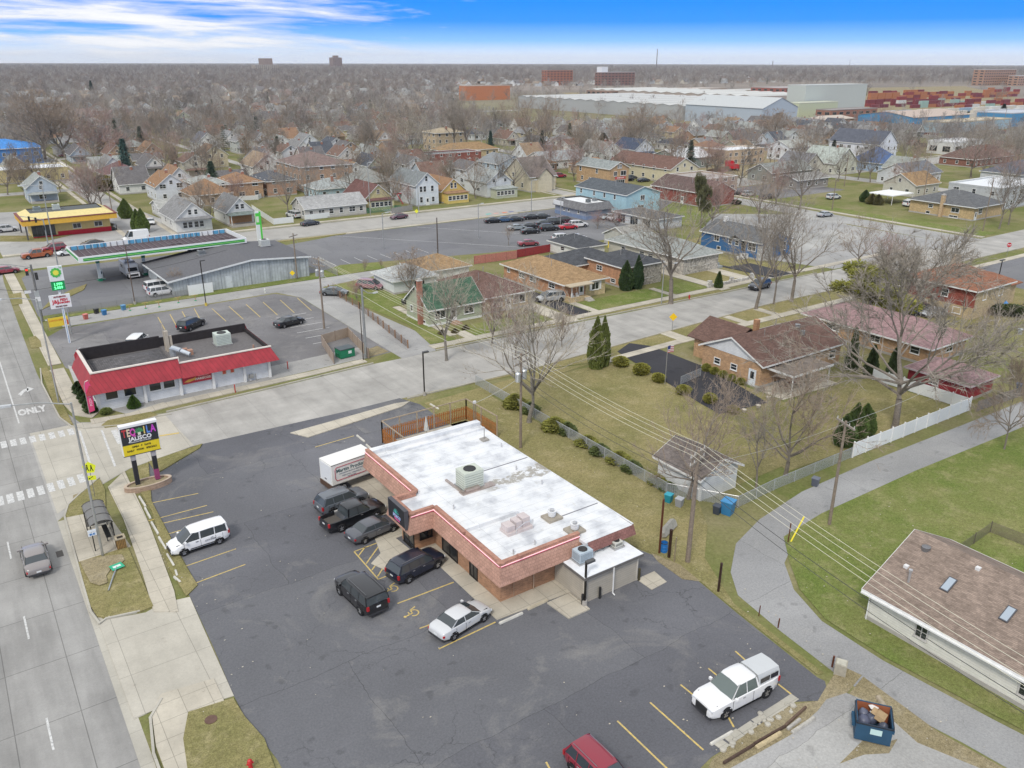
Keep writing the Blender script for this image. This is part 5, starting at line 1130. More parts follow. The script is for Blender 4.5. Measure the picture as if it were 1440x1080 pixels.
car('bigsuv',0,0,5,BLK,'black car parked behind the maroon sedan far left',loc=P(104,214,.5))
# car dealer lot
DL=[(643,345,'suv',BLK,5,'black car at the left end of the dealer rows'),(689-20+0,343-0,'sedan',NAVY,8,'navy car second in the front dealer row'),(724,309+35,'x',0,0,'')]
rows=[(694,311,'sedan',BLK,'black sedan at the far left of the used car rows'),(709,310,'sedan',(.04,.09,.18),'blue sedan second in the leftmost used car row'),(724,309,'sedan',(.03,.035,.04),'black sedan third in the leftmost used car row'),
 (747,306,'sedan',(.03,.03,.035),'black sedan at the back of the used car rows by the lamp'),(762,305,'sedan',(.05,.055,.06),'charcoal sedan beside the back black sedan of the used cars'),
 (727,321,'sedan',(.30,.34,.36),'silver-green sedan at the front left of the used cars'),(744,319,'sedan',(.03,.03,.035),'black sedan between the silver-green and the front black car'),(746,326,'sedan',BLK,'black sedan nearest the camera among the used cars'),
 (765,315,'sedan',(.04,.045,.05),'black sedan in the middle used car row left of the SUV'),(772,322,'suv',(.015,.015,.018),'black SUV in the middle of the used car lot'),(781,313,'minivan',(.03,.03,.035),'black minivan in the middle used car row'),(793,311,'minivan',(.07,.02,.03),'dark maroon minivan behind the bright red coupe'),
 (799,320,'sedan',(.45,.01,.02),'bright red coupe among the used cars'),(813,317,'suv',(.72,.72,.72),'white SUV right of the bright red coupe'),
 (791,336,'suv',(.78,.78,.78),'white SUV behind the dark-roofed white garage'),(811,335,'sedan',(.75,.75,.75),'white sedan half hidden above the white garage roof'),(743,343,'sedan',(.26,.05,.07),'faded red sedan in the weeds by the red fence'),
 (856,306,'sedan',(.50,.58,.60),'pale green sedan by the turquoise building fence'),(867,308,'suv',(.62,.63,.64),'silver hatchback between the pale green and maroon cars'),(879,310,'sedan',(.16,.015,.03),'maroon sedan next to the three-door garage'),
 (882,253,'suv',BLK,'black car at the kerb beside the red brick shop'),(905,254,'sedan',(.03,.04,.06),'dark sedan on the street before the long cream building'),(887,250,'sedan',(.04,.05,.08),'navy car behind the black one at the brick shop'),
 (734,216,'cargo',(.72,.74,.76),'white van parked far behind the brown-roofed flats'),(787,248,'suv',(.35,.02,.06),'red car between the yellow house and the brick shop'),
 (1037,272,'sedan',(.04,.04,.05),'dark car beyond the dead-end brick wall'),(1053,274,'suv',(.45,.46,.46),'silver SUV parked beside the dark minivan on the side street'),(1078,278,'minivan',(.05,.045,.05),'dark minivan behind the bare tree on the side street'),
 (1172,278,'suv',(.62,.64,.66),'white SUV on the drive beside the green hedge posts'),(1281,288,'bigsuv',(.75,.75,.75),'white SUV under the white carport roof'),(965+60,230,'cargo',(.70,.72,.74),'white truck parked in the fenced yard right of the red lorry cab'),
 (1225,388+0,'suv',(.012,.013,.015),'x')]
for px_,py_,k_,c_,l_ in rows:
    if l_=='x': continue
    g_='used cars on the dealer lot' if 690 < px_ < 820 and py_ > 300 else None
    car(k_,0,0,(-14 if px_ < 830 else -8)+random.uniform(-3,3)+(180 if px_ in (856,867) else 0),c_,l_,loc=P(px_,py_,.4),group=g_)
car('suv',0,0,170,(.015,.015,.018),'black SUV on the drive beside the red-brown brick house',loc=P(1290,438,.5))
car('sedan',0,0,170,(.50,.52,.54),'silver car behind the black SUV by the red-brown house',loc=P(1313,440,.5))
car('sedan',0,0,175,(.80,.80,.78),'white car at the edge of the large right car park',loc=P(1287,391,.5))
# camper van under the canopy
t=thing('camper_van','white motorhome parked under the fuel canopy facing the eatery','motorhome',(*P(182,380,1),0),radians(-88))
cv=MB();loft(cv,[[(x,-1.1,.5),(x,1.1,.5),(x,1.1,2.7+dz),(x,.9,2.9+dz),(x,-.9,2.9+dz),(x,-1.1,2.7+dz)] for x,dz in ((-3.2,-.1),(-2.9,0),(1.2,0),(2.2,-.1),(2.4,-.35))]);part('body',cv,m_car,t,WHT,35)
cv=MB();loft(cv,[[(x,-.95,.45),(x,.95,.45),(x,.95,zt),(x,-.95,zt)] for x,zt in ((1.5,2.2),(2.5,2.1),(3.0,1.35),(3.6,1.15),(3.7,.8))]);part('cab',cv,m_car,t,WHT,35)
part('windscreen',MB().face([(2.58,-.8,2.0),(2.58,.8,2.0),(3.02,.85,1.4),(3.02,-.85,1.4)]),m_glass,t,GL);part('grille',MB().box(3.68,-.7,.6,3.73,.7,1.0),m_plast,t,(.03,.03,.03));part('side_window',MB().box(-1.5,-1.12,1.6,0,1.12,2.2),m_glass,t,GL);part('roof_hatch',MB().box(-1,-.4,2.9,-.3,.4,3.0).box(1.0,-.3,2.9,1.5,.3,3.0),m_plast,t,(.7,.7,.7))
tm_,rm_=wheel_meshes(.40,.28)
for x in (-1.9,2.6):
    for y in (-.95,.95): o=link('wheel',tm_,t,(.02,.02,.022),(x,y,.40));link('rim',rm_,o,(.6,.6,.6))
# red lorry cab in a yard
t=thing('lorry','red lorry tractor cab behind the fence beside the tan warehouse','lorry',(*P(1028,236,1),0),radians(-20));lb=MB();loft(lb,[[(x,-1.2,.8),(x,1.2,.8),(x,1.1,zt),(x,-1.1,zt)] for x,zt in ((-2,3.8),(.2,3.7),(.8,2.6),(2.6,2.2),(2.9,1.4))]);part('cab',lb,m_car,t,(.55,.01,.03));part('windscreen',MB().face([(.32,-1,3.5),(.32,1,3.5),(.84,1,2.65),(.84,-1,2.65)]),m_glass,t,GL)
tm_,rm_=wheel_meshes(.5,.3)
for x in (-1.4,2.0):
    for y in (-1.0,1.0): o=link('wheel',tm_,t,(.02,.02,.022),(x,y,.5));link('rim',rm_,o,(.5,.5,.5))
# ------------------------------------------------------------- individual houses and buildings
TANR=(.40,.27,.15);BRNR=(.185,.115,.095);GRYR=(.17,.175,.18);LGR=(.36,.38,.36);DGR=(.10,.105,.115);ORR=(.36,.22,.13)
TBRK=(.46,.29,.165);OBRK=(.48,.26,.15);YEL=(.62,.50,.23);CRM=(.62,.55,.38);LBL=(.48,.58,.66);WH=(.74,.74,.71)
h=house('sage green cottage with dark green gable roof and brick side chimney by the alley',58.3,106.7,9.6,7.2,2.9,'gx',.78,m_siding,(.42,.46,.33),(.085,.16,.105),
    wins=(('S',2.0,1.1,1.7,1.2,2),('S',7.2,1.1,1.7,1.2,2),('W',5.4,1.3,.7,.9),('W',1.6,.2,1.0,.5,0)),doors=(('S',4.4),),chimney=(-.35,2.0,.75,6.9),base=(.72,.73,.70))
part('porch_gable',roof_mb('gy',1.9,1.4,2.9,.9,.2,.1),m_shingle,h,(.085,.16,.105),loc=(3.45,-.6,0));part('gable_siding',MB().face([(3.5,-.55,2.75),(5.3,-.55,2.75),(4.4,-.55,3.65)]),m_siding,h,(.55,.58,.45))
part('front_steps',MB().box(3.7,-1.5,0,5.1,-.1,.18).box(3.9,-1.1,.18,4.9,-.1,.34),m_brick,h,(.42,.28,.2))
house('beige ranch with brown hip roof between the green cottage and the tan-roofed brick house',68.6,107.6,9.6,14,2.8,'hip',.42,m_brick,(.52,.42,.27),BRNR,wins=(('S',7.2,1.0,2.3,1.2,2),('S',3.0,1.0,1.5,1.1)),doors=(('S',5.0),))
h=house('orange brick ranch with tan hip roof and white shuttered front window',84.7,106.8,8.9,18.4,3.0,'hip',.40,m_brick,OBRK,TANR,oh=.6,
    wins=(('W',3.6,1.5,1.6,.75),('W',9.2,1.5,1.6,.75),('W',12.6,1.5,1.5,.75),('W',16.8,1.7,.7,.6),('S',6.6,1.1,1.5,1.2)),doors=(('S',3.6),),sides='SW')
part('front_facing',MB().box(4.5,-.12,0,8.9,-.005,2.7),m_brick,h,(.52,.42,.24));window(h,'S',6.6,1.1,1.5,1.2,0,0,WHITE,2,off=.13)
for x in (5.35,7.55): part('shutter',MB().box(x,-.2,1.0,x+.4,-.13,2.4),m_plain,h,WHITE)
part('porch_wall',MB().box(0,-1.9,0,.2,0,.9).box(.2,-1.9,0,2.8,-1.7,.9).box(.2,-1.7,0,4.4,0,.5),m_brick,h,(.48,.37,.22));part('front_steps',MB().box(2.9,-3.0,0,4.2,-1.7,.2).box(2.9,-2.6,.2,4.2,-1.7,.36).box(2.9,-2.2,.36,4.2,-1.7,.5),m_plain,h,(.5,.47,.42));part('porch_post',MB().box(.1,-1.8,.9,.2,-1.7,2.9),m_plain,h,WHITE)
part('porch_roof',MB().box(-.5,-2.2,2.78,4.6,.1,2.95),m_plain,h,(.5,.42,.3));part('patio_chairs',MB().box(.7,-1.2,.5,1.2,-.8,.95).box(1.7,-1.2,.5,2.2,-.8,.95).box(.7,-.85,.95,1.2,-.8,1.3).box(1.7,-.85,.95,2.2,-.8,1.3),m_plast,h,WHITE)
house('white garage with dark hip roof at the end of the red fence',105.9,129.6,7.2,9.5,2.6,'hip',.42,m_siding,WH,DGR,cat='garage',name='garage',wins=(('W',5.0,1.2,1.2,.7),),doors=())
h=house('split-level brick house with charcoal hip roof behind twin arborvitae',98.2,107.2,9.4,10,3.9,'hip',.36,m_brick,OBRK,DGR,wins=(('W',6.5,2.2,1.4,.8),('W',2.6,.7,1.2,.6),('S',6.4,1.4,2.0,1.6,2),('S',2.6,1.4,1.2,1.2)),doors=(('S',4.4),))
part('stone_front',MB().box(4.9,-.1,0,9.4,-.005,3.5),m_stone,h,(.42,.38,.32));part('lower_wing',MB().box(-2.8,10.0,0,8.5,19,2.8),m_brick,h,OBRK);part('lower_roof',roof_mb('hip',11.3,9,2.8,.36,.5),m_shingle,h,DGR,loc=(-2.8,10.0,0));part('roof_trim',trim_mb('hip',11.3,9,2.8,.36,.5),m_plain,h,WHITE,loc=(-2.8,10.0,0))
h=house('long stone ranch with pale grey hip roof behind the big kerbside bare tree',114.6,108.4,9.5,21.6,3.4,'hip',.42,m_siding,(.55,.53,.45),LGR,oh=.6,wins=(('W',17,1.6,1.2,.9),('W',11.5,1.8,1.3,.7),('W',9,1.8,1.3,.7),('S',2.6,1.6,1.3,1.0),('S',6.4,1.5,1.5,1.2),('W',4.5,1.7,1.2,.8)))
part('stone_front',MB().box(-.1,-.1,0,9.5,-.005,3.2).box(-.1,0,0,-.005,7.0,3.2),m_stone,h,(.50,.47,.42));part('front_steps',MB().box(9.5,-.2,0,10.8,3.2,.5).box(9.5,.6,.5,10.8,3.2,.95).box(9.5,1.4,.95,10.8,3.2,1.4),m_plain,h,(.36,.38,.38))
h=house('bright blue split-level house with grey roof and white stone chimney',136.4,108.0,9.3,16.4,3.7,'gy',.42,m_siding,(.045,.15,.34),GRYR,wins=(('W',12,2.2,1.3,1.3,2),('W',8.2,2.2,.8,1.1),('W',6.4,2.2,.9,.9),('W',2.4,1.8,1.9,1.5,3),('W',11.2,.5,.9,.6,0),('S',6.8,1.6,1.7,1.6,3)))
part('stone_corner',MB().box(-.12,-.14,0,3.2,.0,3.1).box(-.14,0,0,-.0,.9,3.1),m_stone,h,(.62,.62,.62));part('chimney',MB().box(1.4,-.75,0,2.7,-.1,6.2),m_stone,h,(.66,.66,.66));part('chimney',MB().box(4.2,13.5,4.6,5.0,14.3,6.6),m_plain,h,WHITE);part('porch_gable',roof_mb('gx',2.2,2.6,3.7,.5,.2,.1),m_shingle,h,GRYR,loc=(-.9,4.9,0));part('front_steps',MB().box(-2.6,3.0,0,-.1,4.2,.5).box(-1.6,3.0,.5,-.1,4.2,1.0),m_plain,h,WHITE)
door(h,'W',4.6,0,0,color=(.03,.03,.03),z=1.3)
single('garden_wall',MB().box(0,0,0,11.5,.35,.55).box(-.3,-.1,0,.5,.5,1.3).box(5.6,-.1,0,6.3,.5,1.1).box(11.2,-.1,0,11.9,.5,1.1),m_stone,'low white stone wall with square pillars along the walk before the grey-roofed ranch','wall',(.62,.60,.56),(*P(998,405),0))
# brown-roofed brick ranch south of the street
h=house('tan brick ranch with brown gable roof, white gable end and side carport',79.7,61.1,16.2,9.6,3.2,'gx',.46,m_brick,TBRK,BRNR,oh=.55,gable=(.72,.74,.76),
    wins=(('W',7.0,1.3,.9,.7),('W',4.2,1.3,.9,.7),('S',7.0,1.2,1.0,1.2),('S',10.0,1.1,1.3,1.2),('S',14.4,1.3,1.2,.9)),doors=(('W',1.2,(.72,.76,.80)),),sides='')
part('carport_roof',MB().box(1.2,-3.9,2.42,9.0,.0,2.62),m_shingle,h,(.26,.22,.19));part('carport_trim',MB().box(1.15,-3.96,2.36,9.05,-3.9,2.64).box(1.14,-3.9,2.36,1.2,0,2.64),m_plain,h,WHITE)
for x,y in ((1.5,-3.7),(5,-3.7),(8.7,-3.7)): part('carport_post',MB().box(x-.06,y-.06,0,x+.06,y+.06,2.42),m_plain,h,WHITE)
part('north_wing',MB().box(2.5,9.6,0,10,13.5,2.9),m_brick,h,TBRK);part('wing_roof',roof_mb('gy',7.5,6.5,2.9,.5,.5),m_shingle,h,BRNR,loc=(2.5,7.6,0));part('chimney',MB().box(6.4,6.4,4.4,7.0,7.0,6.2),m_brick,h,(.40,.22,.12));part('roof_vent',MB().lathe([(0,5.5),(.35,5.45),(.35,4.9)],12,c=(11.5,3.8)).lathe([(0,5.1),(.3,5.05),(.3,4.5)],12,c=(10.8,2.4)),m_metal,h,(.4,.42,.44))
part('stored_bicycles',MB().tube((2.0,-1.5,.35),(3.4,-1.2,.9),.05).tube((2.4,-2.0,.3),(4.4,-1.7,.7),.05).box(4.6,-1.5,0,6.0,-.4,.9).lathe([(.3,.3),(.34,.33)],12,c=(2.6,-1.9)),m_plast,h,(.32,.12,.10))
struct('patio',MB().prism([(79.2,60.9),(79.2,57),(89.5,56.5),(89.5,60.9)],-.1,.06),m_walk)
house('tan brick ranch with faded pink-red hip roof behind the big bare tree',104.9,53.8,9.2,19.4,2.8,'hip',.42,m_brick,TBRK,(.37,.245,.245),oh=.7,wins=(('W',14.8,1.3,2.0,.9),('W',8.0,1.3,1.5,.9),('S',5,1.2,1.5,1.0),('W',2,1.3,1.2,.9)))
house('red garage with faded pink roof inside the white fence corner',96.6,44.1,5.9,7.6,2.35,'hip',.42,m_siding,(.34,.03,.04),(.37,.245,.245),cat='garage',name='garage',wins=(('W',4.2,1.1,1.0,.6),),doors=(),trim=(.6,.5,.5))
h=house('red-brown brick house with rusty brown hip roofs by the right car park',131.0,61.8,11.0,11.6,4.9,'hip',.42,m_brick,(.26,.07,.05),(.34,.16,.10),oh=.6,wins=(('W',9.0,2.9,1.0,1.1),('W',4.8,2.9,1.0,1.1),('W',8.0,.6,1.2,.9),('W',2.4,.6,1.2,.9),('S',3.0,2.9,1.0,1.2),('S',8.0,2.9,1.2,1.2)))
part('tan_base',MB().box(-.05,-.05,0,11.0,11.6,1.9).box(.3,-.06,0,11.05,0,4.8),m_brick,h,(.46,.36,.22));part('east_wing',MB().box(11,1.5,0,16.5,12,3.6),m_brick,h,(.46,.36,.22));part('wing_roof',roof_mb('hip',5.7,10.5,3.6,.42,.6),m_shingle,h,(.34,.16,.10),loc=(11,1.5,0));part('chimney',MB().box(7.4,7.6,5.6,8.5,8.6,8.0),m_brick,h,(.48,.38,.26));part('antenna',MB().tube((8.6,9,6),(8.6,9,10.5),.04),m_metal,h,(.3,.3,.3))
for i,(dx,dy,c_) in enumerate(((0,0,(.10,.28,.60)),(1.6,.6,(.6,.06,.05)),(-1.2,-1,(.55,.56,.58)))):
    t=thing('tarp_heap',['blue tarp pile in the cluttered yard of the red-brown house','red plastic heap beside the blue tarp in the yard','grey junk pile left of the blue tarp in the yard'][i],'tarp',(*P(1412+dx*8,436+dy*4),0));tb=MB();tb.lathe([(1.0,0),(.8,.5),(.4,.9+.3*(i==0)),(0,1.1+.5*(i==0))],7);part('sheet',tb,m_plast,t,c_)
house('tan brick ranch with grey hip roof and brick chimney across the grey side lot',218.2,107.7,14.5,17.4,3.6,'hip',.36,m_brick,(.50,.37,.20),GRYR,oh=.7,wins=(('W',11.5,2.0,1.1,.8),('W',4.8,1.6,2.0,1.1,2),('W',12,.3,1.0,.6,0),('W',5,.2,2.2,.5,2),('S',3.2,1.6,1.6,1.3)),chimney=(-.35,8.3,1.0,5.6),chc=(.5,.36,.22),doors=(('S',1.2),))
h=house('white two-storey block with flat white roof behind the grey-roofed tan ranch',240,112,26,15,5.6,'flat',0,m_siding,(.52,.54,.54),(.76,.78,.80),wins='auto',density=4)
house('beige gabled garage with tan roof beside the white carport',243.0,138.5,13,10.5,3.6,'gx',.55,m_siding,(.58,.56,.48),TANR,cat='garage',name='garage')
t=thing('carport','white flat carport over a parked white SUV beside the beige garage','carport',(*P(1252,288),0));part('roof',MB().box(-1,-1,2.5,9.5,7,2.75),m_plain,t,(.82,.83,.83))
for x,y in ((-.8,-.8),(9.3,-.8),(9.3,6.8),(-.8,6.8)): part('post',MB().box(x-.06,y-.06,0,x+.06,y+.06,2.5),m_plain,t,WHITE)
# white clapboard garage among the trees and the long one at the lower right
h=house('small white garage with grey-brown roof behind the chain-link fence corner',52.6,45.4,4.9,5.6,2.5,'gy',.5,m_siding,(.74,.75,.74),(.22,.19,.175),cat='garage',name='garage',wins=(),oh=.5,found=False)
h=house('long white garage with brown shingle roof and skylights beside the side alley',49.8,3.2,10.6,23.2,2.75,'gy',.50,m_siding,(.76,.745,.68),(.32,.25,.205),cat='garage',name='garage',oh=.55,
    wins=(('W',19.1,1.0,.75,.95,3),('W',12.2,1.0,.75,.95,3)),winc=(.55,.53,.50))
zr_=lambda x: 2.75+x*.5+.14
for x,y in ((2.6,19.2),(2.6,15.2)):
    z=zr_(x);M_=Matrix.Translation((x,y,z+.02)) @ Matrix.Rotation(-atan2(.5,1),4,'Y');part('skylight',MB().box(-.62,-.3,0,.62,.3,.10,M_),m_plain,h,(.10,.10,.11));part('skylight_pane',MB().box(-.55,-.23,.10,.55,.23,.12,M_),m_glass,h,(.36,.42,.48))
for x,y,r_ in ((4.3,22.0,.32),): part('roof_vent',MB().lathe([(0,zr_(x)+.22),(r_,zr_(x)+.18),(r_,zr_(x)-.2)],14,c=(x,y)),m_metal,h,(.28,.28,.29))
for x,y in ((2.4,22.2),(4.6,18.4)): part('roof_vent',MB().cbox(x,y,zr_(x)-.1,.3,.3,.25),m_plain,h,(.72,.72,.72))
part('flue_pipe',MB().tube((1.5,21.4,3.2),(1.5,21.4,4.5),.09,n=10).tube((1.5,21.4,4.5),(1.5,21.4,4.65),.14,n=10),m_metal,h,(.62,.62,.63));part('downpipe',MB().tube((-.08,23.1,0),(-.08,23.1,2.6),.05),m_plain,h,WHITE)
part('gutter',MB().box(-.72,-.3,2.36,-.58,23.5,2.48),m_plain,h,WHITE)
# --- the row on the far side of the avenue
def porch(h_,x0,y0,x1,y1,z,c,posts=True,wc_=None,hip=True):
    part('porch_roof',roof_mb('hip',x1-x0,y1-y0,z,.35,.3) if hip else MB().box(x0*0,0,z,x1-x0,y1-y0,z+.2),m_shingle,h_,c,loc=(x0,y0,0))
    if wc_: part('porch_wall',MB().box(x0,y0,0,x1,y1-.02,z-.05),m_siding,h_,wc_);[window(h_,'S',x0+.8+i*1.3,1.0,1.0,1.1,0,0,WHITE,1,y0=y0) for i in range(int((x1-x0)/1.4))]
    else:
        for x in (x0+.1,x1-.1): part('porch_post',MB().box(x-.08,y0+.05,0,x+.08,y0+.2,z),m_plain,h_,WHITE)
        part('porch_floor',MB().box(x0,y0,0,x1,y1-.02,.5),m_plain,h_,(.45,.42,.38))
h=house('white gabled farmhouse with grey roof nearest the avenue left of the brushy tree',45.2,203.9,8.2,15,3.4,'gy',.85,m_siding,WH,(.30,.30,.30),wins=(('S',2.0,1.2,.9,1.3),('S',3.2,1.2,.9,1.3),('S',4.6,1.2,.9,1.3),('S',5.8,1.2,.9,1.3),('S',3.4,4.2,.7,1.1),('S',4.8,4.2,.7,1.1),('W',5,1.4,1.0,1.0),('W',10,1.4,1.0,1.0)));part('porch_roof',MB().add(roof_mb('hip',8.4,2.0,3.2,.3,.3)),m_shingle,h,(.30,.30,.30),loc=(-.1,-1.2,0))
h=house('narrow white gabled house with worn wooden porch on the avenue',58.2,207.0,6.4,12,3.5,'gy',.95,m_siding,WH,(.24,.24,.24),wins=(('S',2.5,4.0,.8,1.1),('S',3.8,4.0,.8,1.1),('W',3,1.4,.9,1.2)));porch(h,0,-2.6,6.4,0,2.9,(.22,.26,.24));part('porch_boards',MB().box(.3,-.15,.6,5.8,-.08,2.4),m_wood,h,(.42,.24,.12))
h=house('long pale bungalow with light grey roof behind two kerbside bare trees',77,204.5,17,9,2.9,'gx',.5,m_siding,(.58,.56,.52),(.46,.46,.45),density=2.6)
h=house('pale yellow cottage with maroon-brown gable roof and glazed porch',96.4,209.8,7.8,14,3.2,'gy',.85,m_siding,(.66,.60,.32),(.20,.11,.10),wins=(('W',3,1.2,.6,1.3),('W',7,1.2,.6,1.3),('W',11,1.2,.6,1.3),('S',3.9,4.2,.7,1.0)));porch(h,.4,-2.0,7.6,0,2.7,(.20,.11,.10),wc_=(.66,.60,.34))
single('yard_fence',MB().box(0,0,0,11,.06,1.4),m_chain,'green chain fence along the walk before the yellow cottage','fence',(.04,.22,.13),(93.5,204.6,0))
h=house('tall white two-storey house with steep grey gable roof on the avenue',110.6,207.2,7.2,16,5.9,'gy',.85,m_siding,(.70,.74,.77),(.26,.28,.28),wins=(('S',1.6,3.9,.8,1.5),('S',2.8,3.9,.8,1.5),('S',5.2,3.9,.8,1.5),('S',1.6,1.0,.8,1.5),('S',5.4,1.0,.8,1.3),('S',3.4,6.8,.7,1.3),('W',4,4.0,.8,1.2),('W',9,4,.8,1.2)),doors=(('S',3.6),))
part('stairs',MB().path([(-1.6,5.0,.2),(-1.6,8.5,2.6)],.12).box(-2.2,8.5,2.5,-.1,10.0,2.62).path([(-2.2,5.0,1.1),(-2.2,8.5,3.5)],.06),m_wood,h,(.42,.03,.05))
h=house('golden yellow house with orange-tan roof and front sun porch',119.6,208.6,7.8,13,3.4,'gy',.80,m_siding,(.72,.52,.16),ORR,wins=(('S',3.4,4.0,.7,1.4),('S',4.6,4.0,.7,1.4),('W',3,1.3,.9,1.2),('W',8,1.3,.9,1.2)));porch(h,.6,-2.4,7.6,0,2.9,ORR,wc_=(.74,.56,.18))
h=house('white two-storey house with pale grey gable roof and hipped porch room',135.6,209.2,8.6,13,4.6,'gy',.70,m_siding,(.68,.70,.70),(.44,.47,.46),wins=(('S',2.4,4.4,.9,.9),('S',6.4,4.4,.9,.9),('W',4,4.0,.7,.7),('W',5,1.6,1.6,.8)));porch(h,1.2,-3.0,8.8,0,2.8,(.42,.45,.42),wc_=(.52,.54,.42))
h=house('cream two-storey farmhouse with crossed brown gables behind shrubs',152.6,211.2,10,14,4.8,'gx',.72,m_siding,(.62,.56,.42),(.25,.21,.19),wins=(('S',4,1.2,.9,1.4),('S',7.6,1.2,.9,1.4),('S',7.0,3.8,.8,1.3),('W',4,1.2,.9,1.3),('W',9,1.2,.9,1.3),('W',9,4.0,.8,1.2)));part('cross_gable',wall_mb('gy',5.4,8,4.8,.85),m_siding,h,(.62,.56,.42),loc=(2.4,-1.2,0));part('cross_roof',roof_mb('gy',5.4,8,4.8,.85,.4),m_shingle,h,(.25,.21,.19),loc=(2.4,-1.2,0))
h=house('two-storey brick shop house with red gabled front and tan side wall',180.2,205.4,8.0,17,5.9,'gy',.48,m_brick,(.46,.31,.18),(.34,.37,.36),wins=(('W',14.0,1.2,.9,1.2),('W',10,1.2,.9,1.0),('W',6,1.2,.9,.6),('W',15,4.0,.9,1.3),('W',6.5,4.0,.9,1.3),('W',4.6,4.0,.9,1.3)));part('red_front',MB().prism([(-.0,0),(8,0),(8,5.85),(4,7.7),(0,5.85)],0,.08),m_brick,h,(.32,.08,.06));h.children[-1].rotation_euler=(pi/2,0,0);h.children[-1].location=(0,-.02,0)
for u,z,w_,h_ in ((2.2,3.6,1.2,1.3),(5.6,3.6,2.2,1.4),(3.4,6.0,.6,1.0),(4.4,6.0,.6,1.0),(4.4,.7,3.6,1.5)): window(h,'S',u,z,w_,h_,0,0,WHITE,2,off=.11)
sb_=part('sign_board',MB().box(2.2,-.2,2.5,6.6,-.11,3.2),m_plain,h,(.55,.08,.08));o=link('lettering',text_mesh('BARBER SHOP',.5,m_plast,.01,bold=.01),sb_,WHITE,(4.4,-.22,2.85));o.rotation_euler=(pi/2,0,0)
h=house('pale turquoise two-storey building with dark low gable roof beside the car dealer',148.9,162.9,12.2,21,5.4,'gy',.30,m_siding,(.42,.62,.70),(.13,.145,.16),wins=(('W',18.6,3.9,.7,1.1),('W',13,3.9,.7,1.1),('W',8.7,3.9,.7,1.1),('W',4.5,3.9,.7,1.1),('W',12,.9,1.1,1.0),('W',6,.9,1.1,1.0),('W',18,1.2,.6,.9),('S',5.8,3.8,1.4,1.2,2),('S',5.2,.2,2.0,2.2,2)),oh=.3)
single('yard_fence',MB().box(0,0,0,9,.06,1.7).box(-.06,0,0,0,5,1.7),m_chain,'green mesh fence at the foot of the turquoise building','fence',(.05,.28,.18),(145.5,160.6,0))
h=thing('dealer_office','grey office with shingled mansard and white flat roof in the car dealer lot','building',(136.6,164.3,0));part('wall',MB().box(0,0,0,8.6,13,2.6),m_siding,h,(.30,.33,.40));part('blue_base',MB().box(-.05,-.05,0,8.65,13.05,.9),m_siding,h,(.20,.27,.42))
mb=MB();q0=[(-.6,-.6),(9.2,-.6),(9.2,13.6),(-.6,13.6)];q1=[(.5,.5),(8.1,.5),(8.1,12.5),(.5,12.5)]
for i in range(4): j=(i+1) % 4;mb.face([(*q0[i],2.3),(*q0[j],2.3),(*q1[j],4.1),(*q1[i],4.1)])
part('mansard',mb,m_shingle,h,(.23,.23,.235));part('roof',MB().box(.5,.5,3.2,8.1,12.5,3.7),m_plain,h,(.76,.77,.77));part('white_panel',MB().box(-.62,9.0,2.5,-.35,13.0,3.6),m_plain,h,(.72,.73,.74));ac_unit(h,3,3,3.7,1,1,.9,(.2,.22,.23));ac_unit(h,6,4,3.7,1,1,.8,(.3,.32,.33))
for u in (3,7,9): window(h,'W',u,1.3,.6,.7,0,0,WHITE,0,off=.05)
house('dark red brick hall with brown gable roof and white side door by the avenue',176.0,160.5,12,21,4.0,'gy',.45,m_brick,(.26,.08,.06),(.17,.12,.11),wins=(('W',3,1.5,.6,.8),),doors=(('W',8.5),))
house('long cream apartment building with brown roof and white dormer',203.6,194.8+7,13,31,4.6,'gy',.50,m_siding,(.66,.60,.42),(.22,.135,.11),density=5)
house('three-door garage with low charcoal roof by the maroon sedan',141.2,143.8,9,15,2.7,'hip',.22,m_plain,(.58,.60,.62),(.17,.17,.175),cat='garage',name='garage',wins=(('W',3,.1,2.6,2.1,0),('W',7.4,.1,2.6,2.1,0),('W',12,.1,2.6,2.1,0)),winc=(.5,.52,.55))
house('tan-roofed low garage with white walls behind the green cottage',70.5,130,9.5,8.5,2.4,'hip',.42,m_siding,WH,TANR,cat='garage',name='garage',wins=())
house('white garage with pale hip roof behind the bushy bare tree',62.5,126.5,8.5,8,2.5,'hip',.42,m_siding,(.72,.74,.74),(.52,.54,.53),cat='garage',name='garage',wins=(('S',5,1.0,2.0,.9,2),))
house('grey shed roof garage beside the pale grey ranch',121.5,131.5,7.5,8,2.4,'gx',.45,m_siding,(.50,.50,.46),(.36,.35,.32),cat='garage',name='garage',wins=())
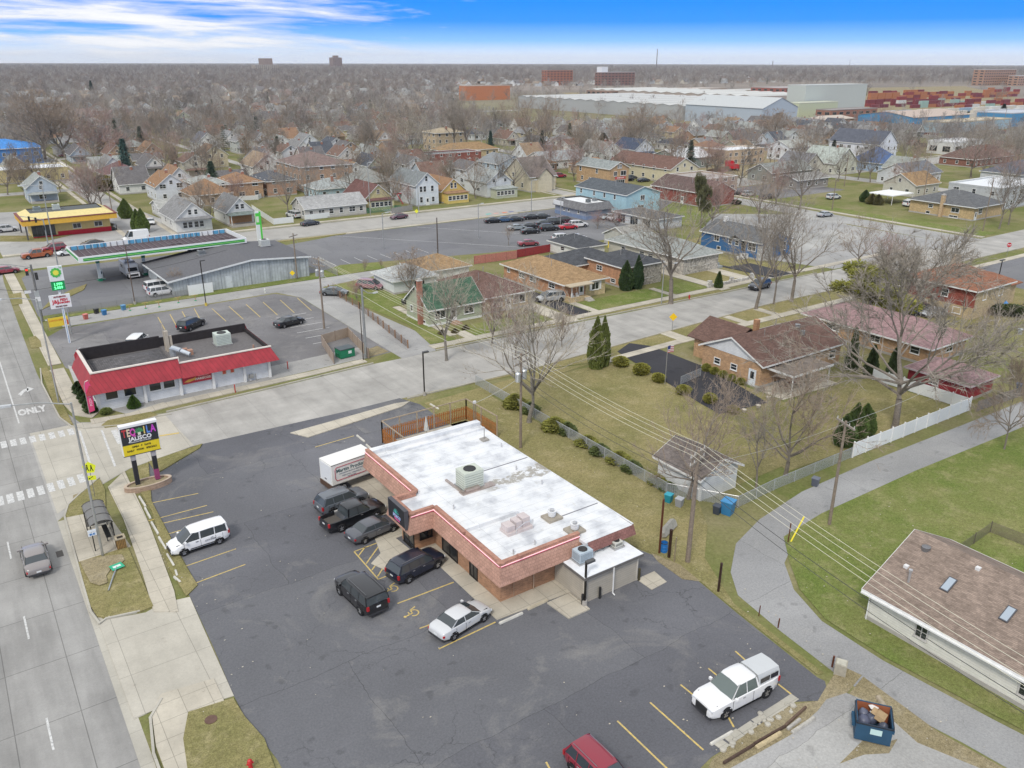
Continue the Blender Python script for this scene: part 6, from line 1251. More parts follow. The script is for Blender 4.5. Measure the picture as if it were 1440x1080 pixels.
# second row and further
L2=[
 ('pale blue two-storey house with grey roof behind the round dark shrub',160.2,240,12.5,13,5.4,'gy',.40,m_siding,LBL,(.30,.32,.33)),
 ('orange-roofed brick ranch right of the pale blue house',178,250,15,11,2.9,'hip',.4,m_brick,(.36,.22,.16),ORR),
 ('tan garage with grey-green roof below the orange-roofed ranch',161.5,221,9,9,2.8,'gy',.45,m_siding,(.50,.40,.26),(.26,.30,.28)),
 ('brick bungalow with tan hip roof left of the dark-roofed brick bungalow',72.2,247,8.6,15,4.8,'hip',.42,m_brick,(.44,.28,.17),ORR),
 ('brick bungalow with dark hip roof and white awning',82.2,247.5,9,15,4.6,'hip',.42,m_brick,(.40,.24,.16),(.13,.14,.16)),
 ('brick bungalow with pale hip roof left of the tan hip roof',62.5,248,9,16,4.6,'hip',.36,m_brick,(.42,.28,.18),(.42,.44,.42)),
 ('large three-storey brick flats with brown hip roof behind bare trees',94.5,251,17,22,7.6,'hip',.36,m_brick,(.42,.27,.18),(.27,.20,.18)),
 ('white porch house with tan gable roof left of the brick flats',90.0,283,10,14,5.0,'gy',.75,m_siding,WH,(.36,.28,.20)),
 ('white farmhouse with orange-brown roofs beyond the avenue corner',52.5,255,8.5,13,4.4,'gy',.75,m_siding,(.70,.73,.77),ORR),
 ('brown brick annex with orange-brown hip roof beside the white farmhouse',58.5,240.5,11,11,3.4,'hip',.62,m_brick,(.44,.33,.23),ORR),
 ('cream bungalow with plum brown hip roof beside the blue spruce',47.0,303,12,14,3.2,'hip',.5,m_siding,(.62,.58,.46),(.22,.13,.13)),
 ('low white garage with pale roof right of the three arborvitae',47.0,228,11,9,2.6,'gx',.3,m_siding,(.62,.63,.62),(.46,.46,.43)),
 ('white house with charcoal roof left of the crossroads tree',98.0,306,9,11,4.6,'gy',.8,m_siding,WH,(.16,.17,.19)),
 ('cream gabled house with brown cross roof up the left side street',86.5,330,9,12,4.8,'gy',.75,m_siding,CRM,(.30,.20,.13)),
 ('white house with charcoal roof far up the left block',98,382,10,12,4.8,'gy',.8,m_siding,(.78,.78,.76),(.18,.18,.2)),
 ('white cottage with orange roof left of the road bend',113,262,9,12,3.2,'gy',.75,m_siding,WH,(.42,.27,.15)),
 ('pale turquoise bungalow with light grey hip roof behind the yellow cottage',92.2,233,12,11,3.2,'hip',.4,m_siding,(.42,.56,.62),(.42,.45,.44)),
 ('brown-grey bungalow with broad roof behind the tall white house',107,239,13,13,3.2,'hip',.55,m_siding,(.40,.36,.32),(.33,.34,.32)),
 ('white ranch with grey roof behind the avenue shop house',190,254,20,12,3.4,'gx',.45,m_siding,WH,(.38,.40,.40)),
 ('white-sided house with brown hip roof behind the shop house',193,232,14,11,3.2,'hip',.42,m_brick,(.46,.36,.24),ORR),
 ('navy-roofed white cottage with blue porch far behind the shop house',243,262,11,14,4.0,'gy',.7,m_siding,(.70,.72,.74),(.09,.11,.16)),
 ('white cottage with grey gable roof left of the navy-roofed one',225,262,11,15,4.0,'gy',.65,m_siding,(.72,.73,.70),(.32,.31,.29)),
 ('yellow-brick flats with tan roofs in the middle distance',178,306,26,12,3.2,'hip',.42,m_brick,(.52,.42,.26),TANR),
 ('brown three-storey flats with white balconies in the middle distance',190,335,15,12,8.0,'hip',.3,m_brick,(.48,.38,.26),(.50,.42,.30)),
 ('dark red brick shop row behind the leafless street trees',158,285,24,10,4.4,'flat',0,m_brick,(.26,.09,.07),(.2,.2,.2)),
 ('olive brick garage with open white tarpaulin roof behind the lorry yard',232,226,18,15,4.2,'gx',.35,m_siding,(.22,.26,.24),(.75,.76,.76)),
 ('long tan brick warehouse with flat white roof behind the red lorry',256,224,22,12,5.6,'flat',0,m_brick,(.52,.40,.28),(.74,.75,.76)),
 ('white two-storey house with grey roof right of the tan warehouse',291,222,15,11,5.6,'gx',.4,m_siding,(.70,.73,.76),(.45,.46,.42)),
 ('white tall gabled house with charcoal roof by the scrapyard',327,205,13,24,6.2,'gy',.75,m_siding,(.72,.75,.80),(.14,.15,.18)),
 ('pale green-roofed cream house beside the blue-roofed house',268,184,13,15,4.2,'gy',.75,m_siding,(.62,.62,.52),(.48,.52,.47)),
 ('small cream house with slate roof in front of the green-roofed house',255,187,10,12,4.0,'gy',.75,m_siding,(.60,.57,.48),(.24,.24,.25)),
 ('blue-roofed pale blue cottage beside the cream green-roofed house',288,178,13,14,3.6,'hip',.75,m_siding,(.38,.50,.66),(.12,.19,.36)),
 ('brown-roofed long brick bungalow near the scrapyard road',333,168,30,14,3.2,'hip',.55,m_brick,(.24,.11,.08),(.20,.13,.11)),
 ('grey-roofed white house behind the beige gabled garage',263,152,18,12,3.8,'gx',.5,m_siding,(.66,.68,.70),(.20,.21,.23)),
 ('dark grey cottage with round gable window near the scrapyard road',280,161,10,12,3.4,'gy',.7,m_siding,(.20,.21,.26),(.36,.38,.35)),
 ('slate-roofed white house at the right picture edge behind the flat-roofed block',293,132,20,13,4.0,'hip',.5,m_siding,(.60,.62,.63),(.16,.17,.2)),
 ('low dark workshop sheds right of the dead-end street',226,168,16,9,3.0,'gx',.3,m_siding,(.30,.28,.26),(.32,.31,.29)),
 ('old barn with long grey roof beside the dead-end grass plot',232,183,22,10,3.4,'gx',.5,m_siding,(.26,.27,.24),(.30,.31,.29)),
 ('beige brick lodge with flat roof behind the tall conifer',192,176,15,15,4.6,'flat',0,m_brick,(.42,.33,.26),(.4,.36,.33)),
 ('cream shop with white flat roof and garage door at the far left',15,322,24,16,4.0,'flat',0,m_siding,(.60,.50,.26),(.80,.82,.84)),
 ('bright blue curved-roof building at the far left edge',12,378,26,22,6.5,'hip',.25,m_siding,(.06,.22,.55),(.10,.32,.75)),
]
LM=[]   # landmarks for wording: (x, y, words)
for it in L2:
    lab,x0,y0,w,d,ez,rf_,p,wm_,wc_,rc_=it
    cat_='building' if ('shop' in lab or 'warehouse' in lab or 'building' in lab or 'sheds' in lab) else ('garage' if lab.startswith(('tan garage','low white garage','olive')) else ('barn' if 'barn' in lab else 'house'))
    nm_={'house': 'house','garage': 'garage','barn': 'barn','building': 'building'}[cat_]
    nm_='brick_flats' if 'flats' in lab else nm_
    h=house(lab,x0,y0,w,d,ez,rf_,p,wm_,wc_,rc_,cat=cat_,name=nm_,chimney=(w*.5,d*.3,.7,ez+min(w,d)*.5*p+.8) if (cat_=='house' and rf_ != 'flat' and random.random() < .5) else None)
    if 'porch' in lab: porch(h,0,-2.4,w*.9,0,2.6,rc_)
# ------------------------------------------------------------- the repeated streets of houses beyond
LMK=[(15,215,'the yellow drive-in'),(60,207,'the narrow porch house'),(45,300,'the plum-roofed bungalow'),(70,300,'the blue spruce'),(100,215,'the yellow cottage'),(114,212,'the tall white avenue house'),(100,262,'the brick flats'),(128,215,'the golden yellow house'),
 (166,245,'the pale blue house'),(184,215,'the gabled shop house'),(215,218,'the long cream apartments'),(195,340,'the balcony flats'),(190,312,'the yellow-brick flats'),(170,290,'the dark red shop row'),(250,270,'the navy-roofed cottage'),(265,230,'the tan warehouse'),(20,330,'the cream shop'),(25,385,'the bright blue building'),
 (335,215,'the charcoal-roofed gabled house'),(275,190,'the green-roofed house'),(345,172,'the scrapyard bungalow'),(230,115,'the grey-roofed tan ranch'),(155,172,'the turquoise building'),(105,388,'the charcoal-roofed white house'),(90,335,'the cream cross-roofed house'),(430,390,'the long pale warehouse'),(490,778,'the orange factory'),
 (560,398,'the big white box building'),(500,281,'the blue metal shed'),(590,268,'the long blue shed'),(1560,800,'the right horizon hospital'),(640,375,'the first trailer row'),(760,360,'the trailer row end'),(700,470,'the rail yard gate corner'),(905,430,'the rail yard right end'),(800,500,'the middle of the rail yard'),(905,1190,'the old brick factory'),(1050,3000,'the far stepped hospital block'),(1815,4210,'the lone tower block'),(50,620,'the end of the left road'),(300,620,'the end of the fourth street'),(0,95,'the main crossing'),(110,60,'the pink-roofed ranch'),(85,65,'the brown-roofed ranch'),(140,66,'the red-brown brick house'),(62,110,'the green cottage'),(90,110,'the tan-roofed ranch'),(120,112,'the pale grey ranch'),(140,115,'the bright blue house'),(30,50,'the restaurant')]
LMK=[(x,y,w_,*PX(x,y)) for x,y,w_ in LMK]
used_lab=set()
def where(x,y,base,maxw=16):
    """a label that says which one: its look, then what it stands beside, as seen in the picture"""
    px_,py_=PX(x,y);c=sorted(LMK,key=lambda q: (q[3]-px_)**2+((q[4]-py_)*3)**2)[:26]
    def rel(q):
        dx,dy=px_-q[3],py_-q[4]
        if abs(dx) < 14 and abs(dy) < 5: return 'beside'
        if abs(dx) > abs(dy)*2.2: return ('just ' if abs(dx) < 45 else 'well ' if abs(dx) > 150 else '')+('right of' if dx > 0 else 'left of')
        if abs(dx) < abs(dy)*.7: return ('far ' if abs(dy) > 30 else '')+('behind' if dy < 0 else 'in front of')
        return ('behind and ' if dy < 0 else 'in front and ')+('right of' if dx > 0 else 'left of')
    for q in c:
        l_=f'{base} {rel(q)} {q[2]}'
        if l_ not in used_lab and len(l_.split()) <= maxw: used_lab.add(l_);return l_
    for ordw in ('second','third','fourth','fifth','sixth','seventh','eighth','ninth','tenth'):
        for q in c[:4]:
            l_=f'{ordw} {base} {rel(q)} {q[2]}'
            if l_ not in used_lab and len(l_.split()) <= maxw: used_lab.add(l_);return l_
    l_=f'{base} {rel(c[0])} {c[0][2]}';used_lab.add(l_);return l_
KINDS=[dict(w=7.5,d=11,ez=4.4,roof='gy',p=.78),dict(w=9,d=13,ez=3.1,roof='hip',p=.45),dict(w=7.5,d=13,ez=3.3,roof='gy',p=.9),dict(w=10.5,d=8,ez=3.0,roof='gx',p=.5),dict(w=7.5,d=10,ez=5.2,roof='gy',p=.6),dict(w=9,d=11,ez=3.2,roof='gx',p=.8)]
WCS=[((.76,.76,.73),'white'),((.74,.76,.78),'white'),((.78,.77,.74),'white'),((.60,.56,.46),'cream'),((.42,.28,.19),'brick'),((.50,.52,.50),'grey'),((.46,.53,.60),'pale blue'),((.50,.36,.23),'tan brick'),((.58,.51,.34),'yellow'),((.46,.48,.38),'sage')]
RCS=[((.19,.18,.18),'dark'),((.30,.30,.30),'grey'),((.34,.25,.17),'tan'),((.24,.16,.13),'brown'),((.34,.215,.14),'orange-brown'),((.38,.40,.38),'pale grey'),((.12,.13,.15),'charcoal')]
FR=['gabled two-storey house','hip-roofed bungalow','narrow gabled cottage','low side-gabled house','tall two-storey house','side-gabled cottage']
occ=[]
for it in L2: occ.append((it[1]-3,it[2]-3,it[1]+it[3]+3,it[2]+it[4]+3))
occ+=[(0,198,52,262),(40,200,235,232),(228,150,400,235)]
protos_h={};HSPOT=[]
rg=random.Random(11);nh=0
for ry in (234,258,276,306,322,342,372,404,438,470,505,545,580,620,660,705,750,800,850,900):
    x=8
    while x < 440:
        x+=rg.uniform(11.5,15.5)+(3 if ry > 500 else 0);y=ry+rg.uniform(-3,3)
        px_,py_=PX(x+4,y)
        if px_ < -20 or px_ > 1440: continue
        if y > 420-(x-300)*.6 and x > 300 or (x > 330 and y > 420 and y < 740): continue           # works and rail yard from here on
        if x > 250 and y < 250: continue
        if any(abs(x+4-s_) < 9.5 for s_ in (39.5,101.7,161,217.5,266)): continue
        if any(a0 < x+10 and a2 > x and a1 < y+12 and a3 > y for a0,a1,a2,a3 in occ): continue
        if nh >= 238: break
        ki=rg.randrange(6);wi=rg.choice([0,1,2,0,1,2,0,1,3,4,5,6,7,8,9]);ri=rg.choice([0,1,0,1,5,5,6,2,3,3,4]);k=KINDS[ki];brick='brick' in WCS[wi][1]
        key=(ki,brick);lab=where(x,y,f'{WCS[wi][1]} {FR[ki]} with {RCS[ri][1]} roof')
        cols={'wall': WCS[wi][0],'roof': RCS[ri][0],'porch_roof': RCS[ri][0]}
        if key not in protos_h:
            h=house(lab,x,y,k['w'],k['d'],k['ez'],k['roof'],k['p'],m_brick if brick else m_siding,WCS[wi][0],RCS[ri][0],density=4.2,group='houses along the back streets',chimney=(k['w']*.55,k['d']*.4,.7,k['ez']+min(k['w'],k['d'])*.5*k['p']+.7))
            if ki in (0,2,4): porch(h,.2,-2.2,k['w']-.2,0,2.6,RCS[ri][0])
            protos_h[key]=h
        else: dup(protos_h[key],(x,y,0),0,lab,'houses along the back streets',cols)
        nh+=1;HSPOT.append((x,y,x+k['w'],y+k['d']))
# ------------------------------------------------------------- industry in the distance
def block(label,x0,y0,w,d,z,wc_,rc_=(.6,.6,.6),cat='industrial building',name='factory',roof='flat',p=.15,wins='none',wm_=None,bays=0):
    h=thing(name,label,cat,(x0,y0,0));wm_=wm_ or m_plain
    if roof=='flat': part('wall',MB().box(0,0,0,w,d,z),wm_,h,wc_);part('roof',MB().box(.4,.4,z,w-.4,d-.4,z+.3),m_plain,h,rc_);part('coping',MB().box(-.1,-.1,z,w+.1,.4,z+.6).box(-.1,d-.4,z,w+.1,d+.1,z+.6).box(-.1,.4,z,.4,d-.4,z+.6).box(w-.4,.4,z,w+.1,d-.4,z+.6),m_plain,h,tuple(c*.9 for c in rc_))
    elif roof=='bays':
        bw=d/bays
        part('wall',MB().box(0,0,0,w,d,z),wm_,h,wc_)
        for i in range(bays): part('roof_bay',roof_mb('gx',w,bw-.3,z,p,.2,.3,.3),m_plain,h,rc_ if i % 2 else tuple(c*.86 for c in rc_),loc=(0,i*bw+.15,0));
        gb=MB();[gb.face([(-.05,i*bw,z-.1),(-.05,(i+1)*bw,z-.1),(-.05,(i+.5)*bw,z+bw/2*p)]) for i in range(bays)];part('gable_infill',gb,wm_,h,wc_)
    else: part('wall',wall_mb(roof,w,d,z,p),wm_,h,wc_);part('roof',roof_mb(roof,w,d,z,p,.5),m_plain,h,rc_)
    if wins=='grid':
        fl=max(1,int(z/4));
        for s in 'SW':
            L_=w if s=='S' else d
            for f in range(fl):
                for i in range(min(14,max(2,int(L_/7)))): k_=min(14,max(2,int(L_/7)));window(h,s,L_*(i+.5)/k_,1.2+f*z/fl,L_/k_*.55,z/fl*.45,w,d,(.5,.42,.36),0)
    return h
block('huge pale grey windowless box building in the industrial yard',532,398,74,16,22,(.50,.53,.50),(.6,.62,.6))
block('low pale green shed in front of the big white box building',508,384,44,12,11,(.52,.56,.40),(.62,.64,.52),name='shed',cat='shed')
block('long pale warehouse with many low roof ridges on the right skyline',442,430,130,200,9,(.40,.41,.41),(.54,.545,.53),roof='bays',bays=15,p=.16)
block('second ridged warehouse behind the first one',620,520,95,230,9,(.42,.36,.32),(.60,.60,.57),roof='bays',bays=14,p=.16)
block('grey-blue gabled mill hall with tall dark door',436,356,34,66,11,(.42,.48,.54),(.50,.52,.52),roof='gy',p=.35)
part('mill_door',MB().box(13,-.2,0,20,-.05,8),m_plain,bpy.context.scene.objects[-1] if False else [o for o in bpy.data.objects if o.get('label','').startswith('grey-blue gabled mill')][0],(.12,.11,.10))
block('brown brick works with small white windows right of the mill hall',500,352,52,12,8,(.30,.15,.11),(.34,.30,.28),wins='grid',wm_=m_brick)
block('tan brick workshop with pale hip roof near the scrapyard',448,322,34,12,5.5,(.42,.26,.16),(.52,.45,.38),roof='hip',p=.3,wm_=m_brick)
block('blue metal shed with sloping pale front in the scrapyard',478,281,62,36,8,(.08,.27,.48),(.50,.40,.33),roof='gx',p=.14)
block('pale blue lean-to wing of the scrapyard shed',486,264,72,16,5.5,(.34,.46,.54),(.58,.50,.36),roof='flat')
block('long blue metal shed at the right of the scrapyard',566,268,50,22,8,(.09,.28,.48),(.50,.52,.55))
block('white two-bay garage beside the scrapyard road',372,198,26,12,5,(.62,.62,.60),(.7,.7,.7),wins='grid')
block('long orange brick factory among the far trees',474,770,55,14,14,(.50,.20,.10),(.55,.45,.38),wm_=m_brick)
block('long dark brown low works behind the ridged warehouses',610,700,180,40,9,(.30,.20,.16),(.50,.44,.38),wins='grid')
block('old multi-storey orange brick factory on the skyline',893,1190,56,14,24,(.36,.15,.10),(.4,.36,.34),wm_=m_brick,wins='grid')
h=block('dark brown brick factory wing with a white roof tank',962,1130,76,16,21,(.24,.13,.11),(.55,.55,.56),wm_=m_brick,wins='grid');part('roof_tank',MB().box(2,2,21,16,14,30),m_plain,h,(.75,.76,.78))
block('low beige rail depot with many bays behind the warehouses',700,640,130,30,9,(.48,.42,.32),(.58,.56,.52),wins='grid')
block('red brown brick works left of the rail depot',760,600,60,40,12,(.34,.12,.10),(.45,.4,.38),wins='grid')
block('stepped pale concrete hospital block far on the left horizon',1005,3020,85,40,24,(.42,.37,.31),(.6,.58,.55),cat='building',name='hospital',wins='grid');block('tall brown slab behind the stepped hospital block',1052,3060,30,60,46,(.26,.20,.17),(.5,.5,.5),cat='building',name='hospital')
t=block('lone square brown tower block on the left horizon',1800,4200,48,50,54,(.26,.18,.15),(.3,.25,.22),cat='tower',name='tower_block',wins='grid');part('roof_hut',MB().box(14,10,54,34,40,64),m_plain,t,(.24,.17,.14))
block('wide tan hospital with turquoise stripe at the right horizon',1560,800,110,20,26,(.40,.24,.17),(.6,.6,.6),cat='building',name='hospital',wins='grid');block('lower tan wing of the right horizon hospital',1600,760,90,18,16,(.42,.26,.19),(.6,.6,.6),cat='building',name='hospital',wins='grid')
for i,(px_,py_,hh,lab) in enumerate(((923,88.5,250,'tall thin chimney on the middle of the horizon'),(1086,89,100,'short dark chimney on the right part of the horizon'),(1194,89,130,'thin mast with a knob on the right horizon'))):
    x,y=P(px_,96.0);s_=2.2;single('chimney_stack' if i < 2 else 'radio_mast',MB().tube((0,0,0),(0,0,hh*.45),3.2 if i < 2 else 1.2,2.0 if i < 2 else .6,n=10),m_plain,lab,'chimney' if i < 2 else 'mast',(.20,.16,.15),(x,y,0))
# distant road lamp masts and white boxes on the skyline
CC=[((.20,.05,.06),'maroon'),((.42,.17,.08),'orange'),((.32,.45,.40),'pale green'),((.60,.60,.58),'white'),((.27,.06,.06),'red'),((.17,.05,.07),'dark maroon')]
cont=None;rg2=random.Random(5);nc=0
for row,(y0,x0,x1,tiers) in enumerate(((500,640,700,2),(470,720,800,2),(452,700,880,3),(432,730,900,2),(408,760,905,2),(380,690,800,1),(520,800,1100,3),(560,860,1180,3),(610,900,1100,2))):
    x=x0
    while x < x1:
        for k in range(rg2.randint(1,tiers)):
            ci=rg2.choice([0,0,0,5,4,2,3,1] if row < 5 else ([3,3,3,2] if row==5 else [1,1,1,0,4]))
            nm=CC[ci][1];lab=where(x,y0,f'{nm} container, {["bottom", "middle", "top"][k]} tier,')
            if nc > 170: break
            if cont is None:
                cont=thing('shipping_container',lab,'container',(x,y0,0),0,'shipping containers in the rail yard');part('container_body',MB().box(0,0,0,12,2.6,2.9),m_plain,cont,CC[ci][0]);part('container_rib',MB().add(sum((),()) or MB().box(-.05,-.05,0,.1,.1,2.95).box(11.9,-.05,0,12.05,.1,2.95).box(6,-.04,0,6.1,0,2.9)),m_plain,cont,CC[ci][0])
            else: dup(cont,(x,y0+k*.0,k*2.95),0,lab,None,{'container_body': CC[ci][0],'container_rib': CC[ci][0]})
            nc+=1
        x+=13+(rg2.random() < .2)*14

sc=random.Random(77);sm=[MB() for _ in range(4)]
for i in range(230):
    x=sc.uniform(395,720);y=sc.uniform(200,345)
    if 470 < x < 560 and 255 < y < 330: continue
    if PX(x,y)[0] < 1185: continue
    sm[sc.randrange(4)].cbox(x,y,0,sc.uniform(2,9),sc.uniform(2,4),sc.uniform(.8,2.8),sc.uniform(0,3))
for b_,c_ in zip(sm,((.25,.10,.07),(.45,.42,.38),(.14,.12,.11),(.42,.34,.25))): struct('scrap_heap',b_,m_matte,c_,kind='stuff')
tr_=None
for i in range(34):
    row=i//12;x=600+(i % 12)*19+row*8+sc.uniform(-2,2);y=375-row*26-(i % 12)*1.5;c_=sc.choice([(.66,.66,.63),(.6,.62,.64),(.62,.58,.5),(.3,.4,.5)])
    lab=where(x,y,('white' if c_[0] > .55 else 'blue')+' box trailer in the yard')
    if tr_ is None: tr_=thing('box_trailer',lab,'trailer',(x,y,0),0,'trailers parked in the freight yard');part('trailer_body',MB().box(0,0,1.1,14,2.6,4.0),m_plain,tr_,c_);part('undercarriage',MB().box(1,.3,0,3,2.3,1.1).box(10,.3,0,13,2.3,1.1),m_rubber,tr_,(.03,.03,.03))
    else: dup(tr_,(x,y,0),sc.choice((0,.05,0)),lab,None,{'trailer_body': c_})
fh=[MB() for _ in range(5)];fr_=[MB() for _ in range(4)];FHP=[]
for i in range(1700):
    d_=560*(3200/560)**(sc.random()**.9);a_=AZ+sc.uniform(-.58,.58);x=round(d_*sin(a_)/17)*17;y=round(d_*cos(a_)/34)*34+sc.uniform(-3,3)
    if x > 330 and y < 1100 and PX(x,y)[0] > 640: continue
    if any(abs(x-q[0]) < 12 and abs(y-q[1]) < 14 for q in FHP[-400:]): continue
    if any(abs(x-q[0]) < 14 and abs(y-q[1]) < 14 for q in HSPOT) or (d_ < 700 and any(a0-8 < x < a2+4 and a1-8 < y < a3+4 for a0,a1,a2,a3 in occ)): continue
    FHP.append((x,y));w_,dd_,e_=sc.uniform(7,12),sc.uniform(9,13),sc.uniform(3,5.5);k_=sc.choice(('gx','gy','gy','hip'));p_=.45 if k_=='hip' else .75;M_=Matrix.Translation((x,y,0))
    fh[sc.randrange(5)].add(wall_mb(k_,w_,dd_,e_,p_),M_);fr_[sc.randrange(4)].add(roof_mb(k_,w_,dd_,e_,p_),M_)
for b_,c_ in zip(fh,((.76,.76,.73),(.76,.77,.76),(.60,.56,.48),(.36,.28,.22),(.50,.52,.53))): struct('far_houses',b_,m_plain,c_,kind='stuff')
for b_,c_ in zip(fr_,((.2,.19,.19),(.30,.30,.29),(.28,.23,.18),(.22,.17,.15))): struct('far_roofs',b_,m_plain,c_,kind='stuff')
# ------------------------------------------------------------- trees
def bare_tree_meshes(seed,h=12.0,spread=.42,limbs=5,low=.2,twigs=2600,droop=0.0,tw=.016,depth=3,sides=5,vase=1.0):
    r=random.Random(seed);tr=MB();cr=MB();tips=[]
    def rv(): return Vector((r.uniform(-1,1),r.uniform(-1,1),r.uniform(-1,1)))
    def branch(p,d,ln,rad,lev):
        segs=4 if lev < 2 else 3;q=p.copy();dd=d.copy();mb=tr if lev < 2 else cr;n_=sides if lev < 2 else 3
        for i in range(segs):
            dd=(dd + rv()*.20 + Vector((0,0,.10-.10*droop*lev))).normalized();e=q+dd*ln/segs;r1=rad*(1-.5*(i+1)/segs);r0=rad*(1-.5*i/segs)
            mb.tube(q,e,r0,r1,n_,cap=False);q=e
            if lev < depth and i >= (1 if lev else 0):
                for _ in range(r.choice((1,2)) if lev < 2 else 1):
                    s=dd.cross(rv()).normalized();nd=(dd*r.uniform(.5,.9)+s*r.uniform(.5,.9)).normalized()
                    branch(q,nd,ln*r.uniform(.48,.72),r1*r.uniform(.5,.7),lev+1)
            if lev >= 2: tips.append((q.copy(),dd.copy(),ln*.5))
        if lev < depth:
            for _ in range(2):
                s=dd.cross(rv()).normalized();branch(q,(dd+s*.5).normalized(),ln*.62,rad*.45,lev+1)
        else: tips.append((q.copy(),dd.copy(),ln*.5))
    tb=h*low;rad=h*.017
    p=Vector((0,0,0));top=Vector((r.uniform(-.3,.3),r.uniform(-.3,.3),tb));tr.tube((0,0,-.1),(0,0,.35),rad*1.55,rad*1.15,7,False);tr.tube((0,0,.35),top,rad*1.15,rad,7,False)
    # leader
    branch(top,Vector((r.uniform(-.15,.15),r.uniform(-.15,.15),1)).normalized(),h*.50,rad*.75,0)
    for i in range(limbs):
        a=2*pi*(i+r.uniform(-.3,.3))/limbs;el=r.uniform(.55,1.0)*vase;k=r.uniform(0,.25)
        branch(top+Vector((0,0,h*k*.5)),Vector((cos(a)*spread*2,sin(a)*spread*2,el)).normalized(),h*r.uniform(.36,.48),rad*.55,1)
    n=0
    while n < twigs and tips:
        q,d,ln=r.choice(tips);st=q-d*r.uniform(0,1)*ln*.6;nd=(d+rv()*.9+Vector((0,0,.25-.5*droop))).normalized();L_=r.uniform(.35,1.0)*h*.085
        s=nd.cross(rv()).normalized()*tw*r.uniform(.7,1.4);e=st+nd*L_;k=len(cr.v);m_=st+nd*L_*.5+rv()*.05*L_
        cr.v+=[tuple(st-s),tuple(st+s),tuple(m_+s*.7),tuple(m_-s*.7),tuple(e)];cr.f+=[(k,k+1,k+2,k+3),(k+3,k+2,k+4)]
        s2=(nd+rv()*.8).normalized()*L_*.45;k=len(cr.v);cr.v+=[tuple(m_-s*.6),tuple(m_+s*.6),tuple(m_+s2)];cr.f.append((k,k+1,k+2));n+=1
    return tr.mesh('trunk',m_bark,60),cr.mesh('crown',m_bark)
BT={}
def bt(kind):
    if kind not in BT:
        a=dict(a=dict(seed=1,limbs=5),b=dict(seed=2,limbs=6,spread=.5,low=.16),c=dict(seed=3,limbs=4,spread=.34,low=.26,vase=1.3),d=dict(seed=4,limbs=7,spread=.62,low=.14,twigs=3600),
                 e=dict(seed=5,limbs=6,spread=.40,low=.10,twigs=3800,tw=.018),f=dict(seed=6,limbs=3,spread=.3,low=.2,twigs=1300,vase=1.4),big=dict(seed=9,limbs=8,spread=.85,low=.20,twigs=13000,depth=3,tw=.014,droop=.3),gn=dict(seed=14,limbs=6,spread=.7,low=.30,twigs=2200,droop=.3,tw=.013))[kind]
        BT[kind]=bare_tree_meshes(**a)
    return BT[kind]
GREYB=(.31,.275,.235);BRNB=(.32,.255,.20);REDB=(.36,.255,.225);PALB=(.38,.34,.28);TRK=(.22,.19,.16)
def tree(x,y,h,kind,label,crown=GREYB,trunk=TRK,group=None,rz=None,sx=1.0,name='bare_tree'):
    t=thing(name,label,'tree',(x,y,0),rz if rz is not None else random.uniform(0,6.28),group);a,b_=bt(kind)
    link('trunk',a,t,trunk);link('crown',b_,t,crown);s=h/12.0;t.scale=(s*sx,s*sx,s);return t
def leafy(prof,n,size,seed,up=.3,core=.80):
    """dense evergreen shape: many small leaf faces over and inside a solid of revolution; prof(z01)->radius"""
    r=random.Random(seed);b=MB();pr=[(prof(i/10)*core,i/10) for i in range(11)]
    b.lathe([(max(.005,q*(1-.05*(i % 2))),z) for i,(q,z) in enumerate(pr)],9)
    lump=[(r.uniform(0,6.28),r.uniform(.1,.95),r.uniform(.08,.20)) for _ in range(14)]
    for _ in range(n):
        z=r.random()**.85;a=r.uniform(0,2*pi);R=prof(z)
        for la,lz,lr in lump:
            dd=abs((a-la+pi) % (2*pi)-pi)
            if dd < .5 and abs(z-lz) < .10: R *= 1+lr*.6*(1 if la > 2.5 else -1)
        q=R*r.uniform(.72,1.06);c=Vector((q*cos(a),q*sin(a),z+r.uniform(-.02,.02)))
        d=Vector((cos(a),sin(a),up+r.uniform(-.5,.7))).normalized();s=d.cross(Vector((r.uniform(-1,1),r.uniform(-1,1),r.uniform(-1,1)))).normalized();sz=size*r.uniform(.6,1.4)
        k=len(b.v);b.v+=[tuple(c-s*sz*.45),tuple(c+s*sz*.45),tuple(c+d*sz+s*sz*.2),tuple(c+d*sz*.9-s*sz*.3)];b.f.append((k,k+1,k+2,k+3))
    return b.mesh('crown',m_leaf)
def spruce_mesh(seed=1,layers=26,dens=1.0):
    r=random.Random(seed);b=MB()
    for i in range(layers):
        z=.06+.90*i/layers;R=.30*(1-(z-.06)/.94)**.85+.012;nb=int((12+10*R/.3)*dens)
        for k in range(nb):
            a=2*pi*(k+r.random())/nb;L_=R*r.uniform(.75,1.12);dr=-L_*.32
            for q in range(7):
                f=(q+1)/7;c=Vector((cos(a)*L_*f,sin(a)*L_*f,z+dr*f*f+r.uniform(-.008,.008)));w=.035*(1.15-f*.5)
                d=Vector((cos(a+r.uniform(-.6,.6)),sin(a+r.uniform(-.6,.6)),r.uniform(-.5,.1))).normalized();s=Vector((-sin(a),cos(a),r.uniform(-.4,.4))).normalized()
                kk=len(b.v);b.v+=[tuple(c-s*w*.8),tuple(c+s*w*.8),tuple(c+d*w*1.5+s*w*.2),tuple(c+d*w*1.4-s*w*.3)];b.f.append((kk,kk+1,kk+2,kk+3))
    return b.mesh('crown',m_leaf)
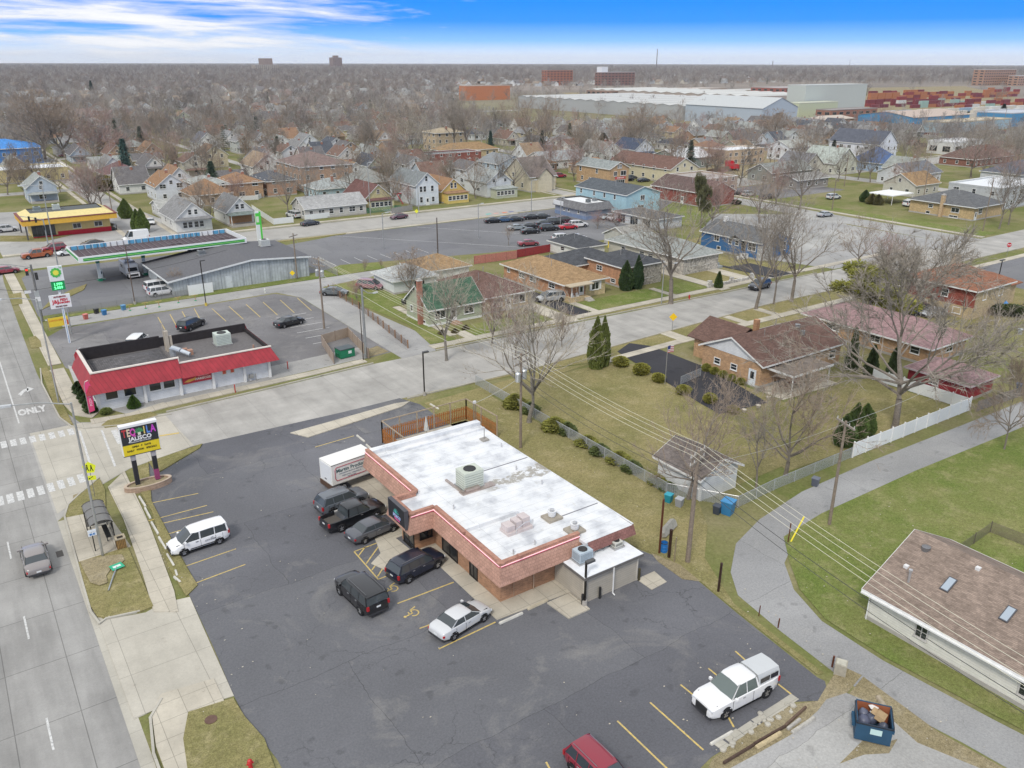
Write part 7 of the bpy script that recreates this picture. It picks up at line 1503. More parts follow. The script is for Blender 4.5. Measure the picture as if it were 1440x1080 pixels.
def cloud_mesh(seed,n=9,leaf=900):
    r=random.Random(seed);b=MB()
    for i in range(n):
        a=r.uniform(0,6.28);q=r.uniform(.05,.36);z=.35+.5*i/n;R=r.uniform(.13,.20)*(1.2-z*.4);c0=Vector((q*cos(a),q*sin(a),z));b.tube((0,0,max(.1,z-.3)),tuple(c0),.012,.006,4)
        for _ in range(leaf):
            d=Vector((r.gauss(0,1),r.gauss(0,1),r.gauss(0,.55))).normalized()*(R*r.uniform(.45,1.05));c=c0+Vector((d.x,d.y,d.z*.75));u=(d.normalized()+Vector((0,0,.5))).normalized();s_=u.cross(Vector((r.uniform(-1,1),r.uniform(-1,1),r.uniform(-1,1)))).normalized();sz=.022*r.uniform(.6,1.4)
            k=len(b.v);b.v+=[tuple(c-s_*sz*.5),tuple(c+s_*sz*.5),tuple(c+u*sz*1.4)];b.f.append((k,k+1,k+2))
    return b.mesh('crown',m_leaf)
TM={}
def ever(kind,x,y,h,w,label,col=(.055,.085,.03),cat='tree',name=None,group=None,z=0):
    if kind not in TM:
        if kind=='arbor': TM[kind]=leafy(lambda z: (.46*(1-z**2.2)+.05*(1-z))*(.62+.38*min(1,z*4)),5200,.055,3,1.0)
        elif kind=='ball': TM[kind]=leafy(lambda z: max(.01,.5*sqrt(max(0,1-(2*z-.9)**2*.9))),2600,.075,4,.2)
        elif kind=='cone': TM[kind]=leafy(lambda z: .5*(1-z)**.8*(.75+.25*min(1,z*5))+.01,3000,.07,5,.6)
        elif kind=='bush': TM[kind]=leafy(lambda z: max(.01,.5*(1-z**1.6))*(.8+.2*min(1,z*3)),1900,.095,6,.3,.7)
        elif kind=='spruce': TM[kind]=spruce_mesh(1)
        elif kind=='pine': TM[kind]=cloud_mesh(2,16)
    nm=name or {'arbor': 'arborvitae','ball': 'shrub','cone': 'shrub','bush': 'shrub','spruce': 'spruce','pine': 'conifer'}[kind]
    t=thing(nm,label,cat,(x,y,z),random.uniform(0,6),group);t.scale=(w,w,h)
    link('crown',TM[kind],t,tuple(c*1.9 for c in col))
    if 'trunk' not in TM: TM['trunk']=MB().tube((0,0,-.02),(0,0,.5),.03,.02,6).mesh('trunk',m_bark)
    o=link('trunk',TM['trunk'],t,TRK);return t
def hgt(px_,py_,ty):
    g=P(px_,py_);lo,hi=0,37
    for _ in range(40):
        m_=(lo+hi)/2
        if PX(*g,m_)[1] > ty: lo=m_
        else: hi=m_
    return lo
NT=[ # base px, base py, top py, kind, crown, scale xy, label
 (628,507,392,'c',PALB,.9,'grey bare tree at the street edge beyond the patio fence'),(744,594,425,'b',PALB,.95,'tall bare tree beside the utility pole and the chain-link fence'),
 (725,500,430,'e',REDB,.8,'small brown twiggy tree between the street and the fenced lawn'),(943,427,295,'c',GREYB,1.25,'large many-stemmed bare tree at the kerb before the pale grey ranch'),
 (1063,435,300,'a',GREYB,.9,'bare kerbside tree left of the dark SUV'),(1088,428,330,'c',GREYB,.7,'slim bare tree between the two bigger kerbside trees by the blue house'),(1113,424,308,'c',GREYB,1.05,'bare kerbside tree in front of the grey side lot'),
 (1204,378,320,'a',BRNB,1.1,'rounded bare tree on the edge of the grey side lot above the pine'),(1245,385,333,'e',REDB,1.1,'rusty twiggy tree right of the pine on the side lot'),(1267,387,342,'e',GREYB,.8,'twiggy low tree at the corner of the large right car park'),
 (1258,603,380,'big',GREYB,1.08,'huge spreading bare tree behind the white vinyl fence'),(1105,668,520,'d',BRNB,.95,'twisted bare tree at the corner of the fenced lawn'),(968,702,560,'d',BRNB,.85,'bare tree at the side of the small white garage'),
 (1063,688,590,'f',GREYB,.8,'thin sapling clump right of the small white garage'),(1372,512,448,'d',BRNB,.9,'dark bare apple tree on the lawn behind the white fence'),(1412,632,520,'big',BRNB,.55,'bare tree at the right picture edge by the alley'),
 (576,414,360,'e',BRNB,1.35,'brushy bare tree left of the green-roofed cottage'),(692,484,396,'e',REDB,.8,'reddish budding tree in front of the green-roofed cottage'),(502,424,398,'e',REDB,1.1,'small reddish shrub tree on the alley lawn'),
 (133,298,235,'e',REDB,.9,'reddish bare tree behind the yellow drive-in'),(143,299,228,'a',GREYB,.9,'leaning bare tree at the drive-in parking corner'),(62,272,205,'a',TRK,.9,'dark bare tree on the verge in front of the cream shop'),(11,274,212,'d',TRK,.8,'dark bare tree at the far left edge by the cream shop'),
 (64,224,142,'b',BRNB,1.25,'very large brown bare tree behind the cream shop'),(92,222,140,'e',BRNB,1.3,'very large dense bare tree left of the spruce'),(135,222,165,'d',REDB,1.5,'broad pinkish bare tree beside the spruce'),(297,322,254,'e',BRNB,1.05,'dense brushy tree between the two white avenue farmhouses'),
 (404,305,235,'b',GREYB,.8,'left kerbside bare tree before the long pale bungalow'),(437,301,230,'b',GREYB,.8,'right kerbside bare tree before the long pale bungalow'),(553,286,238,'d',TRK,.9,'dark branchy tree between the yellow cottage and the tall white house'),(577,292,262,'e',REDB,.7,'small red-brown tree beside the wooden stairs'),
 (585,237,165,'b',PALB,1.2,'large pale bare tree behind the tall white house'),(512,232,182,'c',TRK,1.0,'dark forked tree by the back street sidewalk'),(528,225,160,'c',GREYB,1.0,'tall thin bare tree on the back street bend'),(752,268,225,'d',TRK,.8,'dark crooked tree in front of the cream farmhouse'),
 (746,224,152,'c',BRNB,.9,'tall bare tree left of the white van'),(768,222,150,'b',BRNB,.85,'tall bare tree beside the parked white van far behind'),(657,218,150,'c',GREYB,1.0,'first of the tall thin trees behind the pale blue house'),(640,215,152,'c',GREYB,1.0,'second tall thin tree behind the pale blue house'),
 (1068,314,252,'b',BRNB,1.2,'rounded bare tree alone on the green plot'),(1124,295,215,'b',TRK,.9,'big dark bare tree beside the dead-end street'),(1090,290,232,'e',REDB,.9,'reddish bare tree behind the parked silver SUV'),(1000,318,250,'e',REDB,1.2,'twiggy reddish thicket tree beside the tall conifer'),(1365,250,188,'b',GREYB,1.15,'big bare tree in front of the scrapyard bungalow'),
 (1275,233,190,'d',TRK,1.0,'dark bare tree beside the charcoal-roofed gabled house'),(1430,250,190,'b',GREYB,1.1,'bare tree at the right edge behind the slate roof'),(1405,322,255,'c',TRK,.9,'left of two dark trees at the right corner sidewalk'),(1418,316,258,'c',TRK,.9,'right of two dark trees at the right corner sidewalk'),
 (900,213,155,'b',BRNB,1.3,'dense bare tree behind the navy-roofed cottage'),(882,205,158,'e',BRNB,1.2,'bushy bare tree left of the cream apartments'),(1040,262,205,'d',TRK,1.0,'dark crooked tree before the tan warehouse'),(1100,205,160,'e',BRNB,1.6,'wide brown bare tree below the mill hall'),(870,248,215,'d',BRNB,.7,'small bare tree at the cream apartments'),
 (715,345,320,'f',BRNB,.9,'weedy sapling along the car lot edge'),(513,382,366,'e',BRNB,.8,'weedy bush at the near edge of the car lot'),(537,378,366,'e',BRNB,.7,'second weedy bush on the car lot edge'),(840,322,300,'e',REDB,1.4,'twiggy bush behind the white garage'),(868,322,296,'e',REDB,1.3,'reddish bush before the three-door garage'),
 (1010,300,262,'e',REDB,1.0,'pinkish bare thicket right of the conifer'),(790,500-12,436,'e',BRNB,.9,'pale twiggy tree at the lawn edge beside the arborvitae'),(755,505-8,452,'f',BRNB,.8,'thin sapling by the lawn corner'),(470,470-50,402,'f',BRNB,.5,'tiny sapling beside the alley power pole'),(254,432-20,382,'e',BRNB,1.0,'brown shrub tree at the workshop corner')]
for bx_,by_,ty,k,c_,sx_,lab in NT:
    g=P(bx_,by_);tree(g[0],g[1],hgt(bx_,by_,ty)*1.0,k,lab,c_,sx=sx_,trunk=TRK if c_ != PALB else (.22,.20,.17))
EV=[ # base px,py, top py, width m, kind, colour, label
 (838,518,450,2.5,'arbor',(.085,.10,.028),'left and wider of twin tall arborvitae at the end of the black driveway'),(848,515,449,1.9,'arbor',(.08,.095,.028),'right and slimmer of twin tall arborvitae at the black driveway'),
 (880,408,369,2.7,'arbor',(.035,.055,.022),'left wider evergreen column before the split-level house'),(896,406,362,2.2,'arbor',(.030,.050,.024),'right taller evergreen column before the split-level house'),
 (1203,634,592,2.4,'arbor',(.050,.075,.025),'left low arborvitae of the clump behind the white fence'),(1217,628,577,2.6,'arbor',(.055,.080,.025),'middle arborvitae of the clump behind the white fence'),(1231,620,577,2.5,'arbor',(.058,.085,.026),'right arborvitae of the clump behind the white fence'),
 (178,307,281,3.6,'arbor',(.075,.10,.03),'arborvitae left of the pair by the drive-in lot'),(195,326,296,3.2,'arbor',(.075,.105,.03),'left of the joined arborvitae pair on the avenue'),(202,327,295,3.2,'arbor',(.08,.11,.03),'right of the joined arborvitae pair on the avenue'),
 (146,268,247,6.5,'ball',(.11,.095,.035),'round olive shrub tree before the plum-roofed bungalow'),(180,252,192,12.5,'spruce',(.050,.085,.075),'large blue spruce beside the plum-roofed bungalow'),(248,240,205,9,'spruce',(.085,.085,.075),'dark grey spruce right of the blue spruce'),
 (130,133,112,14,'spruce',(.03,.05,.045),'tall dark spruce in the far left trees'),(268,166,148,12,'spruce',(.045,.060,.03),'dark green pine behind the white houses far left'),(690,218,182,8,'spruce',(.04,.065,.055),'dark spruce in front of the dark red shop row'),(652,246,227,8.5,'ball',(.030,.050,.022),'big round dark shrub before the pale blue house'),
 (501,297,279,1.8,'cone',(.03,.06,.03),'small dark conical evergreen beside the yellow cottage'),(985,322,238,5.2,'pine',(.085,.085,.045),'tall scraggly olive conifer behind the blue house'),(1220,452,372,15.0,'pine',(.15,.15,.035),'broad yellow-green pine beside the pink-roofed ranch'),
 (1010,405,383,1.7,'cone',(.045,.065,.02),'small cone shrub behind the low white stone wall'),(1196,520,465,1.9,'cone',(.06,.08,.035),'dark narrow evergreen between the two brick ranches'),(1224,528,488,2.0,'cone',(.05,.07,.03),'short narrow evergreen beside the pink-roofed ranch'),(1253,538,492,2.0,'cone',(.05,.07,.03),'narrow evergreen below the faded pink roof'),
 (1034,287,281,3.0,'ball',(.03,.045,.02),'round dark shrub on the green plot'),(1216,284,268,3.4,'arbor',(.05,.075,.03),'green hedge column beside the parked white SUV drive'),(1225,287,273,3.4,'arbor',(.10,.09,.04),'olive hedge column second from the left on the drive'),(1234,288,274,3.4,'arbor',(.10,.095,.045),'olive hedge column farthest right on the drive'),(1170,225,195,8,'spruce',(.05,.06,.05),'dark evergreen left of the charcoal-roofed gabled house'),
 (1410,160,145,14,'spruce',(.04,.045,.035),'dark evergreen clump by the rail yard at the right'),(848,205,188,7,'cone',(.04,.05,.035),'dark cone tree behind the orange-roofed flats'),(822,154,140,9,'spruce',(.05,.06,.045),'dark pine behind the balcony flats'),(577,164-2,146,8,'spruce',(.05,.07,.04),'small far spruce above the back street'),
 (1400,440,428,4.5,'ball',(.04,.05,.02),'dark round shrub right of the red-brown brick house'),(1425,442,430,4.5,'ball',(.04,.05,.02),'dark shrub at the right edge by the tarps'),(189,573,557,1.7,'cone',(.05,.085,.02),'small cone-clipped shrub before the eatery windows'),(150,582,574,1.2,'ball',(.09,.11,.03),'tiny olive shrub at the eatery corner')]
for bx_,by_,ty,w_,k,c_,lab in EV:
    g=P(bx_,by_);ever(k,g[0],g[1]+(1.5 if 1200 < bx_ < 1235 and by_ > 600 else 0),hgt(bx_,by_,ty)*1.02,w_,lab,c_,cat='tree' if k in ('arbor','spruce','pine') else 'shrub')
OLV=(.14,.135,.03)
for i,(x,y,w_) in enumerate(((873,515,1.9),(901,526,2.0),(926,537,1.6),(960,554,1.6),(998,566,1.6),(1031,581,1.3))):
    g=P(x,y);ever('ball',g[0],g[1],w_*.72,w_,['clipped olive shrub farthest up the black driveway edge','second clipped shrub from the street along the driveway','clipped shrub beside the flagpole','clipped shrub nearest below the flagpole','clipped shrub second from the stone edging end','smallest clipped shrub at the lower end of the driveway'][i],OLV,'shrub',group=None)
for i in range(5):
    x=79.0;y=69.2-i*1.45;ever('ball',x,y,1.05-.04*i,1.15-.03*i,['clipped ball shrub nearest the street against the gable wall','second clipped ball from the street against the gable wall','middle clipped ball against the gable wall','fourth clipped ball from the street against the gable wall','clipped ball nearest the white gable door'][i],(.13,.13,.03),'shrub')
for i,(x,y,w_,h_) in enumerate(((716,574,3.4,1.9),(738,582,2.6,1.5),(772,606,3.6,1.7),(790,612,2.6,1.6),(818,628,2.9,1.3),(836,640,2.6,1.3),(862,651,3.0,1.3),(880,664,2.6,1.3),(916,682,2.2,1.1),(932,692,2.0,1.0))):
    g=P(x,y);ever('bush',g[0]+.75,g[1],h_*.82,w_*.85,where(g[0],g[1],('broad ' if w_ > 2.8 else 'small ')+'evergreen bush on the chain-link fence'),(.12,.12,.03) if i % 2==0 else (.065,.08,.028),'shrub')
for i in range(6): ever('bush',9.75+i*.02,108.6-i*1.75,1.05,1.5,where(9.7,108.6-i*1.75,'dark hedge bush along the eatery end wall'),(.035,.055,.02),'shrub')
for i,(x,y) in enumerate(((622,470),(640,468),(655,463),(700,448),(716,446))): g=P(x,y);ever('bush',g[0],g[1],.7,1.2,['brown shrub left of the cottage front door','brown shrub beside the cottage steps','dark shrub under the right cottage window','low shrub before the beige ranch window','dark low shrub at the beige ranch corner'][i],(.10,.085,.045),'shrub')
# many more individual bare trees between the far houses
rt=random.Random(21);nt_=0;tries=0;TG='bare trees among the far houses'
def blocked(x,y,m=1.2): return any(a0-m < x < a2+m and a1-m < y < a3+m for a0,a1,a2,a3 in HSPOT+occ0)
occ0=[(it[1],it[2],it[1]+it[3],it[2]+it[4]) for it in L2]
desc={'a': 'open-crowned','b': 'wide-crowned','c': 'tall vase-shaped','d': 'spreading','e': 'dense twiggy'}
cc=[(GREYB,'grey'),(BRNB,'brown'),(REDB,'reddish'),(BRNB,'brown'),(TRK,'dark')]
while nt_ < 200 and tries < 4000:
    tries+=1;d_=225+rt.random()**.8*330;a_=AZ+rt.uniform(-.56,.56);x=d_*sin(a_);y=d_*cos(a_)
    if y < 203 and x < 235: continue
    if x > 300 and y < 330 and rt.random() < .93: continue
    if y > 420-(x-300)*.6 and x > 300 and rt.random() < .97: continue
    if blocked(x,y) or any(abs(x-s_) < 3.6 for s_ in (39.5,161,217.5)) or (293 < y < 300) or (391 < y < 397) or x < 10: continue
    if 9 < x < 52 and y < 262: continue
    k=rt.choice('aabbcde');ci=rt.randrange(5);h_=rt.uniform(7.5,13)
    tree(x,y,h_,k,where(x,y,f'{cc[ci][1]} {desc[k]} bare tree'),cc[ci][0],sx=rt.uniform(.8,1.15),group=TG);nt_+=1
for i in range(14):
    d_=240+rt.random()*330;a_=AZ+rt.uniform(-.5,.45);x=d_*sin(a_);y=d_*cos(a_)
    if blocked(x,y) or y < 205 or (x > 290): continue
    ever('spruce',x,y,rt.uniform(8,14),rt.uniform(7,11),where(x,y,'dark green spruce among bare trees'),(.045,.065,.045),group='spruces among the far houses')
# the woodland and tree-covered suburbs beyond: one mass, instanced
def geo_stuff(name,pts,coll_objs,mat_=None):
    """one object whose geometry nodes put the prototype trees on its points"""
    me=bpy.data.meshes.new(name);me.from_pydata([(x,y,0) for x,y,s,r,k in pts],[],[])
    for an,ty_,vals in (('scl','FLOAT',[p[2] for p in pts]),('rot','FLOAT',[p[3] for p in pts]),('pick','INT',[p[4] for p in pts])):
        at=me.attributes.new(an,ty_,'POINT');at.data.foreach_set('value',vals)
    o=bpy.data.objects.new(name,me);COL.objects.link(o);o['kind']='stuff'
    pc_=bpy.data.collections.new(name+'_parts')
    for p_ in coll_objs: pc_.objects.link(p_)
    ng=bpy.data.node_groups.new(name,'GeometryNodeTree');ng.interface.new_socket('Geometry',in_out='INPUT',socket_type='NodeSocketGeometry');ng.interface.new_socket('Geometry',in_out='OUTPUT',socket_type='NodeSocketGeometry')
    n=ng.nodes;l=ng.links;gi=n.new('NodeGroupInput');go=n.new('NodeGroupOutput');ip=n.new('GeometryNodeInstanceOnPoints');ci=n.new('GeometryNodeCollectionInfo')
    ci.inputs['Collection'].default_value=pc_;ci.inputs['Separate Children'].default_value=True;ci.inputs['Reset Children'].default_value=True
    def na(an,dt_): q=n.new('GeometryNodeInputNamedAttribute');q.data_type=dt_;q.inputs['Name'].default_value=an;return q.outputs['Attribute']
    mtp=n.new('GeometryNodeMeshToPoints');l.new(gi.outputs[0],mtp.inputs['Mesh']);l.new(mtp.outputs[0],ip.inputs['Points']);l.new(ci.outputs[0],ip.inputs['Instance']);ip.inputs['Pick Instance'].default_value=True
    l.new(na('pick','INT'),ip.inputs['Instance Index']);cx_=n.new('ShaderNodeCombineXYZ');l.new(na('rot','FLOAT'),cx_.inputs[2]);l.new(cx_.outputs[0],ip.inputs['Rotation']);l.new(na('scl','FLOAT'),ip.inputs['Scale'])
    l.new(ip.outputs[0],go.inputs[0]);md=o.modifiers.new('scatter','NODES');md.node_group=ng;return o
def simple_mat(name,col,var=.3):
    m,n,l,b=newmat(name);v=rmp(n,l,noise(n,l,posn(n),.02,4,.6),[(.3,tuple(c*(1-var) for c in col)),(.7,tuple(c*(1+var) for c in col))]);l.new(v,b.inputs['Base Color']);b.inputs['Roughness'].default_value=1;b.inputs['Specular IOR Level'].default_value=.05;return m
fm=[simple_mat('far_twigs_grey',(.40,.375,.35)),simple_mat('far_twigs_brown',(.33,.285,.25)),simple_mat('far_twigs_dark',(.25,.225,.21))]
protos=[]
for i in range(6):
    a,b_=bare_tree_meshes(40+i,limbs=5,spread=.5,low=.18,twigs=1100,tw=.026,depth=2,sides=4)
    me=bpy.data.meshes.new(f'wood{i}');V=[tuple(v.co) for v in a.vertices]+[tuple(v.co) for v in b_.vertices];n0=len(a.vertices)
    F_l=[tuple(p.vertices) for p in a.polygons]+[tuple(q+n0 for q in p.vertices) for p in b_.polygons];me.from_pydata(V,[],F_l);me.materials.append(fm[i % 3]);protos.append(bpy.data.objects.new(f'wood{i}',me))
FHN={}
for q in FHP:
    for i_ in (-1,0,1):
        for j_ in (-1,0,1): FHN.setdefault((int(q[0]//60)+i_,int(q[1]//60)+j_),[]).append(q)
_e=spruce_mesh(7,12,.5);_e.materials.clear();_e.materials.append(simple_mat('far_evergreen',(.055,.08,.05)));_e.transform(Matrix.Diagonal((9,9,11,1)));protos.append(bpy.data.objects.new('wood6',_e))
pts=[];rt=random.Random(31)
for _ in range(52000):
    d_=400*(7500/400)**(rt.random()**.82);a_=AZ+rt.uniform(-.60,.60);x=d_*sin(a_);y=d_*cos(a_)
    if x < 10 and d_ < 600: continue
    keep=.20 if d_ < 700 else .34 if d_ < 1100 else .65 if d_ < 1600 else 1
    if rt.random() > keep: continue
    if x > 300 and y > 420-(x-300)*.6-60:                      # keep the works and the rail yard open
        px_,py_=PX(x,y)
        if px_ > 1000 and py_ > 118 and rt.random() < .985: continue
        if 640 < px_ < 1010 and py_ > 119 and rt.random() < .90: continue
    if d_ < 3300 and any(abs(x-q[0]-4) < 8 and abs(y-q[1]-5) < 8 for q in FHN.get((int(x//60),int(y//60)),())): continue
    if d_ < 760 and blocked(x,y,2.0): continue
    s=rt.uniform(.62,1.12)
    if d_ > 2500: s *= 1.3
    pts.append((x,y,s,rt.uniform(0,6.28),rt.randrange(6) if rt.random() > .025 else 6))
geo_stuff('woodland',pts,protos)
# ------------------------------------------------------------- poles and wires
WOODP=(.26,.21,.165);STEEL=(.45,.47,.48)
def pole(px_,py_,ty,label,r=.15,arm=None,arm_dir=0,xf=0,col=WOODP,name='utility_pole',lamp=None,lean=(0,0),cat='utility pole'):
    g=P(px_,py_);h=hgt(px_,py_,ty);t=thing(name,label,cat,(*g,0))
    part('pole',MB().tube((0,0,-.1),(lean[0],lean[1],h),r,r*.68,9),m_wood if col==WOODP or col[0] < .3 and name=='utility_pole' else m_metal,t,col)
    if arm:
        for i,z in enumerate(arm):
            M_=Matrix.Translation((lean[0]*z/h,lean[1]*z/h,h-z)) @ Matrix.Rotation(arm_dir,4,'Z');a_=part('crossarm',MB().box(-1.25,-.08,-.06,1.25,.08,.08,M_),m_wood,t,(.30,.26,.22))
            ins=MB()
            for x in (-1.15,-.5,.5,1.15): ins.tube(tuple(M_ @ Vector((x,0,.08))),tuple(M_ @ Vector((x,0,.3))),.05,.03,6)
            part('insulator',ins,m_plast,a_,(.5,.5,.48))
    for i in range(xf):
        x=(-.55,.55,0)[i];c,s=cos(arm_dir),sin(arm_dir)
        part('transformer',MB().lathe([(0,h-2.9),(.27,h-2.88),(.29,h-2.0),(.2,h-1.88),(0,h-1.86)],12,c=(x*c,x*s)).tube((x*c,x*s,h-1.9),(x*c,x*s,h-1.6),.05),m_metal,t,(.62,.64,.64))
    if lamp:
        dx,dy,up=lamp
        part('lamp_arm',MB().path([(lean[0],lean[1],h-.15),(dx*.5,dy*.5,h+up*.8),(dx,dy,h+up)],.05),m_metal,t,col if col != WOODP else STEEL);L_=hypot(dx,dy)
        part('lamp_head',MB().cbox(dx*(1+.3/L_),dy*(1+.3/L_),h+up-.08,.75,.28,.16,atan2(dy,dx)),m_plain,t,(.55,.57,.58))
    return g,h
u1,h1=pole(732,630,497,'tall wooden utility pole with two transformers behind the restaurant',.16,[.25,1.0],.35,2)
u2,h2=pole(967,790,634,'thick leaning wooden utility pole beside the blue barrel',.21,[.25,.9],.3,0,lean=(.1,0))
u3,h3=pole(1166,738,592,'wooden utility pole on the lawn beside the side alley',.15,[.3],1.2,0)
u4,h4=pole(456,462,362,'wooden alley pole carrying two grey transformers',.16,[.3,1.2],1.9,2)
u5,h5=pole(515,503,405,'grey steel alley pole beside the dumpster enclosure',.20,None,0,0,STEEL,lamp=(1.9,.5,-1.1),name='steel_pole',cat='pole')
pole(511,507,425,'slim dark pole touching the grey steel alley pole',.07,None,0,0,(.08,.06,.05),name='steel_pole',cat='pole')
u6,h6=pole(616,367,306,'dark wooden pole leaning at the edge of the big car lot',.16,None,col=(.12,.10,.09));u7,h7=pole(418,392,328,'wooden pole with crossarm at the right corner of the workshop',.15,[.5],.6,0)
def cable(pts,sag=.5,r=.012,label='',n=14,group=None,col=(.60,.58,.50)):
    b=MB()
    for p,q in zip(pts,pts[1:]):
        p=Vector(p);q=Vector(q);pr=p
        for i in range(1,n+1):
            f=i/n;c=p+(q-p)*f-Vector((0,0,sag*4*f*(1-f)));b.tube(pr,c,r,r,3,False);pr=c
    o=single('power_line',b,m_plain,label,'cable',col,group=group);return o
off=(*P(1590,1035,9.5),9.5);off2=(*P(1590,1075,8.2),8.2)
for i,dx in enumerate((-1.1,-.45,.45,1.1)):
    c1,s1=cos(.35),sin(.35)
    cable([(u4[0]+dx*.4,u4[1]+dx*.9,h4-.1),(u1[0]+dx*c1,u1[1]+dx*s1,h1-.05),(u2[0]+.1+dx*.95,u2[1]+dx*.3,h2),(off[0]+dx,off[1]+dx*.4,off[2])],.55,.016,['pale overhead wire farthest left on the crossarms','pale overhead wire second on the crossarms','pale overhead wire third on the crossarms','pale overhead wire farthest right on the crossarms'][i],col=(.62,.60,.48))
cable([(u1[0],u1[1],h1-2.4),(u2[0],u2[1],h2-2.0),off2],.7,.025,'thick dark cable below the pale wires',col=(.05,.05,.05));cable([(u1[0],u1[1],h1-2.9),(u2[0],u2[1],h2-2.6),(off2[0],off2[1],7.5)],.8,.022,'lower dark cable below the pale wires',col=(.06,.06,.06))
cable([(u4[0],u4[1],h4-2.2),(u5[0],u5[1],h5-1.0),(u1[0],u1[1],h1-2.2)],.5,.03,'dark telephone cable from the alley poles over the street',col=(.45,.43,.36));cable([(u7[0],u7[1],h7-.5),(u4[0],u4[1],h4-1.3)],.4,.025,'cable between workshop pole and alley transformer pole',col=(.2,.2,.2))
cable([(u6[0],u6[1],h6-.3),(u5[0]+30,u5[1]+60,8)],.6,.02,'thin wire over the car lot from the leaning pole',col=(.4,.4,.4));cable([(u3[0],u3[1],h3-.2),(u2[0],u2[1],h2-1.2)],.4,.018,'wire between the lawn pole and the leaning pole',col=(.5,.48,.42))
cable([(u1[0],u1[1],h1-2.5),(41.3,66.6,5.2)],.2,.025,'service cable from the tall pole to the patio mast',col=(.55,.55,.5));cable([(u3[0],u3[1],h3-.2),(99,46,3.2)],.5,.018,'wire from the lawn pole to the red garage',col=(.4,.4,.38))
t=thing('service_mast','slim service mast with weatherhead at the corner of the restaurant patio','mast',(41.4,66.8,0));part('pole',MB().tube((0,0,0),(0,0,5.2),.06,n=7).tube((.3,.1,0),(.3,.1,4.9),.05,n=7),m_metal,t,(.42,.38,.32));part('weatherhead',MB().cbox(.1,0,5.1,.3,.2,.25),m_plain,t,(.7,.7,.7))
sp0,sp1=P(40,455),P(282,432)
cable([(-14,96,8.0),(4.5,132,8.4),(13,131,8.2),(41,149,6.5)],.5,.03,'black span wire crossing the main road at the intersection',col=(.04,.04,.04))
# street lamps along the main road (steel mast, arm reaching over the road)
for bx_,by_,ty,(dx,dy,up),lab in ((145,783,566,(-3.9,.9,.35),'tall steel street lamp beside the bus shelter'),(83,567,420,(-3.4,.4,.35),'tall steel street lamp in the verge left of the eatery'),(101,470,262,(-2.2,.6,.2),'very tall galvanised lamp mast behind the fuel price sign'),(930,428,374,(2.2,-.2,.2),'cream street lamp at the kerb before the split-level house'),
    (521,303,229,(0.6,0,.1),'lamp mast on the avenue beside the yellow cottage'),(589,300,240,(-1.8,-1.2,.3),'lamp mast with curved arm before the tall white avenue house'),(747,308,254,(1,0,.1),'lamp mast behind the leftmost used cars'),(856,262,205,(2,.3,.2),'lamp mast in front of the gabled shop house'),(540,350,300,(.8,0,.05),'left thin lamp post in the big car lot'),(673,335,287,(.8,0,.05),'right thin lamp post in the big car lot'),(788,317,278,(.5,0,.05),'lamp post among the used cars'),
    (950,255,207,(.6,0,.1),'lamp mast by the long cream apartments'),(1043,260,218,(0.4,0,0),'leaning wooden lamp pole by the lorry yard fence')):
    pole(bx_,by_,ty,lab,.11,None,0,0,(.52,.53,.52),'street_lamp',(dx,dy,up),cat='street lamp')
for bx_,by_,ty,lab in ((915,322,283,'dark wooden pole beside the three-door garage'),(1170,330-35,250,'slim pole by the white SUV drive'),(1187,262,215,'wooden pole by the dead-end street'),(1296,292,232,'grey pole at the corner of the beige garage'),(1382,325,250,'tall wooden pole at the right street corner'),(1085,262,222,'wooden pole before the mill street'),(158,299,250,'pole beside the leaning tree at the drive-in'),(1410,96+85,150,'pole in the scrapyard'),(97,250,210,'pole on the verge right of the cream shop')):
    pole(bx_,by_,ty,lab,.14,[.4],.5,0)
# lot lamps
for bx_,by_,ty,lab,tw in ((597,556,496,'black square lamp post at the street edge of the lot',1),(822,852,792,'black lamp post at the corner of the beige shed',1),(290,430,367,'black lamp post with yellow foot in the eatery lot',1),(1402,401,366,'twin-headed lamp post in the right car park',2),(190,428,345,'thin brown lamp post at the fuel station lawn',1)):
    g=P(bx_,by_);h=hgt(bx_,by_,ty);t=thing('lamp_post',lab,'lamp post',(*g,0));part('pole',MB().cbox(0,0,0,.13,.13,h),m_metal,t,(.05,.045,.04) if 'brown' not in lab else (.22,.16,.12));part('base',MB().tube((0,0,0),(0,0,.5),.22,.2,10),m_plain,t,(.6,.45,.08) if 'yellow' in lab else (.4,.38,.35))
    for i in range(tw): s_=1 if i==0 else -1;part('lamp_head',MB().box(min(0,s_*.75),-.16,h-.05,max(0,s_*.75),.16,h+.12),m_plain,t,(.10,.10,.10));part('lamp_glass',MB().box(min(s_*.2,s_*.7),-.12,h-.07,max(s_*.2,s_*.7),.12,h-.05),m_plain,t,(.5,.5,.48))
# traffic signals at the crossing
g=P(60,452);t=thing('signal_pole','thick grey signal pole with stacked heads and white sign at the road corner','traffic light',(*g,0));h=hgt(60,452,372)
part('pole',MB().tube((0,0,0),(0,0,h),.20,.15,10),m_metal,t,(.30,.29,.28));part('signal_head',MB().box(-.9,-.2,h-1.6,-.5,.2,h-.5).box(.25,-.3,h-2.4,.65,.1,h-1.3),m_plain,t,(.04,.04,.04));part('signal_box',MB().box(-.35,-.3,2.0,.35,.3,3.3).box(-.3,-.28,4.0,.3,.28,4.9),m_plain,t,(.42,.44,.44));part('sign_plate',MB().box(-.35,-.34,3.3,.35,-.31,4.0),m_plain,t,(.78,.78,.78));part('sign_plate',MB().box(-1.6,-.1,4.7,-.7,-.06,5.2),m_plain,t,(.75,.75,.75));part('red_lamp',MB().box(-.85,-.23,h-.85,-.55,-.2,h-.6),m_emit((1,.05,.03),1.2),t)
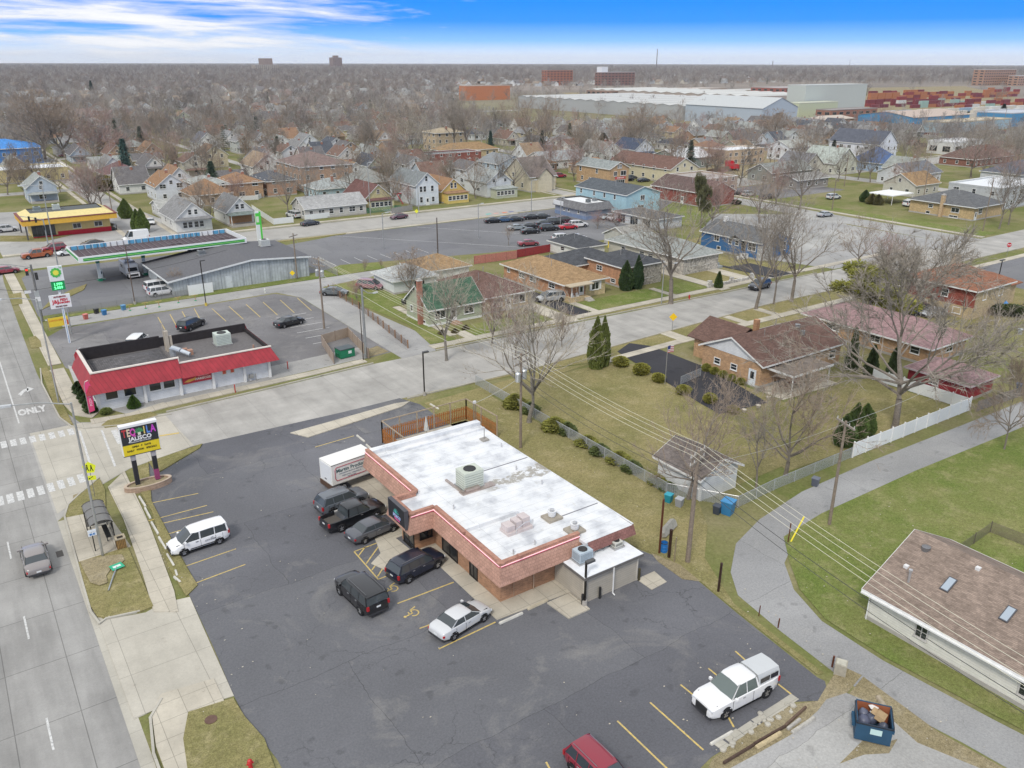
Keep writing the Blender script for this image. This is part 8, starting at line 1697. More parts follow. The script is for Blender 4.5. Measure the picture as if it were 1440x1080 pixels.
part('mast_arm',MB().path([(0,0,h-.5),(-2.5,1,h+.1),(-5,2,h+.3)],.06),m_metal,t,(.4,.4,.4))
g=P(68,345);t=thing('signal_pole','mast-arm traffic signal with three dark heads before the drive-in','traffic light',(*g,0));part('pole',MB().tube((0,0,0),(0,0,5.8),.13),m_metal,t,STEEL);part('mast_arm',MB().path([(0,0,5.5),(-2,.5,6.2),(-4.2,1,6.6)],.07),m_metal,t,STEEL);part('signal_head',MB().box(-1.6,.2,5.1,-1.2,.5,6.2).box(-2.8,.5,5.4,-2.4,.8,6.5).box(-.4,-.3,3.4,0,0,4.4),m_plain,t,(.03,.03,.03))
# signs
def sign_post(px_,py_,ty,label,shape,col,r=.38,txt=None,tcol=(.03,.03,.03),face=-.6,cat='sign',name='road_sign'):
    g=P(px_,py_);h=hgt(px_,py_,ty);t=thing(name,label,cat,(*g,0));part('post',MB().tube((0,0,0),(0,0,h),.035,n=6),m_metal,t,(.35,.35,.35))
    n={'diamond': 4,'octagon': 8,'pentagon': 5}[shape];o_={'diamond': 0,'octagon': pi/8,'pentagon': pi/2}[shape]
    M_=Matrix.Translation((0,-.05,h-r)) @ Matrix.Rotation(face,4,'Z') @ Matrix.Rotation(pi/2,4,'X');q=part('sign_plate',MB().add(MB().prism([(r*cos(o_+2*pi*i/n),r*sin(o_+2*pi*i/n)) for i in range(n)],0,.02),M_),m_plast,t,col)
    if txt: o=link('lettering',text_mesh(txt,r*.62,m_plast,.006,bold=.01),q,tcol);o.matrix_local=M_ @ Matrix.Translation((0,0,.03))
    return t,M_,h,g
sign_post(1415,362,341,'red octagonal stop sign on the corner beyond the right car park','octagon',(.50,.02,.03),.5,'STOP',(.85,.85,.85))
sign_post(945,465,440,'yellow diamond warning sign at the kerb opposite the split-level house','diamond',(.85,.55,.02),.62)
g_=P(134,705)
t,M_,h,g=sign_post(134,700,649,'yellow-green school crossing sign with two walking figures by the crosswalk','pentagon',(.72,.78,.03),.62,face=-.4)
fig=MB()
for x,s_ in ((-.16,1.0),(.16,.8)): fig.prism([(x+.06*cos(i*pi/4)*s_,.24*s_+.06*sin(i*pi/4)*s_) for i in range(8)],0,.012).prism([(x-.05,.16*s_),(x+.05,.16*s_),(x+.06,-.05),(x-.06,-.05)],0,.012).prism([(x-.02,-.05),(x+.05,-.05),(x+.14,-.30),(x+.08,-.30)],0,.013).prism([(x-.06,-.05),(x+.0,-.05),(x-.10,-.30),(x-.16,-.30)],0,.011)
part('walking_figures',MB().add(fig,M_ @ Matrix.Translation((0,0,.022)) @ Matrix.Diagonal((1.1,1.1,1,1))),m_plast,t,(.02,.02,.02));M2=Matrix.Translation((.0,-.06,h-1.65)) @ Matrix.Rotation(-.4,4,'Z') @ Matrix.Rotation(pi/2,4,'X')
q=part('arrow_plate',MB().add(MB().prism([(-.42,-.22),(.42,-.22),(.42,.22),(-.42,.22)],0,.02),M2),m_plast,t,(.72,.78,.03));part('arrow',MB().add(MB().prism([(.2,.12),(.14,.17),(-.12,-.04),(-.06,-.12),(-.22,-.12),(-.18,.02),(-.14,-.0)],0,.012),M2 @ Matrix.Translation((0,0,.021))),m_plast,q,(.02,.02,.02))
sign_post(596-10,308-2,294,'yellow-green pedestrian sign on the avenue lamp mast','diamond',(.75,.75,.05),.55)
sign_post(417-5,402-7,380,'yellow diamond sign at the foot of the workshop pole','diamond',(.85,.6,.02),.5)
t=thing('bus_stop_sign','small white and blue bus stop sign on the street lamp mast','sign',(*P(145,783),0));part('sign_plate',MB().box(-.75,-.2,2.6,-.13,-.17,2.8).box(-.75,-.2,2.25,-.13,-.17,2.55),m_plast,t,(.75,.80,.85));o=link('lettering',text_mesh('BUS',.24,m_plast,.005,bold=.01),t,(.05,.2,.5),(-.44,-.21,2.4));o.rotation_euler=(pi/2,0,0)
g=P(153,833);g2=P(165,800);t=thing('fallen_sign','green street sign and bent post lying on the worn verge','sign',(*g,.13));d_=Vector((g2[0]-g[0],g2[1]-g[1],0));part('post',MB().path([(0,0,.05),tuple(d_*.55+Vector((0,0,.12))),tuple(d_+Vector((0,0,.1)))],.05),m_metal,t,(.5,.52,.52));part('sign_plate',MB().cbox(d_.x,d_.y,.1,.95,.85,.03,.2),m_plast,t,(.04,.42,.24));part('legend',MB().cbox(d_.x,d_.y,.131,.6,.3,.006,.2),m_plast,t,(.7,.8,.75))
g=P(110,420);sign_post(22,600-85,470,'small keep-right style sign at the left verge','diamond',(.7,.7,.7),.3) if False else None
# bus shelter, bin
g=P(163,768);t=thing('bus_shelter','grey bus shelter with arched roof on the pavement pad','bus shelter',(g[0],g[1],.1),0)
b=MB();n=8
for i in range(n):
    a0,a1=pi*i/n,pi*(i+1)/n;b.face([(-.75-.85*cos(a0),-.1,2.25+.38*sin(a0)),(-.75-.85*cos(a1),-.1,2.25+.38*sin(a1)),(-.75-.85*cos(a1),4.0,2.25+.38*sin(a1)),(-.75-.85*cos(a0),4.0,2.25+.38*sin(a0))])
part('roof',b,m_plast,t,(.17,.165,.155));b=MB()
for y in (-.1,1.25,2.6,4.0): b.path([(-.75-.87*cos(pi*i/8),y,2.25+.40*sin(pi*i/8)) for i in range(9)],.025)
part('roof_rib',b,m_metal,t,(.08,.075,.07))
for x in (-1.55,.05):
    for y in (0,3.9): part('post',MB().box(x-.04,y-.04,0,x+.04,y+.04,2.3),m_metal,t,(.05,.05,.05))
part('glass_panel',MB().box(.04,.05,.3,.06,3.85,2.2),m_glass,t,(.10,.10,.10));part('glass_panel',MB().box(-1.5,3.88,.3,0,3.9,2.2),m_glass,t,(.10,.10,.10));part('bench',MB().box(-.5,.8,.45,-.1,3.2,.5).box(-.45,1,0,-.38,1.1,.45).box(-.45,3.0,0,-.38,3.1,.45),m_metal,t,(.07,.07,.07))
g=P(168,768);b=MB();
t=thing('litter_bin','square timber-slatted litter bin beside the bus shelter','bin',(g[0]+.1,g[1]-.4,.1));part('slats',MB().cbox(0,0,.05,.72,.72,.85),m_wood,t,(.36,.22,.08));b=MB();[b.box(-.37,-.33+i*.12,.05,-.36,-.30+i*.12,.9).box(-.33+i*.12,-.37,.05,-.30+i*.12,-.36,.9) for i in range(6)];part('slat_gap',b,m_matte,t,(.10,.06,.03));part('lid',MB().cbox(0,0,.9,.8,.8,.1),m_matte,t,(.42,.36,.26));part('opening',MB().cbox(0,-.1,1.0,.45,.35,.02),m_matte,t,(.03,.025,.02))
# ------------------------------------------------------------- wheel stops, bollards, loose timber
def bar(name,p,q,w,h,m,col,label,cat,z=.02,group=None,raw=False):
    p=p if raw else P(*p);q=q if raw else P(*q);c=((p[0]+q[0])/2,(p[1]+q[1])/2);L_=hypot(q[0]-p[0],q[1]-p[1]);b=MB()
    loft(b,[[(x,-w/2*k,0),(x,-w/2*.8*k,h*.7*k),(x,-w*.3*k,h*k),(x,w*.3*k,h*k),(x,w/2*.8*k,h*.7*k),(x,w/2*k,0)] for x,k in ((-L_/2,.85),(-L_/2+.06,1),(L_/2-.06,1),(L_/2,.85))])
    return single(name,b,m,label,cat,col,(*c,z),rz=atan2(q[1]-p[1],q[0]-p[0]),group=group)
WS=[((196,699),(205,713),'top wheel stop nearest the planter'),((204,715),(212,730),'second wheel stop below the planter'),((213,735),(223,752),'third wheel stop below the planter'),((223.5,756),(234,774),'wheel stop just above the white van nose'),((235,780),(245,797),'wheel stop under the white van nose'),((247,803),(249.5,811),'broken upper wheel stop piece below the van'),((245,812),(254,820),'broken lower wheel stop piece below the van'),
 ((702,878),(735,863),'white chipped wheel stop near the silver sedan'),((742,858),(770,845),'low tan wheel stop beside the shed slab'),((999,1048),(1030,1030),'grey wheel stop in front of the white pickup'),((502,613),(513,622),'white wheel stop behind the box truck'),((515,626),(523,633),'short white wheel stop piece at the truck'),((605,569),(617,576),'white wheel stop outside the patio corner')]
for p,q,lab in WS: bar('wheel_stop',p,q,.2,.15,m_matte,(.62,.60,.54) if 'tan' not in lab else (.52,.46,.34),lab,'wheel stop')
for p,q,lab,c_,w_ in (((1063,1053),(1098,1032),'yellowish plank lying by the broken kerb',(.55,.45,.27),.28),((1107,1027),(1125,1013),'shorter concrete bar near the plank',(.46,.44,.40),.22),((1113,1032),(1145,1011),'longer concrete bar near the plank',(.50,.48,.43),.24),((1017,1075),(1060,1049),'left rusty steel beam lying in the weeds',(.10,.065,.05),.16),((1060,1048),(1104,1023),'middle rusty steel beam lying in the weeds',(.10,.065,.05),.16),((1104,1022),(1133,996),'right rusty steel beam end in the weeds',(.16,.11,.08),.18),((1234,981),(1247,1000),'split timber leaning by the blue dumpster',(.42,.36,.27),.35)):
    bar('loose_beam',p,q,w_,.16,m_wood,c_,lab,'beam',.05)
bk=MB()
for p,q in (((1010,1070-18),(1020,1034+10)),((1022,1042),(1041,1030)),((1042,1030),(1060,1018)),((1060,1016),(1078,1006)),((1078,1006),(1100,992)),((1100,992),(1118,980))): c0,c1=P(*p),P(*q);line(bk,c0,c1,.5+random.uniform(-.15,.2),.045)
struct('broken_kerb',bk,m_kerb)
rk=MB();rr_=random.Random(3)
for i in range(26):
    p=P(rr_.uniform(1005,1120),0) if False else P(*(lambda f: (1005+f*115+rr_.uniform(-9,9),1062-f*78+rr_.uniform(-9,9)))(rr_.random()));s_=rr_.uniform(.05,.22)
    rk.lathe([(s_,0),(s_*.9,s_*.5),(0,s_*.7)],6,Matrix.Translation((p[0],p[1],.03)))
struct('rubble',rk,m_kerb,kind='stuff')
for px_,py_,h_,lab,c_ in ((817,850,1.0,'black bollard at the near corner of the beige shed',(.03,.03,.03)),(841.5,840,1.0,'black bollard beside the shed downpipe',(.03,.03,.03)),(896.5,815,1.1,'dark bollard at the far right shed corner',(.07,.06,.03))):
    x,y=P(px_,py_);single('bollard',MB().tube((0,0,0),(0,0,h_),.10,.10,10).lathe([(0,h_+.06),(.1,h_)],10),m_plain,lab,'bollard',c_,(x,y-.15,0))
RUST=(.22,.08,.05)
for bx_,by_,ty,r_,lab,c_ in ((927,778,702,.09,'tall rusty red post beside the blue barrel',RUST),(940.5,784,745,.13,'short dark rusty post right of the blue barrel',(.09,.05,.04)),(948,790,756,.05,'thin pale stake right of the rusty posts',(.50,.42,.32)),(1010,832,792,.10,'dark rusty steel post at the lot edge near the alley',(.10,.06,.05)),(1094,883,870,.05,'short rusty stake midway down the lot edge',RUST),(1067,866,852,.04,'thin leaning stake by the lot edge',RUST),(1170,938,923,.07,'short rusty post beside the concrete utility box',RUST),(1108,763,736,.05,'thin rusty stake beside the yellow guy guard',RUST)):
    x,y=P(bx_,by_);h_=hgt(bx_,by_,ty);single('steel_post',MB().tube((0,0,0),(.04,0,h_),r_,r_,8),m_metal,lab,'post',c_,(x,y,0))
x,y=P(1112,762);x2,y2=P(1131,726,2.0);t=single('guy_guard',MB().tube((0,0,0),(x2-x,y2-y,2.0),.07,.07,6),m_plast,'leaning bright yellow guy-wire guard on the alley bend','guard',(.85,.72,.05),(x,y,0))
x,y=P(933.5,776);t=thing('barrel','bright blue open barrel between the rusty posts','barrel',(x,y,0));part('drum',MB().lathe([(.28,0),(.31,.3),(.29,.32),(.31,.6),(.29,.62),(.30,.9),(.27,.9),(.26,.5),(0,.5)],16),m_plast,t,(.02,.17,.50));part('rim',MB().lathe([(.27,.88),(.31,.88),(.31,.93),(.27,.93)],16),m_plast,t,(.03,.05,.08))
x,y=P(1181,946);t=thing('utility_box','square concrete utility box beside the broken lot edge','box',(x,y,0),.5);part('body',MB().cbox(0,0,0,.75,.75,.85),m_matte,t,(.42,.39,.32));part('lid',MB().cbox(0,0,.85,.6,.6,.05),m_matte,t,(.52,.50,.42))
x,y=P(930,752);single('concrete_block',MB().prism([(-1.2,0),(1.2,0),(1.2,.5),(.9,.8),(-.9,.7),(-1.2,.4)],0,.35),m_matte,'tilted grey concrete culvert slab on the grass behind the shed','concrete block',(.38,.37,.33),(x+.8,y,.05)).rotation_euler=(1.2,0,.35)
for q,lab in (((969,421),'red fire hydrant on the verge before the pale grey ranch'),((353,1083),'red fire hydrant at the bottom edge of the picture'),((373,412),'small pale marker post on the workshop lawn')):
    x,y=P(*q);red='red' in lab;t=thing('hydrant' if red else 'marker_post',lab,'hydrant' if red else 'marker',(x,y,.05));part('barrel',MB().lathe([(.17,0),(.13,.05),(.12,.55),(.16,.58),(.12,.7),(.04,.78),(0,.8)],10),m_plast,t,(.50,.03,.03) if red else (.65,.66,.60));part('outlet',MB().tube((-.2,0,.45),(.2,0,.45),.06,n=8),m_plast,t,(.50,.03,.03) if red else (.65,.66,.6))
# ------------------------------------------------------------- dumpsters
c0,c1,c2,c3=P(1197,1043),P(1240,1053),P(1253,1010),P(1218,995)
cx_,cy_=P(1224,1032);t=thing('dumpster','open blue dumpster full of bagged rubbish on the cracked pavement','dumpster',(cx_,cy_,.05),atan2(c1[1]-c0[1],c1[0]-c0[0]))
w_,d_,h_=2.0,1.75,1.35;b=MB().box(-w_/2,-d_/2,.1,w_/2,-d_/2+.06,h_).box(-w_/2,d_/2-.06,.1,w_/2,d_/2,h_+.25).box(-w_/2,-d_/2+.06,.1,-w_/2+.06,d_/2-.06,h_+.1).box(w_/2-.06,-d_/2+.06,.1,w_/2,d_/2-.06,h_+.1).box(-w_/2+.06,-d_/2+.06,.1,w_/2-.06,d_/2-.06,.2)
part('body',b,m_plain,t,(.03,.085,.15));part('inner_panel',MB().box(-w_/2+.06,d_/2-.075,.2,w_/2-.06,d_/2-.06,h_+.2),m_matte,t,(.33,.11,.05));part('rim',MB().box(-w_/2-.05,-d_/2-.05,h_-.05,w_/2+.05,-d_/2,h_+.04).box(-w_/2-.06,-d_/2,h_,-w_/2,d_/2,h_+.14).box(w_/2,-d_/2,h_,w_/2+.06,d_/2,h_+.14),m_metal,t,(.05,.06,.08));part('label_plate',MB().box(-.2,-d_/2-.02,.7,.45,-d_/2-.003,1.1),m_plast,t,(.52,.70,.68));part('lift_sleeve',MB().box(-w_/2-.18,-.5,.7,-w_/2-.02,.5,.95).box(w_/2+.02,-.5,.7,w_/2+.18,.5,.95),m_plain,t,(.03,.10,.18))
rb_=random.Random(8)
for i,(x,y,s_,c_,lab) in enumerate(((-.55,-.2,.42,(.09,.10,.15),'dark bin bag at the left in the blue dumpster'),(-.15,.1,.38,(.07,.08,.12),'black bin bag in the middle of the blue dumpster'),(-.5,.35,.36,(.12,.13,.18),'slate bin bag at the back of the blue dumpster'),(.5,-.45,.32,(.06,.07,.10),'small dark bag at the right front of the dumpster'))):
    bb_=MB().lathe([(0,-.25),(.9*s_,-.1),(s_,.1),(.7*s_,.32),(.12,.42),(0,.5)],9,Matrix.Rotation(rb_.uniform(-.5,.5),4,'X'));q=Matrix.Rotation(t.rotation_euler.z,3,'Z') @ Vector((x,y,0));single('rubbish_bag',bb_,m_plast,lab,'bin bag',c_,(cx_+q.x,cy_+q.y,1.0),60)
for i,(x,y,w1,d1,rz,c_,lab) in enumerate(((.35,.1,.8,.55,.3,(.45,.32,.18),'torn brown cardboard box on top of the dumpster rubbish'),(.1,.45,.6,.3,-.3,(.75,.72,.68),'white cardboard sheet on the dumpster rubbish'))):
    q=Matrix.Rotation(t.rotation_euler.z,3,'Z') @ Vector((x,y,0));o=single('cardboard_box',MB().cbox(0,0,0,w1,d1,.3 if i==0 else .06).box(-w1/2,d1/2,.2,w1/2,d1/2+.3,.23),m_matte,lab,'cardboard',c_,(cx_+q.x,cy_+q.y,1.22));o.rotation_euler=(.25,.2,rz)
x,y=P(488,503);t=thing('dumpster','closed green dumpster in the tan enclosure beside the alley','dumpster',(x,y+.6,0),.1);part('body',MB().box(-1.1,-.8,.1,1.1,.8,1.25),m_plain,t,(.02,.20,.10));part('lid',MB().box(-1.12,-.84,1.25,0,.84,1.36).box(.02,-.84,1.25,1.12,.84,1.36),m_plast,t,(.06,.08,.08));part('label_plate',MB().box(.1,-.82,.6,.6,-.8,1.0),m_plast,t,(.7,.75,.72));part('lift_sleeve',MB().box(-1.25,-.4,.6,-1.1,.4,.8).box(1.1,-.4,.6,1.25,.4,.8),m_plain,t,(.02,.17,.09))
e0,e1,e2,e3=P(470,512),P(453,485),P(490,474),P(519,505)
def fence_line(name,pts,h,label,mat,col,post=(.4,.3,.2),sp=2.5,ph=.1,th=.05,pr=.05,slat=None,cat='fence',rail=None):
    t=thing(name,label,cat,(*pts[0],0));ox,oy=pts[0];b=MB();rl_=MB();pp_=[]
    for (x0,y0),(x1,y1) in zip(pts,pts[1:]):
        a_=atan2(y1-y0,x1-x0);L_=hypot(x1-x0,y1-y0);cx,cy=(x0+x1)/2-ox,(y0+y1)/2-oy
        if slat:
            n=max(1,int(L_/slat))
            for i in range(n): f=(i+.5)/n;b.cbox(x0+(x1-x0)*f-ox,y0+(y1-y0)*f-oy,.08,slat*.86,th,h*random.uniform(.97,1.0),a_)
        else: b.cbox(cx,cy,.05,L_,th,h-.05,a_)
        n=max(1,int(round(L_/sp)))
        for i in range(n+1): f=i/n;pp_.append((x0+(x1-x0)*f-ox,y0+(y1-y0)*f-oy,0))
        if rail: rl_.tube((x0-ox,y0-oy,h),(x1-ox,y1-oy,h),.03,.03,5)
    part('fence_panel',b,mat,t,col);pm_=MB().tube((0,0,0),(0,0,h+ph),pr,pr,6).mesh('fence_post',m_plain);[link('fence_post',pm_,t,post,q) for q in dict.fromkeys(pp_)]
    if rail: part('top_rail',rl_,m_metal,t,rail)
    return t
fence_line('enclosure_wall',[e0,e1,e2,e3],1.5,'tan board enclosure round the green dumpster',m_siding,(.40,.32,.25),(.25,.18,.14),2.5)
CHN=(.42,.44,.45)
fence_line('chain_link_fence',[(51.3,82.2),(51.1,66),(51.0,48.2)],1.25,'long chain-link fence with shrubs between the restaurant grass and the lawn',m_chain,CHN,CHN,3.0,.05,.015,.035,rail=(.55,.57,.57))
fence_line('chain_link_fence',[(51.0,48.1),(54.6,42.6),(60,42.9),(72.2,42.9)],1.2,'chain-link fence along the side alley up to the white vinyl fence',m_chain,CHN,CHN,3.0,.05,.015,.035,rail=(.50,.50,.50))
fence_line('rail_fence',[(53.9,135),(53.7,122),(52.2,110),(50.9,99.6)],1.15,'brown post and wire fence between the alley and the green cottage lawn',m_chain,(.20,.14,.11),(.30,.17,.09),2.4,.12,.02,.09)
fence_line('vinyl_fence',[(72.4,42.9),(94.6,42.6)],1.65,'long white vinyl fence beside the side alley',m_plast,(.78,.80,.80),WHITE,2.2,.16,.06,.09,cat='fence')
fence_line('vinyl_fence',[(94.6,42.7),(94.4,55)],1.5,'white vinyl fence turning back beside the red garage',m_plast,(.76,.78,.78),WHITE,2.2,.14,.06,.09)
fence_line('board_fence',[(95.0,41.9),(116,40.6)],1.3,'grey weathered board fence behind the red garage',m_wood,(.26,.23,.20),(.22,.2,.18),2.2,0,.05,.07,slat=.3)
fence_line('vinyl_fence',[P(355,296),P(385,316),P(413,313)],1.5,'low white vinyl fence round the yard beside the narrow porch house',m_plast,(.76,.78,.78),WHITE,2.4);fence_line('vinyl_fence',[P(429,310),P(480,304)],1.4,'straight white vinyl fence along the avenue before the long pale bungalow',m_plast,(.76,.78,.78),WHITE,2.4)
fence_line('vinyl_fence',[P(330,283),P(363,281),P(372,276)],1.3,'white picket fence behind the narrow porch house',m_plast,(.7,.72,.72),WHITE,2.0,slat=.3)
fence_line('board_fence',[P(667,372),P(727,364)],1.7,'faded pink-red board fence left half behind the tan-roofed ranch',m_wood,(.50,.20,.17),(.3,.1,.1),2.4,0,.05,.05,slat=.32);fence_line('board_fence',[P(727,363),P(783,353)],1.7,'deep red board fence half next to the white garage',m_wood,(.32,.04,.05),(.2,.03,.04),2.4,0,.05,.05,slat=.32)
fence_line('white_screen',[P(266,416),P(300,411)],1.8,'white panel screen at the workshop corner',m_plast,(.76,.78,.78),WHITE,2.0,.05)
fence_line('drive_fence',[P(957,541),P(985,529)],1.1,'chain gate fence at the bottom of the black driveway by the flagpole',m_chain,CHN,CHN,2.5,.05,.015,.03,rail=(.55,.57,.57));fence_line('chain_link_fence',[P(1345,782),P(1392,749),P(1440,768)],1.1,'low sagging wire fence behind the long white garage',m_chain,(.20,.17,.14),(.14,.12,.10),2.5,.05,.02,.04)
fence_line('board_fence',[P(993,246),P(1040,238)],1.8,'brown board fence round the lorry yard',m_wood,(.28,.18,.13),(.2,.14,.1),3,0,.05,.05,slat=.4);fence_line('board_fence',[P(600-49,301),P(580,296)],1.5,'grey board fence between yellow cottage and tall white house',m_wood,(.36,.35,.33),(.3,.3,.3),2.2,0,.05,.05,slat=.3)
fence_line('wire_fence',[(14,145.2),(33,146.2)],1.1,'sagging wire fence along the fuel station lawn',m_chain,(.3,.3,.3),(.2,.2,.2),2.5,.05,.02,.03);fence_line('wire_fence',[P(432,368),P(475,388)],1.3,'chain fence between the car lot and the alley behind the workshop',m_chain,(.35,.35,.35),(.25,.2,.18),2.5,.05,.02,.04)
for i,(px_,py_) in enumerate(((205,434),(224,432),(251,426),(275,423),(183,437))):
    x,y=P(px_,py_);t=thing('parking_barrier',where(x,y,['low tee-shaped pipe barrier','green footed pipe barrier','orange-topped pipe barrier','pipe barrier by the lamp','leftmost pipe barrier'][i]),'barrier',(x,y,0));part('post',MB().tube((0,0,0),(0,0,1.0),.06,n=7),m_plain,t,(.40,.28,.12));part('foot',MB().lathe([(.22,0),(.16,.12),(0,.14)],8),m_plain,t,(.03,.30,.16));part('bar',MB().tube((-.5,0,1.0),(.5,0,1.0),.05,n=6),m_plain,t,(.50,.38,.15))
for i,(px_,py_,c_,lab) in enumerate(((147,443,(.03,.16,.36),'blue oil bin by the fuel station lawn'),(174,436,(.08,.22,.38),'blue-grey pump unit by the wire fence'),(136,441,(.03,.03,.03),'black air hose unit by the wire fence'),(121,449,(.45,.12,.10),'red and white vending box beside the fuel sign'),(568,428,(.03,.03,.035),'black wheelie bin behind the green cottage'),(940,706,(.02,.26,.34),'teal bin at the end of the shrub fence'),(1023,722,(.04,.20,.40),'large blue tote behind the fence corner'),(955,712,(.30,.31,.33),'grey bin beside the teal bin'),(1008,722,(.05,.06,.08),'black bin bag heap at the fence corner'),(1146,683,(.10,.11,.14),'dark rubbish bag heap by the fence at the lawn pole'),(1432,548,(.05,.13,.28),'blue bin at the far right end of the alley'),(1434,470,(.35,.37,.38),'grey mower cluster on the lawn at the right edge'))):
    x,y=P(px_,py_);s_=1.3 if 'large' in lab else .8;t=thing('bin',lab,'bin',(x,y,0),.3);part('body',MB().add((lambda b_: (loft(b_,[[(-.4*s_*k,-.4*s_*k,z),(.4*s_*k,-.4*s_*k,z),(.4*s_*k,.4*s_*k,z),(-.4*s_*k,.4*s_*k,z)] for z,k in ((0,.8),(1.0*s_,1.0))]),b_)[1])(MB())),m_plast,t,c_);part('lid',MB().cbox(0,0,1.0*s_,.86*s_,.86*s_,.07),m_plast,t,tuple(min(1,q*1.4+.02) for q in c_))
# flag on its pole, dealer pennants, playground set
x,y=P(935,541);t=thing('flagpole','thin flagpole with a striped flag beside the clipped driveway shrubs','flagpole',(x,y,0));h_=hgt(935,541,487);part('pole',MB().tube((0,0,0),(0,0,h_),.04,n=7),m_metal,t,(.6,.6,.6));fl=thing('flag','small red and white striped flag with blue corner on the thin flagpole','flag',(x,y,h_-.9)) 
b1=MB();b2=MB();[(b1 if i % 2==0 else b2).prism([(.05,i*.11),(.5,i*.11+.04),(1.1,i*.11-.06),(1.1,i*.11+.05),(.5,i*.11+.15),(.05,i*.11+.11)],-.008,.008) for i in range(8)]
q=part('red_stripes',b1,m_plast,fl,(.5,.04,.06));q.rotation_euler=(pi/2,0,0);q=part('white_stripes',b2,m_plast,fl,WHITE);q.rotation_euler=(pi/2,0,0);q=part('canton',MB().prism([(.05,.45),(.5,.48),(.5,.95),(.05,.92)],-.012,.012),m_plast,fl,(.03,.05,.2));q.rotation_euler=(pi/2,0,0)
for i,(px_,c_,nm_) in enumerate(((687,(.02,.45,.40),'teal'),(698,(.6,.3,.25),'pink and white'),(710,(.7,.16,.05),'orange'),(719,(.10,.12,.3),'dark blue'),(729,(.3,.33,.35),'grey'),(738,(.2,.2,.22),'black'))):
    x,y=P(px_,303-i*1.1);t=thing('pennant',f'{nm_} pennant flag at the front edge of the used car lot','flag',(x,y,0));part('pole',MB().tube((0,0,0),(.5,0,2.6),.03,n=5),m_metal,t,(.5,.5,.5));part('cloth',MB().prism([(0.3,1.2),(2.0,1.5),(2.1,2.3),(.5,2.4)],-.02,.02),m_plast,t,c_);t.children[-1].rotation_euler=(pi/2,0,0)
x,y=P(863,348);t=thing('play_set','red and yellow plastic play set behind the white garage','play set',(x,y,0));part('slide',MB().prism([(0,0),(1.8,0),(.4,1.4),(0,1.4)],-.3,.3),m_plast,t,(.75,.12,.05));t.children[-1].rotation_euler=(pi/2,0,0);part('tower',MB().box(-1.2,-.6,0,0,.6,1.5).box(-1.3,-.7,1.5,.1,.7,1.9),m_plast,t,(.78,.58,.05));part('rail',MB().box(-1.2,-.7,1.9,0,-.6,2.3),m_plast,t,(.04,.22,.4))
# pots near the drive and the small patio bits
for px_,py_,lab in ((1046,580,'pale round stone pot at the end of the black driveway'),(1066,574,'stone pot right of the driveway end'),(1080,562,'white urn on the brick patio edge')): x,y=P(px_,py_);single('plant_pot',MB().lathe([(.2,0),(.32,.35),(.28,.37),(0,.3)],12),m_matte,lab,'pot',(.55,.5,.42),(x,y,.05))
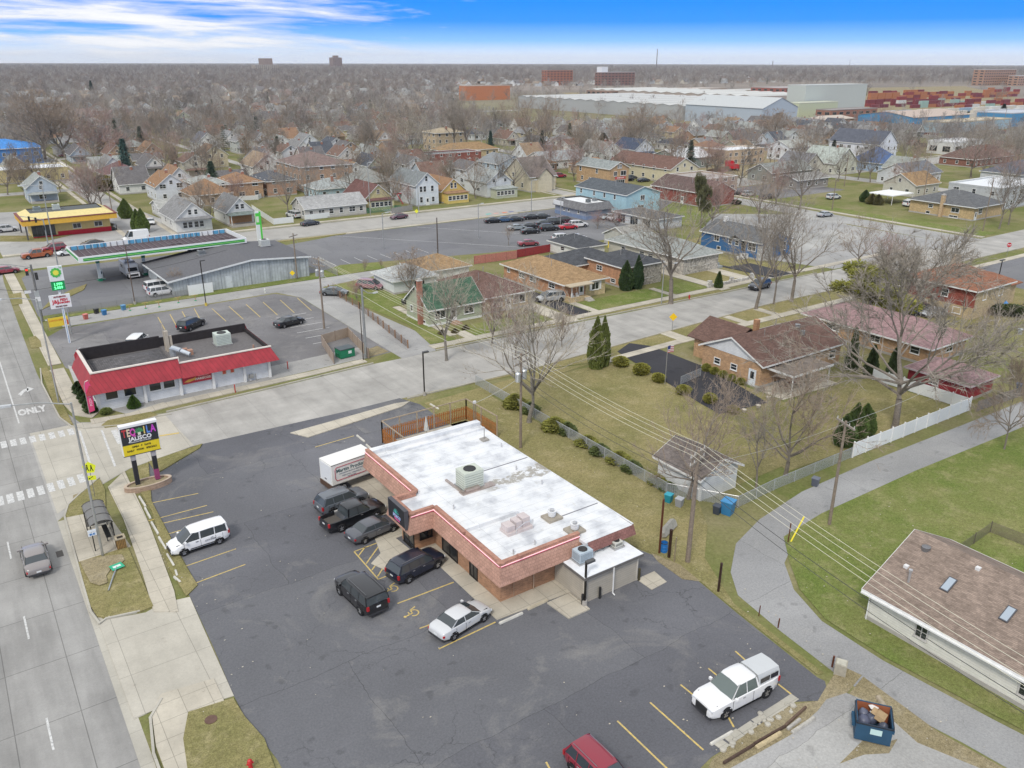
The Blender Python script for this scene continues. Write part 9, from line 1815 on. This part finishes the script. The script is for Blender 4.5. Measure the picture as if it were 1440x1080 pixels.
# a person in dark clothes on the forecourt
def person(x,y,rz,label,top,legs,skin=(.30,.19,.13),z=0.0):
    J=dict(pel=(0,0,.95),che=(0,.01,1.28),nek=(0,0,1.50),hea=(.01,0,1.62),het=(.02,0,1.74),ls=(0,.19,1.44),le=(.02,.25,1.17),lw=(.10,.25,.93),lh=(.13,.24,.84),rs=(0,-.19,1.44),re=(-.02,-.25,1.17),rw=(.05,-.27,.93),rh=(.08,-.27,.84),lp=(0,.10,.90),lk=(.06,.11,.50),la=(.0,.12,.09),lt=(.17,.13,.04),rp=(0,-.10,.90),rk=(-.02,-.11,.50),ra=(-.10,-.12,.09),rt=(.06,-.14,.04))
    Rr=dict(pel=.14,che=.15,nek=.06,hea=.095,het=.07,ls=.065,le=.05,lw=.035,lh=.035,rs=.065,re=.05,rw=.035,rh=.035,lp=.10,lk=.065,la=.045,lt=.035,rp=.10,rk=.065,ra=.045,rt=.035)
    E_=[('pel','che'),('che','nek'),('nek','hea'),('hea','het'),('che','ls'),('ls','le'),('le','lw'),('lw','lh'),('che','rs'),('rs','re'),('re','rw'),('rw','rh'),('pel','lp'),('lp','lk'),('lk','la'),('la','lt'),('pel','rp'),('rp','rk'),('rk','ra'),('ra','rt')]
    ks=list(J);me=bpy.data.meshes.new('body');me.from_pydata([J[k] for k in ks],[(ks.index(a),ks.index(b)) for a,b in E_],[]);o=bpy.data.objects.new('body',me);COL.objects.link(o)
    md=o.modifiers.new('skin','SKIN');md.use_smooth_shade=True
    for i,k in enumerate(ks): me.skin_vertices[0].data[i].radius=(Rr[k],Rr[k]*(1.25 if k in ('che','pel') else 1));me.skin_vertices[0].data[i].use_root=(k=='pel')
    o.modifiers.new('sub','SUBSURF').levels=1;dg=bpy.context.evaluated_depsgraph_get();m2=bpy.data.meshes.new_from_object(o.evaluated_get(dg));bpy.data.objects.remove(o)
    # clothing and skin as material slots on one continuous body
    mats=[]
    for nm_,c_ in (('jacket_cloth',top),('trouser_cloth',legs),('skin',skin),('shoe',(.03,.03,.03)),('hair',(.03,.02,.02))):
        m_,n_,l_,b_=newmat(nm_);b_.inputs['Base Color'].default_value=(*c_,1);b_.inputs['Roughness'].default_value=.8;mats.append(m_)
    m2.materials.clear();[m2.materials.append(q) for q in mats]
    for p_ in m2.polygons:
        c=p_.center;p_.material_index=4 if c.z > 1.69 or (c.z > 1.58 and c.x < -.03) else 2 if c.z > 1.53 or (abs(c.y) > .2 and c.z < .92) else 0 if c.z > .92 or abs(c.y) > .2 and c.z > .8 else 3 if c.z < .10 else 1
    o=link('person',m2,None,None,(x,y,z),rz);tag(o,label,'person');
x,y=P(227.5,376);person(x,y,2.2,'person in dark jacket and trousers walking on the fuel station forecourt',(.03,.03,.035),(.025,.03,.04))
# scattered litter and dead leaves on lots and verges, too many to count
lb=MB();rl2=random.Random(12)
for i in range(420):
    zone=rl2.choice([(12,32,20,82),(41,50,25,80),(30,45,14,30),(10,50,120,148),(4,12,44,72),(50,70,20,36)]);x,y=rl2.uniform(zone[0],zone[1]),rl2.uniform(zone[2],zone[3]);s_=rl2.uniform(.02,.065);a_=rl2.uniform(0,6)
    lb.face([(x+s_*cos(a_+k*pi/2)*(1+.5*(k % 2)),y+s_*sin(a_+k*pi/2),.12+rl2.uniform(0,.02) if zone[0]==4 else .075+rl2.uniform(0,.03)) for k in range(4)])
struct('litter',lb,m_plain,(.50,.46,.38),kind='stuff')
# ------------------------------------------------------------- air
hb_=MB().box(-15300,-15300,-1,15300,15300,123);hz=struct('haze',hb_,None,kind='stuff')
hm_=bpy.data.materials.new('haze');hm_.use_nodes=True;hn=hm_.node_tree.nodes;hn.remove(hn['Principled BSDF']);pv=hn.new('ShaderNodeVolumePrincipled');pv.inputs['Color'].default_value=(.80,.88,1.0,1);pv.inputs['Density'].default_value=4.5e-5;pv.inputs['Anisotropy'].default_value=0.0
hm_.node_tree.links.new(pv.outputs[0],hn['Material Output'].inputs['Volume']);hz.data.materials.append(hm_)
